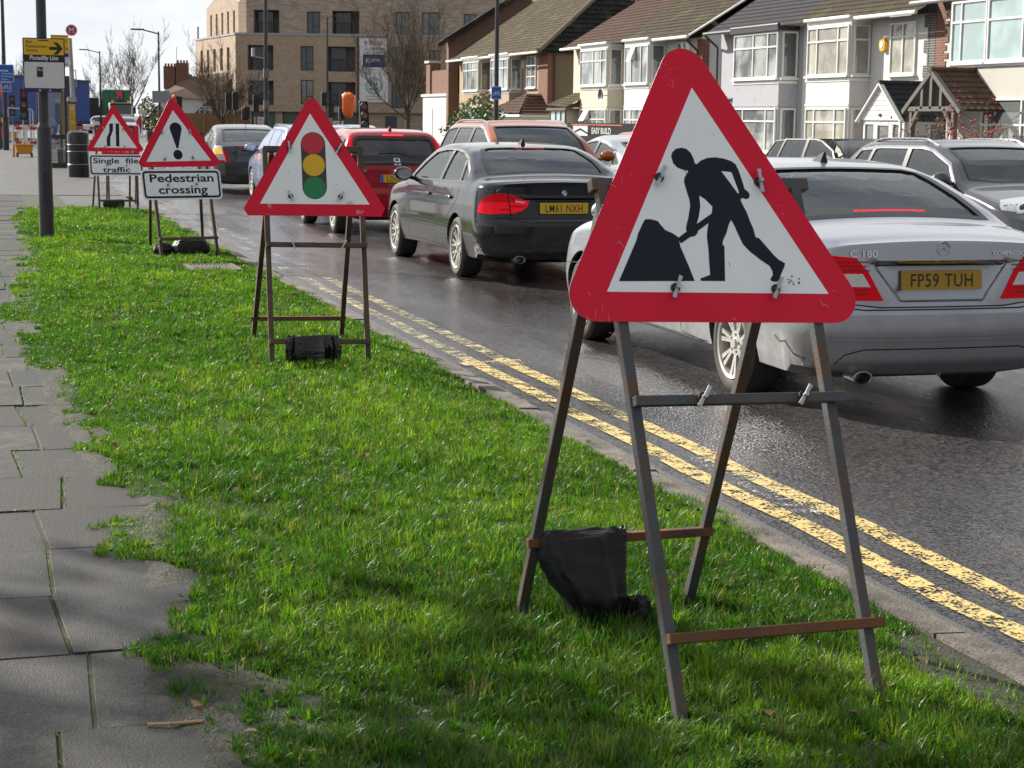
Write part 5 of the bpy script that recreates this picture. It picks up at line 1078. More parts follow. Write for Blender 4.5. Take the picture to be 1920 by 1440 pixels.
R_WHITE = mat('render_white', (.55, .55, .535), .85, var=.05, vs=4, bump=.3, bs=60, col2=(.48, .48, .46), c2at=(.55, .75)); R_GREY = mat('render_grey', (.33, .33, .36), .85, var=.06, vs=3, bump=.25, bs=60, col2=(.27, .27, .30), c2at=(.5, .7)); R_CREAM = mat('render_cream', (.52, .475, .375), .85, var=.06, vs=3, bump=.25, bs=60); R_PEB = mat('pebbledash', (.46, .44, .40), .95, var=.25, vs=45, bump=.9, bs=70, col2=(.42, .40, .36), c2at=(.5, .7)); R_TAN = mat('pebbledash_tan', (.36, .27, .17), .95, var=.2, vs=45, bump=.7, bs=70); R_MAUVE = mat('pebbledash_mauve', (.36, .27, .21), .95, var=.2, vs=45, bump=.7, bs=70); R_BROWN = mat('pebbledash_brown', (.15, .115, .085), .95, var=.25, vs=40, bump=.8, bs=70)
BRICK_R = mat('brick_red', (.3, .1, .05), .9, vs=3, brick=(.225, .075, (.22, .065, .030), (.13, .040, .022), (.22, .18, .14), .010)); BRICK_B = mat('brick_brown', (.2, .08, .05), .9, vs=3, brick=(.225, .075, (.19, .075, .045), (.13, .05, .032), (.20, .165, .13), .011)); BRICK_K = mat('brick_black', (.05, .05, .05), .8, vs=3, brick=(.225, .075, (.05, .05, .052), (.035, .035, .036), (.25, .24, .22), .012))
def drain(par, m, pts, r=.045): mb = MB(); mb.path(pts, r, 8); mb.build('drainpipe', [m], par)
def bay(par, y0, y1, wall, frames, z_top=4.98, xf=27.3, xw=28., upper=(3.22, 4.82), lower=(.62, 2.16), pane=CG, pane2=None, cols=(.2, .75), rows=(.68,), lcols=(.25, .75), sidepane=CD, lrows=(.7,), awning=None, gut=GUT_W, side_l=True):
    mb = MB(); mb.box(xf+.0, xw+.02, y0, y1, .06, z_top); mb.box(xf-.03, xw, y0-.03, y1+.03, 3.02, 3.12, 1); mb.box(xf-.025, xw, y0-.025, y1+.025, 2.22, 2.30, 0); b = mb.build('bay', [wall, WFRAME], par)
    mb = MB(); mb.box(xf-.02, xw, y0-.02, y1+.02, upper[1]+.03, z_top+.05); mb.build('fascia', [WFRAME], par)
    F = FX(xf); win(par, F, y0+.08, y1-.10, upper[0], upper[1], cols, rows, pane); win(par, F, y0+.10, y1-.12, lower[0], lower[1], lcols, lrows, pane2 or pane)
    G = FY(y0); win(par, G, xf+.08, xw-.04, upper[0], upper[1], (), rows if sidepane is CB else (), sidepane); win(par, G, xf+.08, xw-.04, lower[0], lower[1], (), (), sidepane)
    mb = MB(); mb.tube((xf-.10, y0-.06, z_top+.08), (xf-.10, y1+.06, z_top+.08), .06, n=8); mb.build('gutter', [gut], par)
def wallbox(par, x0, x1, y0, y1, z1, m, name='wall', z0=0.): mb = MB(); mb.box(x0, x1, y0, y1, z0, z1); return mb.build(name, [m], par)
def roof_pair(par, y0, y1, m, x0=27.45, zr=8.1, xr=32.6, ze=5.05, n=19, verge0=True, verge1=True, m2=None, split=None, name='roof'):
    # gabled range along the road
    mb = MB(); ys = [y0, y1] if split is None else [y0, split, y1]
    for k, (a, b) in enumerate(zip(ys, ys[1:])):
        courses(mb, (x0, a, ze), (x0, b, ze), (xr, a, zr), (xr, b, zr), n, k); mb.poly([(xr, a, zr), (xr, b, zr), (2*xr-x0, b, ze), (2*xr-x0, a, ze)], k)
    mb.tube((xr, y0, zr), (xr, y1, zr), .12, n=8, m=0)
    o = mb.build(name, [m, m2 or m], par); return o
def gable(par, y, m, x0=28., zr=8.02, xr=32.6, ze=5.0, t=.12, name='gable_wall'):
    mb = MB(); mb.prism([(x0, 0), (2*xr-x0, 0), (2*xr-x0, ze), (xr, zr), (x0, ze)], lambda u, v, w: (u, y+w, v), 0, t); return mb.build(name, [m], par)
def chimney(par, x, y, z0, z1, m, pots=4, w=.5, l=1.3):
    mb = MB(); mb.box(x-w/2, x+w/2, y-l/2, y+l/2, z0, z1-.2); mb.box(x-w/2-.05, x+w/2+.05, y-l/2-.05, y+l/2+.05, z1-.2, z1); o = mb.build('chimney', [m], par)
    for k in range(pots): mb = MB(); yy = y-l/2+l*(k+.5)/pots; mb.lathe([(.13, z1), (.11, z1+.3), (.13, z1+.36), (.09, z1+.36)], (x, yy, 0), 10); mb.build('chimney_pot', [BRICK_R], o)
def house(label, y0, wall, y1): return root('house', label, 'house', (28, (y0+y1)/2, 0), 0, 'semi detached houses across the road')

# F pebbledash house, right edge
h = house('pebbledash house with red brick corner and an open timber gabled porch', 41.0, R_PEB, 49.1)
wallbox(h, 28, 37, 40.5, 49.12, 5.25, R_PEB); 
mb = MB(); mb.box(27.985, 28.3, 49.12, 49.62, .0, 5.3)
for k in range(22): mb.box(27.97, 27.999, 48.98-.06*(k % 2)*2, 49.12, .1+k*.235, .1+k*.235+.15)
mb.build('brick_quoin', [BRICK_R], h)
mb = MB(); courses(mb, (27.3, 40.5, 5.3), (27.3, 49.7, 5.3), (32.6, 40.5, 8.4), (32.6, 49.7, 8.4), 18); mb.build('roof', [T_BROWN], h)
mb = MB(); mb.box(27.28, 28.02, 40.6, 47.55, .06, 5.2); mb.box(27.24, 28, 40.6, 47.6, 3.28, 3.38, 1); mb.build('bay', [R_PEB, WFRAME], h)
win(h, FX(27.28), 45.5, 47.40, 3.42, 5.15, (.72,), (.66,), CT); win(h, FX(27.28), 42.2, 45.44, 3.42, 5.15, (.45,), (.66,), CT); win(h, FX(27.28), 41.5, 45.55, .5, 2.4, (.5,), (.62,), CG)
win(h, FY(49.12+.0), 28.1, 28.2, 1, 1.1) if False else None
mb = MB(); mb.tube((27.25, 40.6, 5.25), (27.25, 49.9, 5.25), .07, n=8); mb.build('gutter', [mat('gutter_grey', (.16, .16, .17), .5)], h)
po = MB(); courses(po, (25.9, 47.55, 2.08), (28, 47.55, 2.08), (25.9, 46.05, 3.15), (28, 46.05, 3.15), 7, 0); courses(po, (28, 44.45, 2.08), (25.9, 44.45, 2.08), (28, 46.05, 3.15), (25.9, 46.05, 3.15), 7, 0)
po.poly([(25.9, 47.55, 2.03), (28, 47.55, 2.03), (28, 46.05, 3.10), (25.9, 46.05, 3.10)], 1); po.poly([(25.9, 44.45, 2.03), (28, 44.45, 2.03), (28, 46.05, 3.10), (25.9, 46.05, 3.10)], 1)
po.tube((25.85, 46.05, 3.18), (28, 46.05, 3.18), .09, n=8); TIMB = mat('timber_grey', (.10, .092, .085), .8, var=.3, vs=6); PT = tile_mat('tile_porch', (.15, .085, .06), None, (.09, .07, .05), axis='X')
po.build('porch_roof', [PT, TIMB], h)
mb = MB()
for a, b in (((25.92, 47.62, 2.0), (25.92, 46.05, 3.12)), ((25.92, 44.4, 2.0), (25.92, 46.05, 3.12)), ((25.95, 47.3, 2.1), (25.95, 44.75, 2.1)), ((25.95, 46.05, 2.1), (25.95, 46.05, 3.05)), ((25.95, 46.55, 2.1), (25.95, 46.55, 2.75)), ((25.95, 45.5, 2.1), (25.95, 45.5, 2.75)), ((25.98, 47.2, 0), (25.98, 47.2, 2.1)), ((25.98, 44.85, 0), (25.98, 44.85, 2.1)), ((25.95, 47.2, 1.55), (25.95, 46.75, 2.08)), ((25.95, 44.85, 1.55), (25.95, 45.3, 2.08))): mb.bar(a, b, .13, .13, 0, (1, 0, 0))
mb.build('porch_frame', [TIMB], h)
mb = MB(); mb.fbox(FX(28), 45.7, 46.6, 0, 2.0, 0, .05); mb.build('door', [mat('door_white', (.6, .6, .58), .4)], h)
wallbox(h, 27.7, 28.01, 47.62, 48.9, 1.95, BRICK_K, 'porch_side')

# E white house
h = house('white rendered house with slatted blinds, a yellow alarm box and a white gabled porch', 49.7, R_WHITE, 58.5)
wallbox(h, 28, 37, 49.9, 58.75, 5.0, R_WHITE)
mb = MB(); mb.box(27.985, 28.25, 49.64, 50.0, 0, 4.98)
for k in range(12): mb.box(27.975, 27.999, 50.0, 50.1+.22*(k % 2), .4+k*.38, .4+k*.38+.38)
mb.build('brick_quoin', [BRICK_K], h)
mb = MB(); courses(mb, (27.4, 49.7, 5.02), (27.4, 58.85, 5.02), (32.6, 49.7, 8.25), (32.6, 58.85, 8.25), 19, 0); mb.poly([(32.6, 49.7, 8.25), (32.6, 58.85, 8.25), (37.8, 58.85, 5), (37.8, 49.7, 5)]); mb.tube((32.6, 49.7, 8.27), (32.6, 58.85, 8.27), .12); mb.build('roof', [T_MIX], h)
bay(h, 53.80, 57.0, R_WHITE, WFRAME, pane=CB, sidepane=CB, cols=(.25, .76), rows=(.70,), lcols=(.27, .78))
win(h, FX(28), 50.78, 52.4, 3.2, 4.8, (.5,), (.72,), CB)
mb = MB(); mb.prism(rrect(52.62, 52.98, 3.95, 4.34, .14), FX(28), 0, .13, 0); mb.prism(circ(52.8, 4.15, .10, 18), FX(28), .13, .15, 1); mb.build('alarm_box', [mat('alarm_yellow', (.72, .36, .03), .4), mat('alarm_white', (.8, .78, .7), .4)], h, bevel=.02)
mb = MB(); mb.tube((27.32, 49.7, 5.0), (27.32, 53.7, 5.0), .065, n=8); mb.build('gutter', [GUT_W], h)
chimney(h, 32.6, 50.2, 7.6, 9.6, BRICK_R)
po = MB(); courses(po, (26.2, 51.0, 1.74), (28, 51.0, 1.74), (26.2, 49.62, 2.85), (28, 49.62, 2.85), 7); courses(po, (28, 48.25, 1.74), (26.2, 48.25, 1.74), (28, 49.62, 2.85), (26.2, 49.62, 2.85), 7); po.tube((26.15, 49.62, 2.88), (28, 49.62, 2.88), .08)
po.build('porch_roof', [tile_mat('tile_slate', (.045, .055, .065), None, axis='X')], h)
mb = MB(); mb.prism([(50.95, 1.76), (48.3, 1.76), (49.62, 2.82)], FX(26.3), 0, .06, 0)
for k in range(7): v = 1.78+k*.145; hw = (2.80-v)*1.22; mb.fbox(FX(26.24), 49.62-hw, 49.62+hw, v, v+.012, 0, .012, 1)
mb.bar((26.2, 51.03, 1.72), (26.2, 49.62, 2.86), .05, .14, 0, (1, 0, 0)); mb.bar((26.2, 48.2, 1.72), (26.2, 49.62, 2.86), .05, .14, 0, (1, 0, 0)); mb.build('porch_gable', [WFRAME, mat('groove', (.35, .35, .35), .6)], h)
win(h, FX(26.35), 50.0, 50.75, .1, 1.74, (), (), CD, sill=False, fw=.09, name='porch_window'); win(h, FX(26.35), 48.45, 49.0, .1, 1.74, (), (), CD, sill=False, fw=.09, name='porch_window'); win(h, FX(26.35), 49.02, 49.98, .05, 1.74, (), (.15,), CD, sill=False, fw=.12, name='door'); win(h, FY(48.42), 26.4, 27.98, .1, 1.74, (.5,), (), CT, sill=False, fw=.08, name='porch_window')
mb = MB(); mb.fbox(FX(26.23), 49.55, 49.68, 1.88, 1.97, 0, .02); mb.build('house_number', [GAP], h)

# D grey house
h = house('pale grey rendered house with a dark tiled roof and glass door canopy', 58.9, R_GREY, 66.1)
wallbox(h, 28, 37, 58.76, 66.1, 5.0, R_GREY)
mb = MB(); courses(mb, (27.4, 58.86, 5.02), (27.4, 66.25, 5.02), (32.6, 58.86, 8.25), (32.6, 66.25, 8.25), 19, 0); mb.poly([(32.6, 58.86, 8.25), (32.6, 66.25, 8.25), (37.8, 66.25, 5), (37.8, 58.86, 5)]); mb.tube((32.6, 58.86, 8.27), (32.6, 66.25, 8.27), .12); mb.build('roof', [T_GREY], h)
bay(h, 59.2, 63.2, R_GREY, WFRAME, cols=(.22, .55), rows=(.68,), lcols=(.22, .75), gut=GUT_B)
mb = MB(); mb.box(27.15, 28, 59.1, 63.3, 4.86, 5.02); mb.build('bay_eave', [GUT_B], h)
mb = MB(); mb.tube((27.35, 63.3, 5.0), (27.35, 66.3, 5.0), .065, n=8); mb.build('gutter', [GUT_B], h); drain(h, GUT_B, [(27.35, 66.2, 4.95), (27.9, 66.2, 4.5), (27.9, 66.2, 0)])
win(h, FX(28), 63.75, 65.2, .05, 2.1, (.25, .75), (.8,), CD, sill=False, fw=.1, name='door')
mb = MB(); 
for k in range(8):
    a = k*math.pi/2/8; b = (k+1)*math.pi/2/8; mb.poly([(28-.9*math.sin(a)*1., 63.55, 2.25+.35*math.cos(a)), (28-.9*math.sin(a), 65.4, 2.25+.35*math.cos(a)), (28-.9*math.sin(b), 65.4, 2.25+.35*math.cos(b)), (28-.9*math.sin(b), 63.55, 2.25+.35*math.cos(b))])
for yy in (63.55, 65.4):
    for k in range(8): a = k*math.pi/2/8; b = (k+1)*math.pi/2/8; mb.bar((28-.9*math.sin(a), yy, 2.25+.35*math.cos(a)), (28-.9*math.sin(b), yy, 2.25+.35*math.cos(b)), .04, .04, 1)
    mb.bar((28, yy, 2.25), (27.1, yy, 2.25), .03, .03, 1); mb.bar((28, yy, 2.25), (27.5, yy, 2.53), .03, .03, 1)
mb.build('door_canopy', [FGLASS, GUT_B], h)

# C white and B cream pair
h = house('white bay fronted house with a brick strip at its corner beside the grey house', 68.1, R_WHITE, 76)
wallbox(h, 28, 37, 68.1, 76.9, 4.98, R_WHITE); gable(h, 68.0, R_WHITE)
mb = MB(); mb.box(27.985, 28.3, 67.97, 68.5, 0, 4.9)
mb.build('brick_quoin', [BRICK_R], h)
mb = MB(); courses(mb, (27.4, 68.0, 5.02), (27.4, 77.0, 5.02), (32.6, 68.0, 8.2), (32.6, 77.0, 8.2), 19); mb.poly([(32.6, 68.0, 8.2), (32.6, 77, 8.2), (37.8, 77, 5), (37.8, 68.0, 5)]); mb.bar((27.4, 67.96, 5.03), (32.6, 67.96, 8.22), .06, .14, 1, (0, 1, 0)); mb.tube((32.6, 68, 8.22), (32.6, 77, 8.22), .12); mb.build('roof', [T_MIX, WFRAME], h)
bay(h, 72.0, 75.0, R_WHITE, WFRAME, pane=CG, cols=(.3, .72), rows=(), lcols=(.3, .7))
mb = MB(); mb.hexa([(27.27, 73.6, 4.28), (27.27, 74.1, 4.28), (27.0, 74.1, 4.16), (27.0, 73.6, 4.16), (27.27, 73.6, 4.78), (27.27, 74.1, 4.78), (27.24, 74.1, 4.78), (27.24, 73.6, 4.78)]); mb.build('open_vent', [WFRAME], h)
win(h, FX(28), 69.2, 70.6, 3.25, 4.85, (.5,), (), CD)
mb = MB(); mb.tube((27.35, 68.0, 4.98), (27.35, 71.9, 4.98), .065, n=8); mb.build('gutter', [GUT_W], h); drain(h, GUT_B, [(27.35, 68.2, 4.9), (27.9, 68.25, 4.45), (27.92, 68.25, 0)])
mb = MB(); mb.box(28.0, 28.08, 71, 72, 2.1, 2.2); mb.build('ledge', [R_WHITE], h)
chimney(h, 32.6, 77.0, 7.6, 9.5, BRICK_R)
h = house('cream bay fronted house with a small tiled lean to porch', 77.1, R_CREAM, 84)
wallbox(h, 28, 37, 76.92, 84.0, 4.98, R_CREAM); gable(h, 84.0, R_CREAM)
mb = MB(); courses(mb, (27.4, 77.01, 5.02), (27.4, 84.2, 5.02), (32.6, 77.01, 8.2), (32.6, 84.2, 8.2), 19); mb.poly([(32.6, 77.01, 8.2), (32.6, 84.2, 8.2), (37.8, 84.2, 5), (37.8, 77.01, 5)]); mb.tube((32.6, 77, 8.22), (32.6, 84.2, 8.22), .12); mb.build('roof', [T_BROWN], h)
bay(h, 77.2, 81.0, R_CREAM, mat('upvc_brown', (.16, .10, .07), .4), cols=(.2, .5), rows=(.68,), lcols=(.3, .7))
mb = MB(); mb.hexa([(27.25, 79.5, 1.72), (27.25, 80.2, 1.72), (26.95, 80.2, 1.62), (26.95, 79.5, 1.62), (27.27, 79.5, 2.15), (27.27, 80.2, 2.15), (27.24, 80.2, 2.15), (27.24, 79.5, 2.15)]); mb.build('open_vent', [WFRAME], h)
po = MB(); courses(po, (26.6, 81.1, 2.24), (26.6, 84.0, 2.34), (28, 80.6, 2.95), (28, 83.8, 2.95), 6); po.poly([(26.6, 81.1, 2.22), (28, 81.1, 2.22), (28, 80.6, 2.93)]); po.box(26.62, 28, 81.1, 84, 2.1, 2.2, 1); po.build('porch_roof', [T_MOSS, mat('timber_brown', (.12, .07, .05), .7)], h)
win(h, FX(26.8), 81.5, 83.9, .4, 2.1, (.3, .62), (.62,), CT, mat('upvc_brown', (.16, .10, .07), .4), name='porch_window')
mb = MB(); mb.box(26.82, 28, 81.5, 83.95, 0, 2.1); mb.build('porch_wall', [R_CREAM], h)
mb = MB(); mb.tube((27.35, 81, 4.98), (27.35, 84.2, 4.98), .065, n=8); mb.build('gutter', [GUT_W], h)
# A hipped pair
h = house('tan and mauve pebbledash pair under a mossy hipped roof with red brick corner strip', 88, R_TAN, 105)
wallbox(h, 28, 37, 96.4, 105.5, 4.98, R_TAN); wallbox(h, 28.001, 37, 88.5, 96.4, 4.98, R_MAUVE); wallbox(h, 28.05, 37, 88.2, 88.5, 4.98, R_BROWN, 'side_wall')
mb = MB(); mb.box(27.97, 28.35, 88.15, 89.7, 0, 4.95); mb.build('brick_quoin', [BRICK_R], h)
mb = MB(); courses(mb, (27.35, 87.7, 5.02), (27.35, 106, 5.02), (32.6, 92.5, 8.6), (32.6, 106, 8.6), 21, 0); courses(mb, (37.8, 87.7, 5.02), (27.35, 87.7, 5.02), (32.6, 92.5, 8.6), (32.6, 92.5, 8.6), 14, 1, .05)
mb.tube((27.35, 87.7, 5.07), (32.6, 92.5, 8.66), .13, n=8, m=2); mb.tube((32.6, 92.5, 8.65), (32.6, 106, 8.65), .13, n=8, m=2); mb.build('roof', [T_MOSS, T_BLK, mat('ridge_tile', (.16, .13, .09), .9, var=.3, vs=5)], h)
bay(h, 98.6, 102.0, R_TAN, WFRAME, cols=(.5, .75), rows=(.7,)); bay(h, 92.7, 96.2, R_MAUVE, WFRAME, cols=(.3, .7), rows=(.7,), sidepane=CG)
win(h, FX(28), 90.1, 91.7, 3.28, 4.9, (.5,), (.35, .7), CG)
po = MB(); courses(po, (26.3, 93.4, 2.05), (28, 93.4, 2.05), (27.3, 89.7, 2.95), (28, 89.7, 2.95), 6); courses(po, (28, 87.5, 1.9), (26.3, 87.5, 1.9), (28, 89.2, 2.95), (27.3, 89.2, 2.95), 7); courses(po, (26.3, 87.5, 1.95), (26.3, 93.4, 2.0), (27.3, 89.3, 2.95), (27.3, 89.7, 2.95), 7); po.box(26.35, 28, 87.6, 93.3, 1.78, 1.9, 1); po.build('porch_roof', [T_BROWN, WFRAME], h)
mb = MB(); mb.box(26.6, 28, 87.9, 93, 0, 1.78); mb.build('porch_wall', [R_WHITE], h); win(h, FX(26.6), 91.2, 92.6, .3, 1.72, (.5,), (.5,), CD, name='porch_window')
mb = MB(); mb.tube((27.25, 87.7, 4.98), (27.25, 105.8, 4.98), .06, n=8); mb.build('gutter', [GUT_W], h); mb = MB(); mb.tube((27.9, 88.0, 4.98), (37, 88.0, 4.98), .06, n=8); mb.build('gutter', [GUT_B], h); drain(h, GUT_B, [(28.3, 88.05, 4.9), (28.3, 88.05, 0)])
mb = MB(); mb.box(27.9, 28, 92.25, 92.45, 4.3, 4.7); mb.build('alarm_box', [WFRAME], h)
mb = MB(); mb.tube((33.5, 90.5, 6.5), (33.5, 90.5, 9.5), .025); mb.build('aerial_mast', [ZINC], h)
# brick gable house behind, low wall, garage
h = root('house', 'dark red brick gable wall rising behind the mossy hipped roof', 'house', (30, 112, 0))
mb = MB(); mb.prism([(27.6, 0), (50, 0), (50, 8), (38.5, 13.2), (27.6, 6.3)], lambda u, v, w: (u, 106.6+w, v), 0, .5); mb.build('wall', [BRICK_B], h)
mb = MB(); mb.bar((26.9, 106.5, 5.95), (38.6, 106.5, 13.35), .25, .3, 0, (0, 1, 0)); courses(mb, (26.9, 106.5, 5.9), (26.9, 107.1, 5.9), (38.5, 106.5, 13.3), (38.5, 107.1, 13.3), 20); mb.build('roof', [T_DARK], h)
g = root('garage', 'pale rendered garage with a white roller shutter beside the brick wall', 'garage', (28.5, 111, 0))
mb = MB(); mb.box(28, 34, 107.4, 114.6, 0, 3.0); mb.box(27.9, 34.1, 107.3, 114.8, 3.0, 3.15); mb.build('wall', [mat('render_pale', (.58, .58, .55), .8)], g)
mb = MB(); mb.box(27.94, 27.998, 107.9, 111.6, .1, 2.5, 0)
for k in range(16): mb.box(27.91, 27.94, 107.95, 111.55, .15+k*.145, .15+k*.145+.10)
mb.box(27.95, 28.0, 111.9, 114.2, .1, 2.3)
for k in range(14): mb.box(27.93, 27.95, 111.95, 114.15, .15+k*.15, .15+k*.15+.10)
mb.build('shutter', [mat('shutter_white', (.6, .61, .6), .5)], g)
g = root('brick_wall', 'red brick wall with pale capped piers above the garage', 'wall', (28.3, 110, 0))
mb = MB(); mb.box(28.2, 28.5, 106.6, 114, 3.15, 4.6); mb.box(28.1, 28.7, 113.2, 114.2, 3.15, 5.1); mb.box(28.1, 28.7, 106.7, 107.6, 3.15, 5.1); mb.build('wall', [BRICK_R], g)
mb = MB(); mb.box(28.0, 28.8, 113.1, 114.3, 5.1, 5.25); mb.box(28.0, 28.8, 106.61, 107.7, 5.1, 5.25); mb.build('coping', [R_PEB], g)
for x_, y_, z_, lab in ((27.2, 98.4, 2.5, 'black satellite dish on the tan bay of the mossy roofed pair'), (27.15, 76.95, 2.75, 'small satellite dish between the cream and white bays')):
    mb = MB(); mb.lathe([(.02, .06), (.18, .10), (.30, .20)], (0, 0, 0), 16, 0, 'y'); mb.v = [(x_-.1+p[1]*-.9, y_+p[0], z_+p[2]) for p in mb.v]; mb.tube((x_+.1, y_, z_), (x_-.1, y_, z_), .02); tag(mb.build('satellite_dish', [mat('dish_grey', (.12, .12, .125), .5)]), lab, 'satellite dish')
# front garden walls
for y0, y1, m, lab in ((41.5, 49.2, BRICK_B, 'low brick front wall before the pebbledash house'), (59, 66.5, R_GREY, 'low grey front wall before the grey house'), (69, 83.5, BRICK_R, 'low red brick front wall before the cream and white pair')):
    mb = MB(); mb.box(24.2, 24.42, y0, y1, 0, .62); mb.box(24.16, 24.46, y0-.02, y1+.02, .62, .68); tag(mb.build('garden_wall', [m]), lab, 'wall')

# ---------------------------------------------------------------- apartment block, turned to face the junction
AZ = (22.39, 160.29, 0.)
ab = root('apartment_block', 'beige brick apartment block with recessed balconies and a for sale banner', 'building', AZ, -YAW)
ca_, sa_ = math.cos(-YAW), math.sin(-YAW)
def FA(u, v, w=0.): return (AZ[0]+u*ca_+w*sa_, AZ[1]+u*sa_-w*ca_, v)          # u along the front, w towards the road
def FL(u, v, w=0.):                                                          # left flank, u backwards from the corner
    d = Vector((-6.0, 14.5, 0)).normalized(); q = Vector((-d.y, d.x, 0)); x, y = d.x*u+q.x*w, d.y*u+q.y*w; return (AZ[0]+x*ca_-y*sa_, AZ[1]+x*sa_+y*ca_, v)
AB = mat('brick_beige', (.36, .28, .20), .9, vs=2, brick=(.45, .15, (.46, .345, .255), (.36, .265, .195), (.40, .32, .25), .012)); AB2 = mat('brick_grey_beige', (.36, .29, .23), .9, vs=3, brick=(.5, .15, (.48, .39, .32), (.29, .23, .185), (.40, .33, .27), .012))
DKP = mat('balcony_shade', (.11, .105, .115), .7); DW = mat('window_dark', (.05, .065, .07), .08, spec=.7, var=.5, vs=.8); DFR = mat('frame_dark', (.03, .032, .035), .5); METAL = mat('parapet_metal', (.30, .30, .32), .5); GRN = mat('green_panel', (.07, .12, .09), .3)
BAL = [(1.06, 3.29, 5.59, 7.74), (1.06, 3.29, 2.6, 4.7), (7.98, 10.43, 5.55, 7.70), (7.98, 10.43, 2.55, 4.65)]
BALU = [(1.6, 3.8, 8.72, 10.75), (8.4, 10.75, 8.72, 10.75)]
WIN = [(5.65, 6.78, 5.6, 7.7), (5.65, 6.78, 2.7, 4.8), (13.55, 14.6, 5.55, 7.7), (13.55, 14.6, 2.45, 4.5), (16.8, 17.8, 5.6, 7.5), (16.8, 17.8, 2.6, 4.5)]
WINU = [(6.2, 7.35, 8.75, 10.65), (13.9, 15.1, 8.75, 10.7), (16.2, 17.7, 8.75, 10.7), (19.8, 20.9, 8.75, 10.6)]
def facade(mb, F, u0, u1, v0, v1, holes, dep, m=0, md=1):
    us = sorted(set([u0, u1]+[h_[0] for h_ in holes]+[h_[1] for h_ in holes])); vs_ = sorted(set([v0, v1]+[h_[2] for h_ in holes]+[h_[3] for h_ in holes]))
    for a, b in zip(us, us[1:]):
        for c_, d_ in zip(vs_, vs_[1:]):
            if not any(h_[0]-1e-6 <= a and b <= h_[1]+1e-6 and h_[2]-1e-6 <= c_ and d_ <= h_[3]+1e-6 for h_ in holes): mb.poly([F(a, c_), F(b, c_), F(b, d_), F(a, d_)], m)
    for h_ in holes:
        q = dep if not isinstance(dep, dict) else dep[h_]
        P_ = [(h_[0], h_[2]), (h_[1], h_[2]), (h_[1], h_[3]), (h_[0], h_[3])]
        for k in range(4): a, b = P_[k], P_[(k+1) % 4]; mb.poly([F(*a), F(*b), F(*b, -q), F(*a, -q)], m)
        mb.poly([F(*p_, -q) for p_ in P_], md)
dp = {b: 1.4 for b in BAL}; dp.update({b: .18 for b in WIN})
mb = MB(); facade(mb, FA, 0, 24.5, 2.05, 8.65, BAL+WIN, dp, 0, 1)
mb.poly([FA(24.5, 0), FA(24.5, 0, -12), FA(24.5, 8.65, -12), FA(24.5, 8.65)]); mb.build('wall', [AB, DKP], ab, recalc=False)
G0 = [(.3, 1.1, 0, 2.05), (1.3, 3.4, 0, 2.05), (4.0, 7.0, 0, 2.05), (8.4, 10.6, 0, 2.0), (13.0, 14.0, 0, 1.75)]
mb = MB(); facade(mb, lambda u, v, w=0: FA(u, v, w-.35), 0, 24.5, -.1, 2.05, [h_ for h_ in G0 if h_[0] < 12], .3, 0, 1); mb.poly([FA(0, 2.05), FA(24.5, 2.05), FA(24.5, 2.05, -.35), FA(0, 2.05, -.35)]); mb.build('ground_floor', [AB, GRN], ab, recalc=False)
mb = MB(); mb.fbox(lambda u, v, w: FA(u, v, w), 13.0, 14.0, 0, 1.75, -.34, -.30); mb.build('door', [mat('door_dark', (.04, .045, .06), .4)], ab)
du = {b: 1.6 for b in BALU}; du.update({b: .18 for b in WINU}); FU = lambda u, v, w=0: FA(u, v, w-.12)
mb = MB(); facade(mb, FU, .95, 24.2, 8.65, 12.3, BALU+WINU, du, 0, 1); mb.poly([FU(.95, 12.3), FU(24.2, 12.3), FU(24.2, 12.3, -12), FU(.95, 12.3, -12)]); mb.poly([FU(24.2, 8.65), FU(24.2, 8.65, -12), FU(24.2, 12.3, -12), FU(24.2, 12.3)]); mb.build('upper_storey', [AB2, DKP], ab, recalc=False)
LW = [(2.2+k*2.6, 3.2+k*2.6, z0, z0+2.0) for k in range(5) for z0 in (2.7, 5.6)]
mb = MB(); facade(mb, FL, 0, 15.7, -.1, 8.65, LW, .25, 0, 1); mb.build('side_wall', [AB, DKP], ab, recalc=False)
LU = [(1.5+k*2.2, 2.2+k*2.2, 8.8, 10.8) for k in range(5)]
mb = MB(); facade(mb, lambda u, v, w=0: FL(u+.6, v, w-.5), .3, 12.5, 8.65, 11.4, LU, .25, 0, 1); mb.poly([FL(.9, 11.4, -.5), FL(13.1, 11.4, -.5), FL(10.5, 12.0, -.5), FL(7.5, 12.9, -.5), FL(4.2, 12.0, -.5), FL(2.6, 13.0, -.5)]); mb.poly([FL(.9, 11.4, -.5), FL(.9, 8.65, -.5), FU(.95, 8.65), FU(.95, 12.3)]); mb.build('side_upper_storey', [AB, DKP], ab, recalc=False)
mb = MB(); mb.fbox(FA, -.05, 24.6, 8.6, 8.78, -.3, .06); mb.fbox(FL, 0, 15.8, 8.6, 8.76, -.3, .06); mb.build('parapet', [METAL], ab)
for (u0, u1, v0, v1), F in [(b, FA) for b in WIN]+[(b, FU) for b in WINU]:
    mb = MB(); f = lambda u, v, w: F(u, v, w-.16); mb.fbox(f, u0, u1, v0, v0+.08, 0, .05); mb.fbox(f, u0, u1, v1-.08, v1, 0, .05); mb.fbox(f, u0, u0+.08, v0+.08, v1-.08, 0, .05); mb.fbox(f, u1-.08, u1, v0+.08, v1-.08, 0, .05); mb.fbox(f, u0+(u1-u0)*.4, u0+(u1-u0)*.4+.07, v0+.08, v1-.08, 0, .045); mb.fbox(f, u0+(u1-u0)*.4, u1-.08, v0+.65, v0+.72, 0, .045)
    o = mb.build('window', [DFR], ab); mb = MB(); mb.fbox(f, u0+.04, u1-.04, v0+.04, v1-.04, -.015, .012); mb.build('pane', [random.choice((CD, CD, DW))], o)
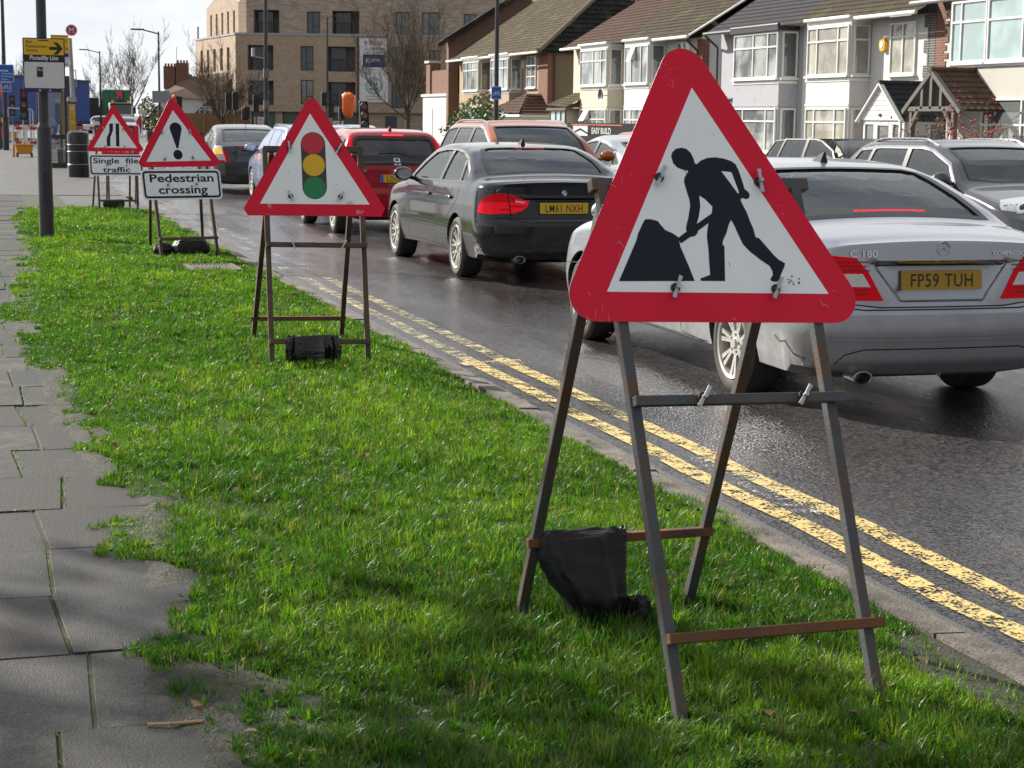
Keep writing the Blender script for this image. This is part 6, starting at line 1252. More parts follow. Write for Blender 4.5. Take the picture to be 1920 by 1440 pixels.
for (u0, u1, v0, v1), F in [(b, FA) for b in BAL]+[(b, FU) for b in BALU]:
    mb = MB(); f = lambda u, v, w: F(u, v, w-.05); mb.fbox(f, u0, u1, v0+1.05, v0+1.11, -.03, .03)
    for k in range(int((u1-u0)/.14)): u = u0+.05+k*.14; mb.fbox(f, u, u+.03, v0, v0+1.05, -.01, .01)
    for k in range(4): u = u0+(u1-u0-.06)*k/3; mb.fbox(f, u, u+.06, v0, v0+1.05, -.03, .03)
    mb.build('balcony_railing', [DFR], ab)
    mb = MB(); f = lambda u, v, w: F(u, v, w-1.38+0*(F is FU)); mb.fbox(f, u0+.2, u0+1.5, v0+.05, v1-.1, 0, .04); mb.build('balcony_door', [DW], ab)
mb = MB(); mb.fbox(FU, 10.9, 13.2, 8.75, 9.8, .1, .14) if False else mb.fbox(FL, 15.0, 15.6, 8.75, 9.9, -.2, -.15); mb.build('side_railing', [DFR], ab)
mb = MB(); mb.tube(FA(10.62, .5, .06), FA(10.62, 8.6, .06), .06); mb.build('drainpipe', [DFR], ab)
# banner and boards on the block
bn = root('banner', 'white FOR SALE banner hung on the beige apartment block', 'banner', FA(12, 3, .05), -YAW)
BW = mat('banner_white', (.62, .64, .66), .5, var=.08, vs=1.2); BR_ = mat('banner_red', (.55, .03, .06), .6); BN = mat('banner_navy', (.02, .025, .10), .5); BT = mat('banner_teal', (.10, .30, .30), .6); BG = mat('banner_grey', (.12, .13, .16), .6)
mb = MB(); mb.fbox(FA, 10.78, 13.28, 2.95, 8.42, .08, .10); b0 = mb.build('sheet', [BW], bn)
mb = MB(); put_text(mb, 'FOR SALE', FA, 12.05, 7.88, .104, .42, 0, .035, 'CENTER', .92); put_text(mb, '1 & 2 BEDROOM', FA, 12.05, 7.44, .104, .26, 1, .02, 'CENTER', .95); put_text(mb, 'LUXURY APARTMENTS', FA, 12.05, 7.14, .104, .18, 1, .02, 'CENTER', .98)
mb.fbox(FA, 11.08, 13.03, 5.95, 7.06, .102, .106, 2); put_text(mb, 'K', FA, 11.32, 6.34, .109, .54, 3, .01); put_text(mb, 'URTIS', FA, 11.68, 6.42, .109, .36, 3, .01, 'LEFT', .95)
put_text(mb, 'Available now', FA, 12.05, 5.68, .104, .2, 0, .01, 'CENTER'); put_text(mb, 'call our sales team', FA, 12.05, 5.42, .104, .16, 1, .01, 'CENTER')
ro_ = circ(12.05, 4.35, .72, 36); ri_ = circ(12.05, 4.35, .62, 36)
for k in range(36): mb.poly([FA(*ro_[k], .104), FA(*ro_[(k+1) % 36], .104), FA(*ri_[(k+1) % 36], .104), FA(*ri_[k], .104)], 4)
mb.prism([(11.62, 4.42), (11.62, 4.66), (11.55, 4.66), (11.76, 4.88), (11.97, 4.66), (11.9, 4.66), (11.9, 4.42)], FA, .102, .105, 4); put_text(mb, 'help', FA, 12.15, 4.42, .104, .3, 4, .02, 'CENTER'); put_text(mb, 'to Buy', FA, 12.05, 4.02, .104, .3, 4, .03, 'CENTER')
put_text(mb, 'www.homes.co.uk', FA, 12.05, 3.40, .104, .2, 0, .015, 'CENTER'); put_text(mb, '0208 903 1002', FA, 12.05, 3.12, .104, .2, 1, .015, 'CENTER'); mb.build('print', [BR_, BG, BN, BW, BT], b0)
for u, z0, z1 in ((2.0, .35, 1.55), (8.9, .2, 1.3)):
    f = FA(u, z0, -.3); mb = MB(); mb.fbox(FA, u-.45, u+.45, z0, z1, -.32, -.28, 0); mb.fbox(FA, u-.42, u+.42, z0+.03, z0+(z1-z0)*.45, -.28, -.275, 2); put_text(mb, 'FOR', FA, u, z1-.35, -.274, .3, 1, .03, 'CENTER'); put_text(mb, 'SALE', FA, u, z1-.62, -.274, .28, 1, .03, 'CENTER')
    tag(mb.build('sale_board', [BW, BR_, mat('board_green', (.25, .5, .4), .6)]), 'white and red sale board on the %s ground floor of the apartment block' % ('left green glazed' if u < 5 else 'middle'), 'sign', 'sale boards on the apartment block')
# ---------------------------------------------------------------- street furniture
PAINT_DK = mat('post_paint', (.028, .030, .040), .4, var=.3, vs=4, col2=(.05, .05, .06), c2at=(.5, .7)); GALV = mat('galvanised', (.36, .37, .38), .5, metal=.5, var=.15); BLUE = mat('sign_blue', (.005, .10, .42), .4); YEL = mat('sign_yellow', (.72, .44, .005), .4, var=.06); SIGW = mat('sign_white2', (.62, .64, .66), .4); NAVY = mat('sign_navy', (.01, .012, .10), .4); DRK = mat('sign_dark', (.012, .013, .02), .4)
def bike(mb, F, cx, cy, s, w, m):
    def ring(x, y, r, t):
        o_ = circ(x, y, r, 20); i_ = circ(x, y, r-t, 20)
        for k in range(20): mb.poly([F(*o_[k], w), F(*o_[(k+1) % 20], w), F(*i_[(k+1) % 20], w), F(*i_[k], w)], m)
    def ln(a, b, t=.045):
        d = Vector((b[0]-a[0], b[1]-a[1])).normalized()*t*s; mb.poly([F(cx+a[0]*s-d.y, cy+a[1]*s+d.x, w), F(cx+b[0]*s-d.y, cy+b[1]*s+d.x, w), F(cx+b[0]*s+d.y, cy+b[1]*s-d.x, w), F(cx+a[0]*s+d.y, cy+a[1]*s-d.x, w)], m)
    ring(cx-.55*s, cy-.25*s, .36*s, .09*s); ring(cx+.55*s, cy-.25*s, .36*s, .09*s)
    for a, b in (((-.55, -.25), (-.25, .25)), ((-.25, .25), (.35, .25)), ((.35, .25), (-.02, -.25)), ((-.02, -.25), (-.28, .38)), ((-.02, -.25), (-.55, -.25)), ((.55, -.25), (.30, .45)), ((-.42, .38), (-.14, .38)), ((.14, .47), (.34, .45))): ln(a, b)
# lamp post carrying the rail replacement sign
lp = root('lamp_post', 'dark grey lamp post on the verge carrying the yellow rail replacement sign', 'lamp post', (.91, 23.8, .08), 0, 'lamp posts along the road')
mb = MB(); mb.tube((.91, 23.8, .05), (.905, 23.8, 1.50), .092, .088, 20); mb.tube((.905, 23.8, 1.50), (.905, 23.8, 1.56), .088, .066, 20); mb.tube((.905, 23.8, 1.56), (.90, 23.8, 8.), .066, .050, 20); mb.tube((.91, 23.8, .02), (.91, 23.8, .13), .12, .1, 20); mb.build('column', [PAINT_DK], lp, smooth=40)
mb = MB(); mb.fbox(lambda u, v, w: (u, 23.8-w, v), .875, .945, .55, .95, .085, .092); mb.build('access_door', [mat('post_door', (.02, .022, .03), .5)], lp)
mb = MB(); mb.tube((.9, 23.8, 7.95), (1.9, 23.8, 8.25), .035); mb.box(1.7, 2.4, 23.65, 23.95, 8.18, 8.3); mb.build('lantern', [PAINT_DK], lp)
def FR_(u, v, w=0.): return (u+.04*w, 23.66-w+.10*(u-.92), v)
rs = root('direction_sign', 'yellow and black Piccadilly Line rail replacement sign strapped to the lamp post', 'sign', (.92, 23.66, 1.95))
mb = MB(); mb.prism(rrect(.665, 1.175, 1.935, 2.60, .012), FR_, 0, .02, 0); bk = mb.build('sign_board', [NAVY], rs, bevel=.003)
mb = MB(); mb.prism(rrect(.678, 1.162, 2.395, 2.588, .008), FR_, .021, .0225, 0); mb.prism(rrect(.678, 1.162, 1.985, 2.305, .015), FR_, .021, .0225, 1); mb.fbox(FR_, .676, 1.164, 2.308, 2.393, .0205, .022, 2); mb.build('panel', [YEL, SIGW, DRK], bk)
mb = MB()
for t_, v in (('Rail', 2.532), ('Replacement', 2.482), ('Service', 2.432)): put_text(mb, t_, FR_, .705, v, .0235, .052, 0, .012, sx=.95)
mb.prism([(.985, 2.457), (1.085, 2.457), (1.035, 2.402), (1.085, 2.402), (1.150, 2.476), (1.085, 2.55), (1.035, 2.55), (1.085, 2.495), (.985, 2.495)], FR_, .0228, .0236, 0)
put_text(mb, 'Piccadilly Line', FR_, .92, 2.333, .0236, .074, 1, .02, 'CENTER', .84)
mb.fbox(FR_, .83, .905, 2.12, 2.245, .0228, .0236, 0); put_text(mb, 'PL4', FR_, .868, 2.195, .0242, .042, 2, .02, 'CENTER')
for u in (.86, .985, 1.145):
    o_ = circ(u, 1.958, .013, 14); i_ = circ(u, 1.958, .008, 14)
    for k in range(14):
        if u != .86 or not 11 < k or True: mb.poly([FR_(*o_[k], .0215), FR_(*o_[(k+1) % 14], .0215), FR_(*i_[(k+1) % 14], .0215), FR_(*i_[k], .0215)], 1)
mb.fbox(FR_, .85, .98, 2.565, 2.577, .0228, .026, 0)
mb.build('print', [DRK, mat('letter_white', (.72, .73, .74), .5), mat('letter_pale_yellow', (.6, .5, .15), .5)], bk, recalc=False)
for v in (2.05, 2.5): mb = MB(); mb.lathe([(.072, v), (.072, v+.02)], (.905, 23.8, 0), 20); mb.build('strap', [GALV], rs)
# further lamp posts
def lamp_post(label, x, y, h, arm, ang, r=.075, zb=0.):
    o = root('lamp_post', label, 'lamp post', (x, y, zb), 0, 'lamp posts along the road'); mb = MB(); mb.tube((x, y, zb-.05), (x, y, zb+1.4), r*1.35, r*1.25, 12); mb.tube((x, y, zb+1.4), (x, y, h), r, r*.6, 12); mb.build('column', [PAINT_DK], o, smooth=40)
    if arm:
        e = Vector((x+arm*math.cos(ang), y+arm*math.sin(ang), h+.08)); mb = MB(); mb.tube((x, y, h-.1), e, .03, .03, 8); d = Vector((math.cos(ang), math.sin(ang), 0)); mb.bar(e-d*.1, e+d*.5, .16, .07); mb.build('lantern', [PAINT_DK], o)
    return o
lamp_post('dark lamp post at the far left carrying blue cycle signs', 1.48, 80, 7.5, 1.0, 3.1, .10, .08)
def F2(u, v, w=0.): return (u, 79.85-w, v)
bs = tag(None or (lambda: (lambda mb: (mb.prism(rrect(.9, 1.87, 2.95, 3.66, .03), F2, 0, .02, 0), mb.prism(rrect(.92, 1.85, 2.97, 3.64, .025), F2, .02, .022, 1), [put_text(mb, t_, F2, u, v, .024, .10, 0, .01) for t_, u, v in (('Town Centre', 1.36, 3.26), ('Park Royal', 1.36, 3.14), ('Station', 1.36, 3.02), ('Ealing', .95, 3.2))], mb.fbox(F2, 1.24, 1.29, 3.0, 3.55, .0225, .025, 0), mb.fbox(F2, .92, 1.65, 3.38, 3.43, .0225, .025, 0), mb.build('cycle_route_sign', [SIGW, BLUE]))[-1])(MB()))(), 'large blue cycle route direction sign on the far left lamp post', 'sign')
mb = MB(); mb.prism(rrect(1.34, 1.74, 2.54, 2.92, .02), F2, 0, .02, 0); mb.prism(rrect(1.36, 1.72, 2.56, 2.90, .02), F2, .02, .022, 1); bike(mb, F2, 1.54, 2.74, .17, .024, 0); tag(mb.build('cycle_sign', [SIGW, BLUE], recalc=False), 'small square blue cycle sign under the large blue direction sign', 'sign', 'blue cycle signs')
lamp_post('tall lamp post with its lantern facing left, beside the bare tree', 8.5, 86.2, 5.45, .75, math.pi, .06)
lamp_post('thin lamp post with its lantern facing left, behind the blue trailer', 8.31, 122.8, 5.7, .8, math.pi, .07)
o = lamp_post('tall dark camera post in front of the left balconies of the apartments', 15.57, 99.7, 11., 0, 0, .13)
mb = MB(); mb.bar((15.5, 99.6, 4.75), (14.9, 99.7, 4.85), .06, .06); mb.box(14.8, 14.95, 99.55, 99.8, 4.85, 5.3); mb.build('camera', [GALV], o)
for z0, z1 in ((3.7, 4.2), (2.0, 2.5)): mb = MB(); mb.box(15.42, 15.72, 99.5, 99.7, z0, z1); mb.build('control_box', [mat('box_grey', (.14, .14, .15), .5)], o)
lamp_post('dark lamp post in front of the middle balconies of the apartments', 24.4, 128.4, 8.6, .5, -.6, .10)
lamp_post('dark lamp post carrying a blue cycle sign, in front of the mossy roof', 16.56, 57.7, 8., 1., 2.6, .085)
def F3(u, v, w=0.): return (16.52+(u)*math.cos(.3), 57.56-w-u*math.sin(.3), v)
mb = MB(); mb.prism(rrect(-.17, .16, 2.30, 2.71, .02), F3, 0, .02, 0); mb.prism(rrect(-.155, .145, 2.315, 2.695, .02), F3, .02, .022, 1); bike(mb, F3, 0, 2.50, .135, .024, 0); tag(mb.build('cycle_sign', [SIGW, BLUE], recalc=False), 'blue cycle sign on the lamp post above the copper car', 'sign', 'blue cycle signs')
# litter bin
b = root('litter_bin', 'black round litter bin with domed top and a side opening', 'bin', (2.6, 46.9, .08))
BK = mat('bin_black', (.012, .012, .013), .25, var=.2)
mb = MB(); mb.lathe([(.27, .05), (.27, .35), (.255, .37), (.255, .86), (.265, .87), (.265, 1.10), (.24, 1.16), (.14, 1.20), (.001, 1.21)], (2.6, 46.9, .05), 28); mb.build('body', [BK], b, smooth=35)
mb = MB(); [mb.lathe([(.268, z), (.274, z+.008), (.268, z+.016)], (2.6, 46.9, .05), 28) for z in (.36, .85, .68)]; mb.build('trim_ring', [mat('bin_trim', (.35, .34, .33), .4)], b, smooth=40)
mb = MB(); mb.prism(rrect(2.40, 2.62, .96, 1.08, .04), lambda u, v, w: (u, 46.9-math.sqrt(max(.001, .262**2-(u-2.6)**2))-w, v+.05), .0, .008); mb.build('opening', [GAP], b)
# bus stop
b = root('bus_stop', 'bus stop pole with a red roundel and yellow flag, behind the litter bin', 'bus stop', (2.82, 52, .08))
mb = MB(); mb.tube((2.84, 52, .05), (2.72, 52, 3.72), .07, .06, 14); mb.build('pole', [GALV], b, smooth=40)
def FB(u, v, w=0.): return (u, 51.92-w, v)
mb = MB(); mb.prism(circ(2.77, 3.93, .155, 32), FB, -.03, .01, 0); o_ = circ(2.77, 3.93, .145, 28); i_ = circ(2.77, 3.93, .13, 28)
put_text(mb, 'M', FB, 2.77, 3.865, .012, .19, 1, .03, 'CENTER')
for k in range(28): mb.poly([FB(*o_[k], .012), FB(*o_[(k+1) % 28], .012), FB(*i_[(k+1) % 28], .012), FB(*i_[k], .012)], 1)
mb.build('roundel', [mat('roundel_red', (.5, .015, .05), .4), SIGW], b, recalc=False)
mb = MB(); mb.fbox(FB, 2.21, 2.68, 3.30, 3.76, 0, .03, 0); mb.fbox(FB, 2.21, 2.68, 3.76, 3.79, 0, .032, 4); mb.fbox(FB, 2.21, 2.68, 3.20, 3.299, 0, .03, 1); mb.fbox(FB, 2.21, 2.68, 2.93, 3.199, 0, .03, 2); put_text(mb, 'bus', FB, 2.5, 3.22, .033, .07, 2, .02, 'CENTER'); put_text(mb, '2', FB, 2.62, 3.60, .033, .10, 3, .02, 'CENTER'); mb.prism(circ(2.63, 3.42, .035, 14), FB, .031, .033, 4); put_text(mb, 'N83', FB, 2.6, 2.98, .033, .07, 3, .01, 'CENTER'); mb.build('flag', [YEL, NAVY, SIGW, DRK, mat('flag_red', (.5, .05, .04), .5)], b)
mb = MB()
for v in (3.7, 3.4, 3.15, 2.97): mb.tube(FB(2.66, v, .0), FB(2.74, v, .0), .012, n=6)
mb.path([FB(2.80, 2.85), FB(2.86, 2.85), FB(2.87, 2.4), FB(2.81, 2.4)], .014, 6); mb.tube(FB(2.80, 2.6), FB(2.87, 2.6), .012); mb.build('bracket', [GALV], b)
# timetable case in yellow
b = root('timetable_case', 'tall narrow yellow timetable case with grey cap behind the litter bin', 'notice case', (2.7, 51.2, .08))
def FT_(u, v, w=0.): return (u, 51.15-w, v)
mb = MB(); mb.fbox(FT_, 2.59, 2.81, .1, 1.98, -.10, .0); mb.build('case', [PAINT_DK], b)
mb = MB(); mb.prism([(2.57, 2.0), (2.83, 2.0), (2.81, 2.1), (2.70, 2.14), (2.59, 2.1)], FT_, -.13, .03); mb.build('cap', [GALV], b)
mb = MB(); mb.fbox(FT_, 2.612, 2.788, .6, 1.93, .001, .006, 0); mb.prism(circ(2.70, 1.80, .07, 24), FT_, .006, .0075, 1); mb.prism(circ(2.70, 1.80, .052, 20), FT_, .0075, .0085, 2); put_text(mb, 'i', FT_, 2.7, 1.765, .0095, .1, 3, .02, 'CENTER')
for t_, v in (('Bus', 1.63), ('stop', 1.56), ('moved', 1.49)): put_text(mb, t_, FT_, 2.64, v, .007, .06, 3, .01)
mb.fbox(FT_, 2.63, 2.77, .95, 1.4, .006, .007, 4); mb.build('notice', [mat('notice_yellow', (.60, .40, .04), .5), BR_, SIGW, DRK, mat('notice_fine', (.42, .30, .06), .6)], b)
# bus shelter
b = root('bus_shelter', 'bus shelter end with tall glass panel, dark rails and brown post', 'bus shelter', (2.4, 55, .08))
SHB = mat('shelter_frame', (.035, .035, .03), .4); SHY = mat('shelter_yellow', (.22, .16, .05), .5)
def FS(u, v, w=0.): return (u, 55-w, v)
mb = MB(); mb.fbox(FS, 2.0, 2.80, .93, 1.06, -.05, .03); mb.fbox(FS, 2.0, 2.80, .07, .24, -.05, .03); mb.fbox(FS, 1.95, 2.9, 2.45, 2.75, -1.2, .05); mb.fbox(FS, 2.68, 2.82, .05, 2.5, -.06, .06); mb.fbox(FS, 2.0, 2.08, .05, 2.5, -.06, .06); mb.fbox(FS, 2.0, 2.08, .05, 2.5, -3., -2.9); mb.fbox(FS, 2.68, 2.8, .05, 2.5, -3, -2.9); mb.fbox(FS, 1.95, 2.9, 2.45, 2.75, -3.1, -1.2); mb.build('frame', [SHB], b)
mb = MB(); mb.fbox(FS, 2.62, 2.675, 1.06, 2.45, .0, .06); mb.build('edge_post', [SHY], b)
SG = glass('shelter_glass', (.82, .86, .88), (.25, .28, .3), .22)
mb = MB(); mb.fbox(FS, 2.09, 2.60, 1.07, 2.42, .0, .012); mb.build('glass_panel', [SG], b); mb = MB(); mb.fbox(FS, 2.09, 2.66, .25, .92, .0, .012); mb.build('glass_panel', [SG], b)
mb = MB(); mb.box(2.48, 2.74, 55.4, 55.8, .08, .56); mb.box(2.46, 2.76, 55.38, 55.82, .56, .64, 1); tag(mb.build('cable_box', [mat('box_brown_red', (.17, .035, .03), .6), mat('box_lid', (.45, .25, .22), .6)]), 'small red brown box standing inside the bus shelter', 'box')
# temporary traffic lights
SH = mat('signal_housing', (.012, .013, .015), .5); SR = mat('signal_red', (.20, .012, .015), .25, coat=1); SA = mat('signal_amber', (.24, .075, .02), .25, coat=1); SGN = mat('signal_green', (.0, .10, .07), .25, coat=1); ORY = mat('trailer_orange', (.62, .26, .01), .5, var=.12)
def signal_head(par, F, u, v0, v1, w=.3, hoods=True, tilt=0., dep=.12):
    G = lambda a, b_, c_: F(a-tilt*(b_-v0), b_, c_)
    mb = MB(); mb.prism(rrect(u-w/2, u+w/2, v0, v1, .03), G, -dep, 0); o = mb.build('signal_head', [SH], par); h_ = (v1-v0)/3
    for k, m in enumerate((SGN, SA, SR)):
        mb = MB(); mb.prism(circ(u, v0+h_*(k+.5), min(w, h_)*.36, 20), G, .001, .015); mb.build('signal_lens', [m], o)
        if hoods:
            mb = MB(); cc = circ(u, v0+h_*(k+.5), min(w, h_)*.43, 20)
            for j in range(0, 10): mb.poly([G(*cc[j], .0), G(*cc[j+1], .0), G(*cc[j+1], .13), G(*cc[j], .13)])
            mb.build('hood', [SH], o, recalc=False)
    return o
def temp_signal(label, x, y, s=1., tl=True):
    o = root('temporary_signal', label, 'traffic light', (x, y, .0), 0, 'portable traffic lights at the roadworks'); F = lambda u, v, w=0.: (x+u*s, y-w*s, v*s)
    mb = MB(); mb.prism([(-.30, .52), (.32, .52), (.26, .20), (-.24, .20)], F, -.30, .0); mb.build('battery_box', [ORY], o, bevel=.01)
    mb = MB(); mb.fbox(F, -.34, .36, .52, .56, -.34, .03); mb.build('lid', [ORY], o)
    mb = MB(); mb.fbox(F, -.40, -.32, .08, .54, -.05, .03); mb.build('side_leg', [ORY], o)
    for u in (-.24, .26): mb = MB(); mb.lathe([(.01, -.035), (.10, -.04), (.13, -.03), (.13, .03), (.10, .04), (.01, .035)], F(u, .13, .04), 16, 0, 'x'); mb.build('wheel', [TYRE], o, smooth=40)
    mb = MB(); mb.tube(F(0, .54, -.15), F(0, 1.45, -.12), .022*s, n=8); mb.tube(F(0, .56, -.15), F(0, .66, -.15), .06*s, n=10); mb.build('mast', [GALV], o)
    signal_head(o, F, .02, 1.42, 2.52, .29)
temp_signal('portable traffic light on an orange wheeled box near the far left lamp post', 1.88, 68)
temp_signal('farther portable traffic light on an orange box in front of the red and white barriers', 2.4, 109, 1.05)
o = root('temporary_signal', 'tilted portable traffic light standing behind the red hatchback', 'traffic light', (10.4, 49.1, 0), 0, 'portable traffic lights at the roadworks'); F = lambda u, v, w=0.: (10.38+u, 49.1-w, v)
signal_head(o, F, 0, 1.36, 2.10, .235, tilt=.07)
mb = MB(); mb.tube(F(0, .5, -.1), F(0, 1.4, -.06), .022); mb.build('mast', [GALV], o); mb = MB(); mb.prism([(-.30, .52), (.32, .52), (.26, .1), (-.24, .1)], F, -.30, .0); mb.build('battery_box', [ORY], o)
# barriers
BW_ = mat('barrier_white', (.66, .66, .66), .5, var=.08); BRD = mat('barrier_red', (.55, .02, .03), .5)
def barrier(label, x, y, a, l=2.0, z=0.):
    o = root('barrier', label, 'barrier', (x, y, z), a, 'red and white roadworks barriers'); F = lambda u, v, w=0.: (x+u*math.cos(a)+w*math.sin(a), y+u*math.sin(a)-w*math.cos(a), z+v)
    mb = MB(); mb.fbox(F, -l/2, l/2, .85, 1.0, -.02, .02); mb.fbox(F, -l/2, l/2, .15, .30, -.02, .02); n = 6
    for k in range(n+1): u = -l/2+.03+(l-.06)*k/n; mb.fbox(F, u-.03, u+.03, .3, .85, -.018, .018)
    mb.fbox(F, -l/2-.02, -l/2+.06, .02, 1.02, -.03, .03); mb.fbox(F, l/2-.06, l/2+.02, .02, 1.02, -.03, .03); mb.build('panel', [BW_], o)
    mb = MB()
    for k in range(3):
        u = -l/2+l*(.16+k*.33)
        for v in (.86, .16): mb.fbox(F, u-.16, u+.16, v, v+.13, .0202, .024)
    mb.build('reflective_bands', [BRD], o)
    for u in (-l/2+.25, l/2-.25): mb = MB(); mb.fbox(F, u-.06, u+.06, 0, .08, -.35, .35); mb.build('foot', [RUBBER], o)
for k, (x, y, a, d) in enumerate(((1.9, 105, .02, 'at the far left behind the lamp post'), (3.95, 104.6, -.05, 'in line with the blue trailer tail'), (3.0, 92, .12, 'seen through the shelter glass'), (5.6, 98.5, -.1, 'right of the litter bin, nearest the white cars'), (7.6, 100.5, .1, 'behind the road narrowing sign'))): barrier('red and white plastic barrier '+d, x, y, a)
mb = MB()
F6 = lambda u, v, w=0.: (u, 100-w, v)
mb.path([F6(2.0, .1), F6(2.0, 1.9), F6(3.15, 1.85), F6(3.27, 1.75), F6(3.27, .1)], .04, 8); mb.tube(F6(3.12, .1), F6(3.12, 1.84), .03); tag(mb.build('guard_rail', [GALV]), 'galvanised hooped guard rail behind the portable traffic light', 'railing')
for k, (x, y, d) in enumerate(((2.5, 64, 'behind the shelter'), (5.2, 88, 'by the white barrier posts'), (6.4, 93, 'left of the road narrowing sign'), (4.3, 61, 'right of the shelter'), (6.5, 62, 'between the two far triangle signs'))):
    o = root('traffic_cone', 'orange traffic cone with white sleeve '+d, 'cone', (x, y, 0), 0, 'traffic cones'); mb = MB(); mb.lathe([(.17, .03), (.04, .72), (.001, .73)], (x, y, 0), 14); mb.build('cone', [mat('cone_orange', (.75, .10, .02), .5)], o, smooth=40)
    mb = MB(); mb.lathe([(.125, .28), (.082, .5)], (x, y, .0), 14); mb.build('sleeve', [SIGW], o, smooth=40); mb = MB(); mb.box(x-.2, x+.2, y-.2, y+.2, 0, .04); mb.build('base', [RUBBER], o)
mb = MB(); F7 = lambda u, v, w=0.: (u, 62-w, v); mb.prism(circ(2.5, 1.19, .32, 36), F7, 0, .02, 0); mb.prism(circ(2.5, 1.19, .30, 36), F7, .02, .022, 1); mb.prism([(2.42, 1.28), (2.48, 1.33), (2.60, 1.17), (2.66, 1.23), (2.66, 1.0), (2.44, 1.0), (2.51, 1.08)], F7, .0222, .024, 0); mb.tube(F7(2.5, .0, -.02), F7(2.5, 1.1, -.02), .03, m=2); tag(mb.build('keep_left_sign', [SIGW, mat('keep_blue', (.02, .16, .5), .4), GALV]), 'round blue arrow sign behind the bus shelter glass', 'sign')
# workers' yellow boards
mb = MB(); mb.box(1.15, 1.6, 84, 84.1, .1, 1.6, 0); mb.box(1.14, 1.62, 83.98, 84.12, .55, 1.05, 1); mb.box(1.14, 1.62, 83.98, 84.12, 1.25, 1.45, 2); tag(mb.build('works_board', [DRK, mat('board_red', (.55, .03, .05), .5), YEL]), 'yellow and red striped works board at the left edge', 'sign')
o = root('signal_cover', 'orange bag tied over a signal at the left edge', 'bag', (1.3, 81, 2.3)); mb = MB(); mb.ball((1.22, 81, 2.55), .5, 12, 0, (.34, .3, .8)); mb.build('bag', [mat('bag_orange', (.72, .13, .02), .5, var=.2, bump=.4, bs=9)], o, smooth=60); mb = MB(); mb.tube((1.25, 81, 0), (1.25, 81, 2.3), .06); mb.build('pole', [PAINT_DK], o)
# junction signals at the far side
def perm_signal(label, x, y, z1, heads, post=True):
    o = root('traffic_signal', label, 'traffic light', (x, y, 0), 0, 'traffic signals at the junction'); F = lambda u, v, w=0.: (x+u, y-w, v)
    mb = MB(); mb.tube((x, y, 0), (x, y, z1), .06); mb.build('pole', [PAINT_DK], o)
    for u, v0, v1 in heads: mb = MB(); mb.prism(rrect(u-.17, u+.17, v0, v1, .05), F, -.16, .06); [mb.prism(circ(u, v0+(v1-v0)*q, .10, 12), F, .06, .16) for q in (.18, .5, .82)]; mb.build('signal_head', [SH], o)
perm_signal('black junction signals, widest pair, by the left tree in front of apartments', 15.35, 110.1, 3.0, ((0, 2.0, 3.05), (-.42, 2.0, 3.0), (.55, 1.4, 2.1)))
perm_signal('black junction signal head beside the camera post', 16.55, 109.9, 3.2, ((0, 1.9, 2.9), (-.55, 1.5, 2.2)))
perm_signal('black junction signals right of the traffic light sign tip', 20.6, 108.6, 3.1, ((.25, 1.6, 2.6), (-.15, 2.3, 3.1), (.9, 1.5, 2.2)))
o = root('signal_cover', 'bright orange bag over the junction signal in front of the apartments', 'bag', (21.7, 108.3, 0)); mb = MB(); mb.lathe([(.05, 1.62), (.24, 1.68), (.30, 1.9), (.36, 2.3), (.40, 2.7), (.42, 2.95), (.30, 3.02), (.05, 2.98)], (21.85, 108.2, 0), 18)
mb.v = [(21.85+(x-21.85)*(1+.35*mn.noise((x*3, y*3, z*2.5)))+.14*mn.noise((z*3, x*2, 1))+(z-2.3)*.14, y+.08*mn.noise((x*6, z*6, 2)), z+.28*mn.noise((x*2.6, y*3, 5))*(1 if z > 2.6 else .4)) for x, y, z in mb.v]; mb.build('bag', [mat('bag_orange', (.72, .13, .02), .5, var=.2, bump=.4, bs=9)], o, smooth=60); mb = MB(); mb.tube((21.4, 108.4, 0), (21.4, 108.4, 3.1), .06); mb.build('pole', [PAINT_DK], o)
o = root('traffic_signal', 'black signal with an orange hood above the exclamation mark sign', 'traffic light', (9.85, 91, 0), 0, 'traffic signals at the junction'); mb = MB(); mb.tube((9.85, 91, 0), (9.85, 91, 2.6), .05); mb.build('pole', [PAINT_DK], o); mb = MB(); mb.box(9.78, 10.05, 90.8, 91, 1.95, 2.55); mb.build('signal_head', [SH], o); mb = MB(); mb.ball((9.68, 90.9, 2.5), .5, 10, 0, (.2, .2, .3)); mb.build('hood', [mat('bag_orange', (.72, .13, .02), .5)], o, smooth=60)
mb = MB(); mb.box(8.15, 8.95, 85.9, 86.0, 2.2, 2.75); tag(mb.build('sign_back', [mat('sign_back_grey', (.25, .27, .28), .5)]), 'grey back of a road sign on the tall lamp post by the white house', 'sign')
for k, (x, d) in enumerate(((5.9, 'left'), (7.0, 'right'))):
    o = root('works_lamp_frame', 'dark frame with an orange panel on the %s side behind the exclamation mark sign' % d, 'barrier', (x, 61, 0), 0, 'works frames on the road'); mb = MB(); mb.box(x-.3, x+.3, 60.95, 61.05, 1.02, 1.12); mb.box(x-.28, x-.22, 60.95, 61.05, 0, 1.05); mb.box(x+.22, x+.28, 60.95, 61.05, 0, 1.05); mb.build('frame', [mat('frame_brown2', (.05, .03, .02), .7)], o); mb = MB(); mb.box(x-.2, x+.2, 60.97, 61.03, .55, 1.0); mb.build('panel', [mat('panel_orange', (.6, .14, .03), .5)], o)

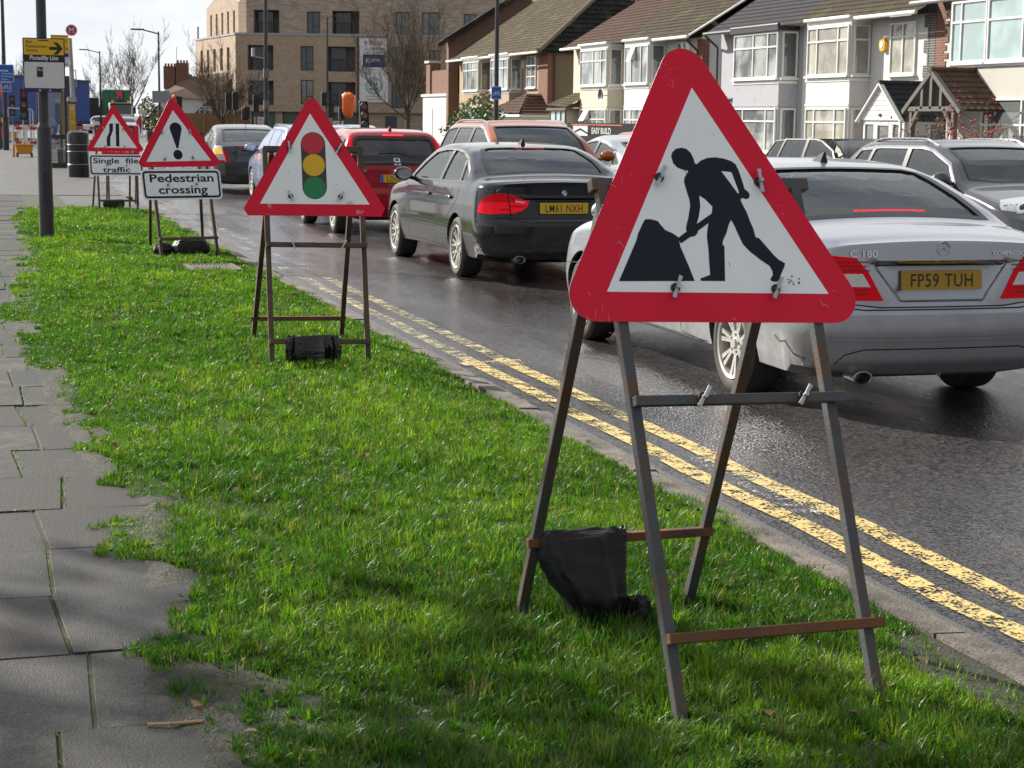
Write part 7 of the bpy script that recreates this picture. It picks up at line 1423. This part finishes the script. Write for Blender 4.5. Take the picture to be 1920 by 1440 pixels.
# ---------------------------------------------------------------- lorries far up the road
t = root('curtain_lorry', 'long blue curtain sided lorry trailer turning at the junction', 'lorry', (7.81, 126.03, 0))
pa = Vector((7.81, 126.03, 0)); pb = Vector((1.75, 109.05, 0)); d = (pb-pa).normalized(); q = Vector((d.y, -d.x, 0)); 
if q.dot(Vector((0, -1, 0))) < 0: q = -q
L_ = 18.5
def FTK(u, v, w=0.): p = pa+d*u+q*w; return (p.x, p.y, v)
CURT = mat('curtain_blue', (.012, .075, .36), .4, var=.12, vs=1.5, stretch=(1, 1, .2)); mb = MB(); n = 70
for k in range(n): a, b_ = k*L_/n, (k+1)*L_/n; wa, wb_ = .03*math.sin(a*5.2)+.02*math.sin(a*13), .03*math.sin(b_*5.2)+.02*math.sin(b_*13); mb.poly([FTK(a, 1.15, wa), FTK(b_, 1.15, wb_), FTK(b_, 3.72, wb_*.4), FTK(a, 3.72, wa*.4)])
mb.poly([FTK(0, 1.15), FTK(0, 3.72), FTK(0, 3.72, -2.5), FTK(0, 1.15, -2.5)]); mb.build('curtain', [CURT], t, smooth=60, recalc=False)
mb = MB(); mb.fbox(FTK, -.02, L_, 3.72, 3.86, -2.5, .06, 0); mb.fbox(FTK, 0, L_, .95, 1.15, -2.5, .04, 0); mb.build('frame', [mat('lorry_dark', (.02, .025, .05), .5)], t)
mb = MB()
for k in range(46): u = .2+k*.4; mb.fbox(FTK, u, u+.035, .95, 1.35, .05, .06)
mb.build('strap', [mat('strap_grey', (.1, .12, .2), .6)], t)
for k in range(3):
    p = FTK(2.5+k*1.3, .5, -.05); mb = MB(); mb.lathe([(.01, -.14), (.32, -.15), (.5, -.12), (.5, .12), (.32, .15), (.01, .14)], p, 18, 0, 'y'); mb.build('wheel', [TYRE], t, smooth=40)
mb = MB(); mb.box(10.6, 12.3, 184, 188, 0, 3.2); tag(mb.build('container', [mat('container_black', (.012, .013, .016), .6)]), 'black container standing between the blue lorry and the green one', 'container')
t = root('skip_lorry', 'white cab lorry with a tall green container, facing down the road', 'lorry', (14.2, 181.6, 0))
F8 = lambda u, v, w=0.: (14.2+u*ca_-w*0, 181.6-w+u*sa_, v)
CG_ = mat('container_green', (.015, .12, .06), .5, var=.2, vs=1)
mb = MB(); mb.fbox(F8, -1.55, 1.05, 1.1, 3.95, -7, -1.8); [mb.fbox(F8, -1.55+k*.52-.03, -1.55+k*.52+.03, 1.1, 3.95, -1.8, -1.76) for k in range(6)]; mb.fbox(F8, -1.6, 1.1, 3.8, 4.0, -7, -1.74); [mb.fbox(F8, -1.62, -1.55, 1.1, 3.95, -2.2-k*.8, -2.1-k*.8) for k in range(6)]; mb.build('container', [CG_], t)
mb = MB(); mb.fbox(F8, -.25, .25, 3.1, 3.9, -1.76, -1.5, 0); mb.tube(F8(.0, 2.7, -1.5), F8(0, 3.4, -1.5), .08, m=1); mb.build('crane_grab', [mat('grab_red', (.45, .03, .06), .5), DRK], t)
mb = MB(); mb.prism(rrect(-1.1, 1.15, .5, 2.75, .12), F8, -1.6, .0); mb.build('cab', [mat('cab_white', (.55, .56, .57), .4)], t, bevel=.08)
mb = MB(); mb.prism(rrect(-.95, 1.0, 1.65, 2.45, .06), F8, .0, .01); mb.build('windscreen', [mat('dark_window', (.04, .05, .055), .06, spec=.8)], t)
mb = MB(); mb.prism(rrect(-1.0, 1.05, 2.48, 2.70, .04), F8, .0, .08); mb.build('sun_visor', [DRK], t)
mb = MB(); mb.fbox(F8, -.9, .95, .55, 1.3, .0, .02, 0); mb.build('grille', [mat('grille_grey', (.2, .2, .2), .5)], t)
for u in (-.75, .8): mb = MB(); mb.tube(F8(u, 2.75, -.4), F8(u, 2.95, -.4), .12, .1, 10); mb.build('beacon', [mat('beacon_amber', (.8, .2, .02), .3)], t)
for u in (-1.3, 1.35): mb = MB(); mb.fbox(F8, u-.12, u+.12, 1.7, 2.3, -.2, -.05); mb.build('wing_mirror', [DRK], t)
for u in (-.95, 1.0): mb = MB(); mb.lathe([(.01, -.14), (.32, -.15), (.5, -.12), (.5, .12), (.32, .15), (.01, .14)], F8(u, .5, -1.0), 18, 0, 'x'); mb.build('wheel', [TYRE], t, smooth=40)
# a person in a red coat walking on the far pavement
def person(label, x, y, h, coat, trouser):
    bm = bmesh.new(); k = h/1.75
    J = dict(pel=(0, 0, .95), chest=(0, -.01, 1.28), neck=(0, 0, 1.47), head=(0, -.03, 1.62), top=(0, -.02, 1.73), ls=(-.18, 0, 1.40), le=(-.23, .05, 1.13), lh=(-.22, -.04, .90), rs=(.18, 0, 1.40), re=(.23, .03, 1.13), rh=(.22, -.10, .92), lp=(-.09, 0, .90), lk=(-.10, -.10, .50), la=(-.10, .06, .08), lf=(-.10, -.10, .04), rp=(.09, 0, .90), rk=(.10, .05, .50), ra=(.10, .22, .10), rf=(.10, .08, .04))
    V = {n_: bm.verts.new((p[0]*k, p[1]*k, p[2]*k)) for n_, p in J.items()}
    for a, b in (('pel', 'chest'), ('chest', 'neck'), ('neck', 'head'), ('head', 'top'), ('chest', 'ls'), ('ls', 'le'), ('le', 'lh'), ('chest', 'rs'), ('rs', 're'), ('re', 'rh'), ('pel', 'lp'), ('lp', 'lk'), ('lk', 'la'), ('la', 'lf'), ('pel', 'rp'), ('rp', 'rk'), ('rk', 'ra'), ('ra', 'rf')): bm.edges.new((V[a], V[b]))
    me = bpy.data.meshes.new('person'); bm.to_mesh(me); names = list(J); bm.free(); o = bpy.data.objects.new('person', me); COL.objects.link(o); o.location = (x, y, .05)
    RAD = dict(pel=.16, chest=.19, neck=.07, head=.10, top=.07, ls=.08, le=.06, lh=.045, rs=.08, re=.06, rh=.045, lp=.11, lk=.075, la=.05, lf=.045, rp=.11, rk=.075, ra=.05, rf=.045)
    s_ = o.modifiers.new('skin', 'SKIN')
    for i, n_ in enumerate(names): me.skin_vertices[0].data[i].radius = (RAD[n_]*k, RAD[n_]*k)
    me.skin_vertices[0].data[0].use_root = True
    o.modifiers.new('sub', 'SUBSURF').levels = 2; o.modifiers['sub'].render_levels = 2
    bpy.context.view_layer.update(); nm = bpy.data.meshes.new_from_object(o.evaluated_get(bpy.context.evaluated_depsgraph_get())); o.modifiers.clear(); o.data = nm
    for m in (coat, trouser, mat('skin', (.45, .26, .19), .6), mat('hair_dark', (.03, .02, .015), .7)): nm.materials.append(m)
    for p in nm.polygons: z = p.center.z/k; p.material_index = 1 if z < .82 else (0 if z < 1.48 else (3 if z > 1.66 or p.center.y > .03 else 2)); p.use_smooth = True
    return tag(o, label, 'person')
person('person in a red coat on the far pavement beside the lorry', 12.5, 142.4, 1.5, mat('coat_red', (.55, .02, .05), .7), mat('trousers_grey', (.12, .13, .16), .8))
# houses, fence and hedge behind the junction
h = root('house', 'white rendered house with brown roof and chimneys beyond the timber fence', 'house', (18, 163, 0), -YAW)
o0 = Vector((16.0, 162.2, 0)); 
def FH(u, v, w=0.): return (o0.x+u*ca_+w*sa_, o0.y+u*sa_-w*ca_, v)
mb = MB(); mb.fbox(FH, 0, 6.5, 0, 3.2, -6, 0); mb.build('wall', [R_WHITE], h)
mb = MB(); mb.poly([FH(-.3, 3.1, .3), FH(6.6, 3.1, .3), FH(6.6, 5.6, -3), FH(2.0, 5.0, -3)]); mb.poly([FH(-.3, 3.1, .3), FH(2.0, 5.0, -3), FH(.5, 3.1, -6)]); mb.poly([FH(3.0, 3.05, .36), FH(7.4, 3.05, .36), FH(7.4, 5.5, -2.6)]); mb.build('roof', [mat('roof_far_brown', (.13, .085, .06), .9, var=.3, vs=1.5)], h, recalc=False)
mb = MB(); mb.prism([(2.6, 0), (6.4, 0), (6.4, 4.9), (5.0, 3.6), (2.6, 1.4)], FH, .02, .1); mb.build('brick_gable', [BRICK_B], h)
win(h, lambda u, v, w: FH(u, v, w+.1), 3.5, 5.0, 1.5, 2.4, (.33, .66), (.7,), CD)
for u, z1 in ((.4, 5.9), (1.5, 6.2)):
    mb = MB(); mb.fbox(FH, u-.5, u+.5, 3.9, z1, -3.4, -2.5); ch = mb.build('chimney', [BRICK_R], h)
    for k in range(4): mb = MB(); p = FH(u-.4+k*.27, z1, -3); mb.tube(p, (p[0], p[1], z1+.25), .09, n=8); mb.build('chimney_pot', [BRICK_R], ch)
mb = MB(); p = FH(1.0, 6, -3); mb.tube(p, (p[0], p[1], 7.6), .03); mb.build('aerial_mast', [ZINC], h)
for k, (u, w_, zr, lab) in enumerate(((-2.2, -14, 4.6, 'nearest the white house'), (-4.6, -26, 4.7, 'in the middle of the far row'), (-7.0, -40, 5.0, 'behind the green lorry container'), (-9.0, -56, 5.4, 'at the far left end of the row'))):
    h = root('terraced_house', 'far terraced house with brown roof and chimney '+lab, 'house', FH(u, 0, w_), -YAW, 'terrace in the distance')
    G = lambda a, b_, c_=0.: FH(u+a, b_, w_+c_)
    mb = MB(); mb.fbox(G, 0, 5.5, 0, 3.2, -5, 0); mb.build('wall', [R_CREAM if k % 2 else R_WHITE], h); mb = MB(); mb.poly([G(-.2, 3.1, .2), G(5.7, 3.1, .2), G(5.7, zr, -2.5), G(-.2, zr, -2.5)]); mb.build('roof', [mat('roof_far_brown', (.13, .085, .06), .9)], h, recalc=False)
    mb = MB(); mb.fbox(G, .6, 1.5, zr-.6, zr+1.0, -2.9, -2.2); mb.build('chimney', [BRICK_R], h); win(h, G, 3.0, 4.4, 1.7, 2.8, (.5,), (), CD)
f = root('timber_fence', 'brown timber board fence in front of the apartments', 'fence', (16, 141.4, 0), -YAW)
def FF(u, v, w=0.): return (13.9+u*ca_+w*sa_, 141.9+u*sa_-w*ca_, v)
mb = MB(); [mb.fbox(FF, .16*k, .16*k+.15, .1, 1.78+.02*random.random(), 0, .02+.01*(k % 2)) for k in range(44)]; mb.build('boards', [mat('fence_timber', (.24, .13, .055), .85, var=.3, vs=4)], f)
for k in range(5): mb = MB(); mb.fbox(FF, 1.75*k-.05, 1.75*k+.05, 0, 1.9, .03, .12); mb.build('post', [mat('fence_post', (.30, .20, .11), .85, var=.3)], f)
for x, y, d in ((12.9, 120, 'left'), (13.35, 120, 'right')): mb = MB(); mb.tube((x, y, 0), (x, y, 1.55), .07); tag(mb.build('bollard_post', [mat('post_pale', (.5, .45, .38), .8)]), 'pale timber post, %s of the pair before the hedge' % d, 'post', 'pale posts before the hedge')
mb = MB(); mb.box(12.4, 13.05, 142.2, 142.3, 1.72, 2.0, 0); mb.tube((12.7, 142.35, 0), (12.7, 142.35, 1.8), .04); tag(mb.build('street_name_sign', [SIGW]), 'small white board in front of the green hedge', 'sign')

# ---------------------------------------------------------------- trees, hedge, shrubs
BARK = mat('bark', (.075, .060, .045), .95, var=.35, vs=3, bump=.5, bs=14, col2=(.09, .085, .05), c2at=(.5, .65)); TWIG = mat('twig_bark', (.085, .066, .048), .95, var=.3, vs=1)
def bare_tree(label, x, y, h, spread, seed, depth=6, r0=.14, minr=.006, group='bare trees', fork=.22, nb0=6):
    # short trunk, fan of ascending limbs, each splitting into finer ones that curve up
    rn = random.Random(seed); o = root('bare_tree', label, 'tree', (x, y, 0), 0, group); tk = MB(); cr = MB()
    tk.tube((x, y, -.1), (x, y, h*fork*.55), r0*1.15, r0, 9); tk.tube((x, y, h*fork*.55), (x+.03, y, h*fork), r0, r0*.85, 9)
    def grow(p, d, l, r, lev):
        n = 4; pts = [p]
        for k in range(n):
            d = Vector((d.x+rn.gauss(0, .07), d.y+rn.gauss(0, .07), d.z+rn.gauss(.05, .05))).normalized(); q = pts[-1]+d*l/n; ra, rb = r*(1-.55*k/n), r*(1-.55*(k+1)/n)
            (tk if lev == 0 else cr).tube(pts[-1], q, max(minr, ra), max(minr*.8, rb), 6 if lev < 1 else (4 if lev < 3 else 3), 0, False); pts.append(q)
        if lev >= depth: return
        for b_ in range(rn.choice((3, 4)) if lev < depth-1 else rn.choice((2, 3))):
            i = n if b_ == 0 else rn.randint(1, n-1); a = rn.uniform(0, 6.28); tilt = rn.uniform(.1, .25) if b_ == 0 else rn.uniform(.35, .75)
            s_ = d.orthogonal().normalized(); s_.rotate(Matrix.Rotation(a, 3, d)); nd = d*math.cos(tilt)+s_*math.sin(tilt); nd.z += .12
            grow(pts[i], nd.normalized(), l*(rn.uniform(.62, .78) if b_ == 0 else rn.uniform(.45, .68)), r*(.5 if b_ == 0 else .36), lev+1)
    for k in range(nb0):
        a = 2*math.pi*(k+rn.random()*.7)/nb0; t = spread*rn.uniform(.35, 1.) if k else .12; d = Vector((math.sin(t)*math.cos(a), math.sin(t)*math.sin(a), math.cos(t)))
        grow(Vector((x, y, h*fork*rn.uniform(.7, 1.))), d, h*.34*rn.uniform(.85, 1.1), r0*.55, 0)
    tk.build('trunk', [BARK], o, smooth=60); cr.build('crown', [TWIG], o); return o
bare_tree('bare winter tree with an open rounded crown behind the tall lamp post', 16.3, 193.4, 9.8, .75, 3, 5, .16, .012)
bare_tree('bare winter tree in front of the left corner of the apartments', 18.3, 138.5, 7.0, 1.0, 11, 5, .14, .009, fork=.2, nb0=8)
bare_tree('bare winter tree in front of the right end of the apartments', 32.2, 136.4, 10.5, .8, 21, 5, .13, .009, fork=.2, nb0=7)
bare_tree('large bare tree overhanging the brick wall and garage', 30.6, 130, 9.5, .95, 33, 5, .14, .009, nb0=8)
bare_tree('faint bare tree on the skyline above the blue lorry tail', 17.0, 255, 8.5, .7, 5, 4, .12, .014)
bare_tree('bare scrubby tree behind the blue lorry at the far left', 5.1, 207, 8.0, 1.0, 8, 5, .14, .012, nb0=8)
bare_tree('thin bare tree behind the blue lorry left of the scrubby one', 2.2, 190, 6.6, .9, 18, 4, .1, .012)
def leafy(name, label, cat, boxes, m, dens, ls, seed, trunk=None, group=None, berries=None):
    rg2 = np.random.default_rng(seed); o = root(name, label, cat, (boxes[0][0][0], boxes[0][0][1], 0), 0, group); V = []; Fc = []; mi = []
    for (c_, r_) in boxes:
        n = int(dens*r_[0]*r_[1]*r_[2]); dd = rg2.normal(size=(n, 3)); dd /= np.linalg.norm(dd, axis=1)[:, None]; rad = rg2.uniform(.35, 1, n)**.5*(1+.18*np.sin(dd[:, 0]*7+seed)*np.cos(dd[:, 2]*9)); P_ = np.array(c_)+dd*rad[:, None]*np.array(r_); P_ = P_[P_[:, 2] > .05]
        for p in P_:
            a = rg2.normal(size=3); a /= np.linalg.norm(a); b_ = np.cross(a, rg2.normal(size=3)); b_ /= np.linalg.norm(b_); s_ = ls*rg2.uniform(.6, 1.4); i = len(V); V += [tuple(p-a*s_), tuple(p+b_*s_*.45), tuple(p+a*s_), tuple(p-b_*s_*.45)]; Fc.append((i, i+1, i+2, i+3)); mi.append(int(rg2.integers(0, len(m))))
    mb = MB(); mb.v = V; mb.f = Fc; mb.m = mi; mb.build('crown', m, o, recalc=False)
    mb = MB(); [mb.tube((c_[0], c_[1], -.05), (c_[0]+.1, c_[1], c_[2]), .05, .03, 6) for c_, r_ in boxes[:3]]; mb.build('trunk', [BARK], o); return o
LG1 = mat('leaf_green', (.055, .11, .025), .5, var=.3, vs=5); LG2 = mat('leaf_light', (.12, .17, .05), .45, var=.3, vs=5); LG3 = mat('leaf_dark', (.025, .05, .015), .5, var=.3); LG4 = mat('leaf_brown', (.11, .075, .03), .8, var=.3); LYG = mat('leaf_yellow_green', (.12, .14, .025), .6, var=.25)
leafy('shrub', 'rounded glossy green shrub behind the red hatchback', 'shrub', [((22, 79.9, 1.1), (1.5, 1.8, 1.2)), ((22, 79.4, 2.0), (1.0, 1.25, .8)), ((22, 81.5, 1.0), (1.1, 1.1, .8)), ((22, 78.2, 1.0), (.9, .9, .7))], [LG1, LG2, LG2], 520, .09, 2)
leafy('hedge', 'yellow green hedge with a brown patch beyond the white board', 'hedge', [((14.1, 152.6, 1.7), (.75, 1.5, 1.5)), ((14.8, 152, 1.3), (.7, 1.5, 1.1)), ((14.2, 147, .8), (.5, 2, .9))], [LYG, LG1, LG4], 500, .13, 4)
leafy('hedge', 'brown leafless hedge left of the timber fence', 'hedge', [((15.4, 150, 1.1), (.5, 2, 1.1)), ((15.8, 149, .8), (.5, 2, .9))], [LG4, LG1], 500, .12, 6)
bare_tree('tall bare tree left of the road, seen only as a reflection in house windows', -9, 126, 13, .9, 41, 4, .2, .02, nb0=8)
bare_tree('second tall bare tree left of the road, reflected in the grey house windows', -10, 146, 13, .9, 43, 4, .2, .02, nb0=8)
# rose bush with red hips before the pebbledash house
o = root('rose_bush', 'leafless rose bush with red hips before the pebbledash house', 'shrub', (24.0, 41.5, 0)); mb = MB(); hp = MB(); rn = random.Random(4)
for k in range(40):
    p = Vector((24.0+rn.uniform(-.3, .3), 41.0+rn.uniform(-1.6, 1.6), .4)); d = Vector((rn.gauss(0, .3), rn.gauss(0, .6), 1)).normalized()
    for j in range(9):
        q = p+d*.23; mb.tube(p, q, .013-.001*j, .012-.001*j, 4, 0, False); p = q; d = (d+Vector((rn.gauss(0, .22), rn.gauss(0, .3), -.10*j*.3))).normalized()
        if j > 2:
            s_ = p+Vector((rn.gauss(0, .12), rn.gauss(0, .2), rn.gauss(.05, .1))); mb.tube(p, s_, .006, .004, 3, 0, False)
            if rn.random() < .45: hp.ball(s_, .032, 5)
mb.build('stems', [mat('rose_stem', (.10, .055, .04), .9)], o); hp.build('hips', [mat('rose_hip', (.42, .03, .04), .4)], o, smooth=60)['kind'] = 'stuff'
# evergreen and bare street trees beside the footway, left of the picture, that shade the foreground
leafy('evergreen_tree', 'tall evergreen tree beside the footway just left of the picture', 'tree', [((-6.9, 13.4, 8.6), (2.2, 2.2, 1.9)), ((-5.9, 13.9, 7.2), (1.5, 1.6, 1.2)), ((-7.9, 12.8, 7.0), (1.6, 1.6, 1.3))], [LG1, LG3], 62, .15, 9)
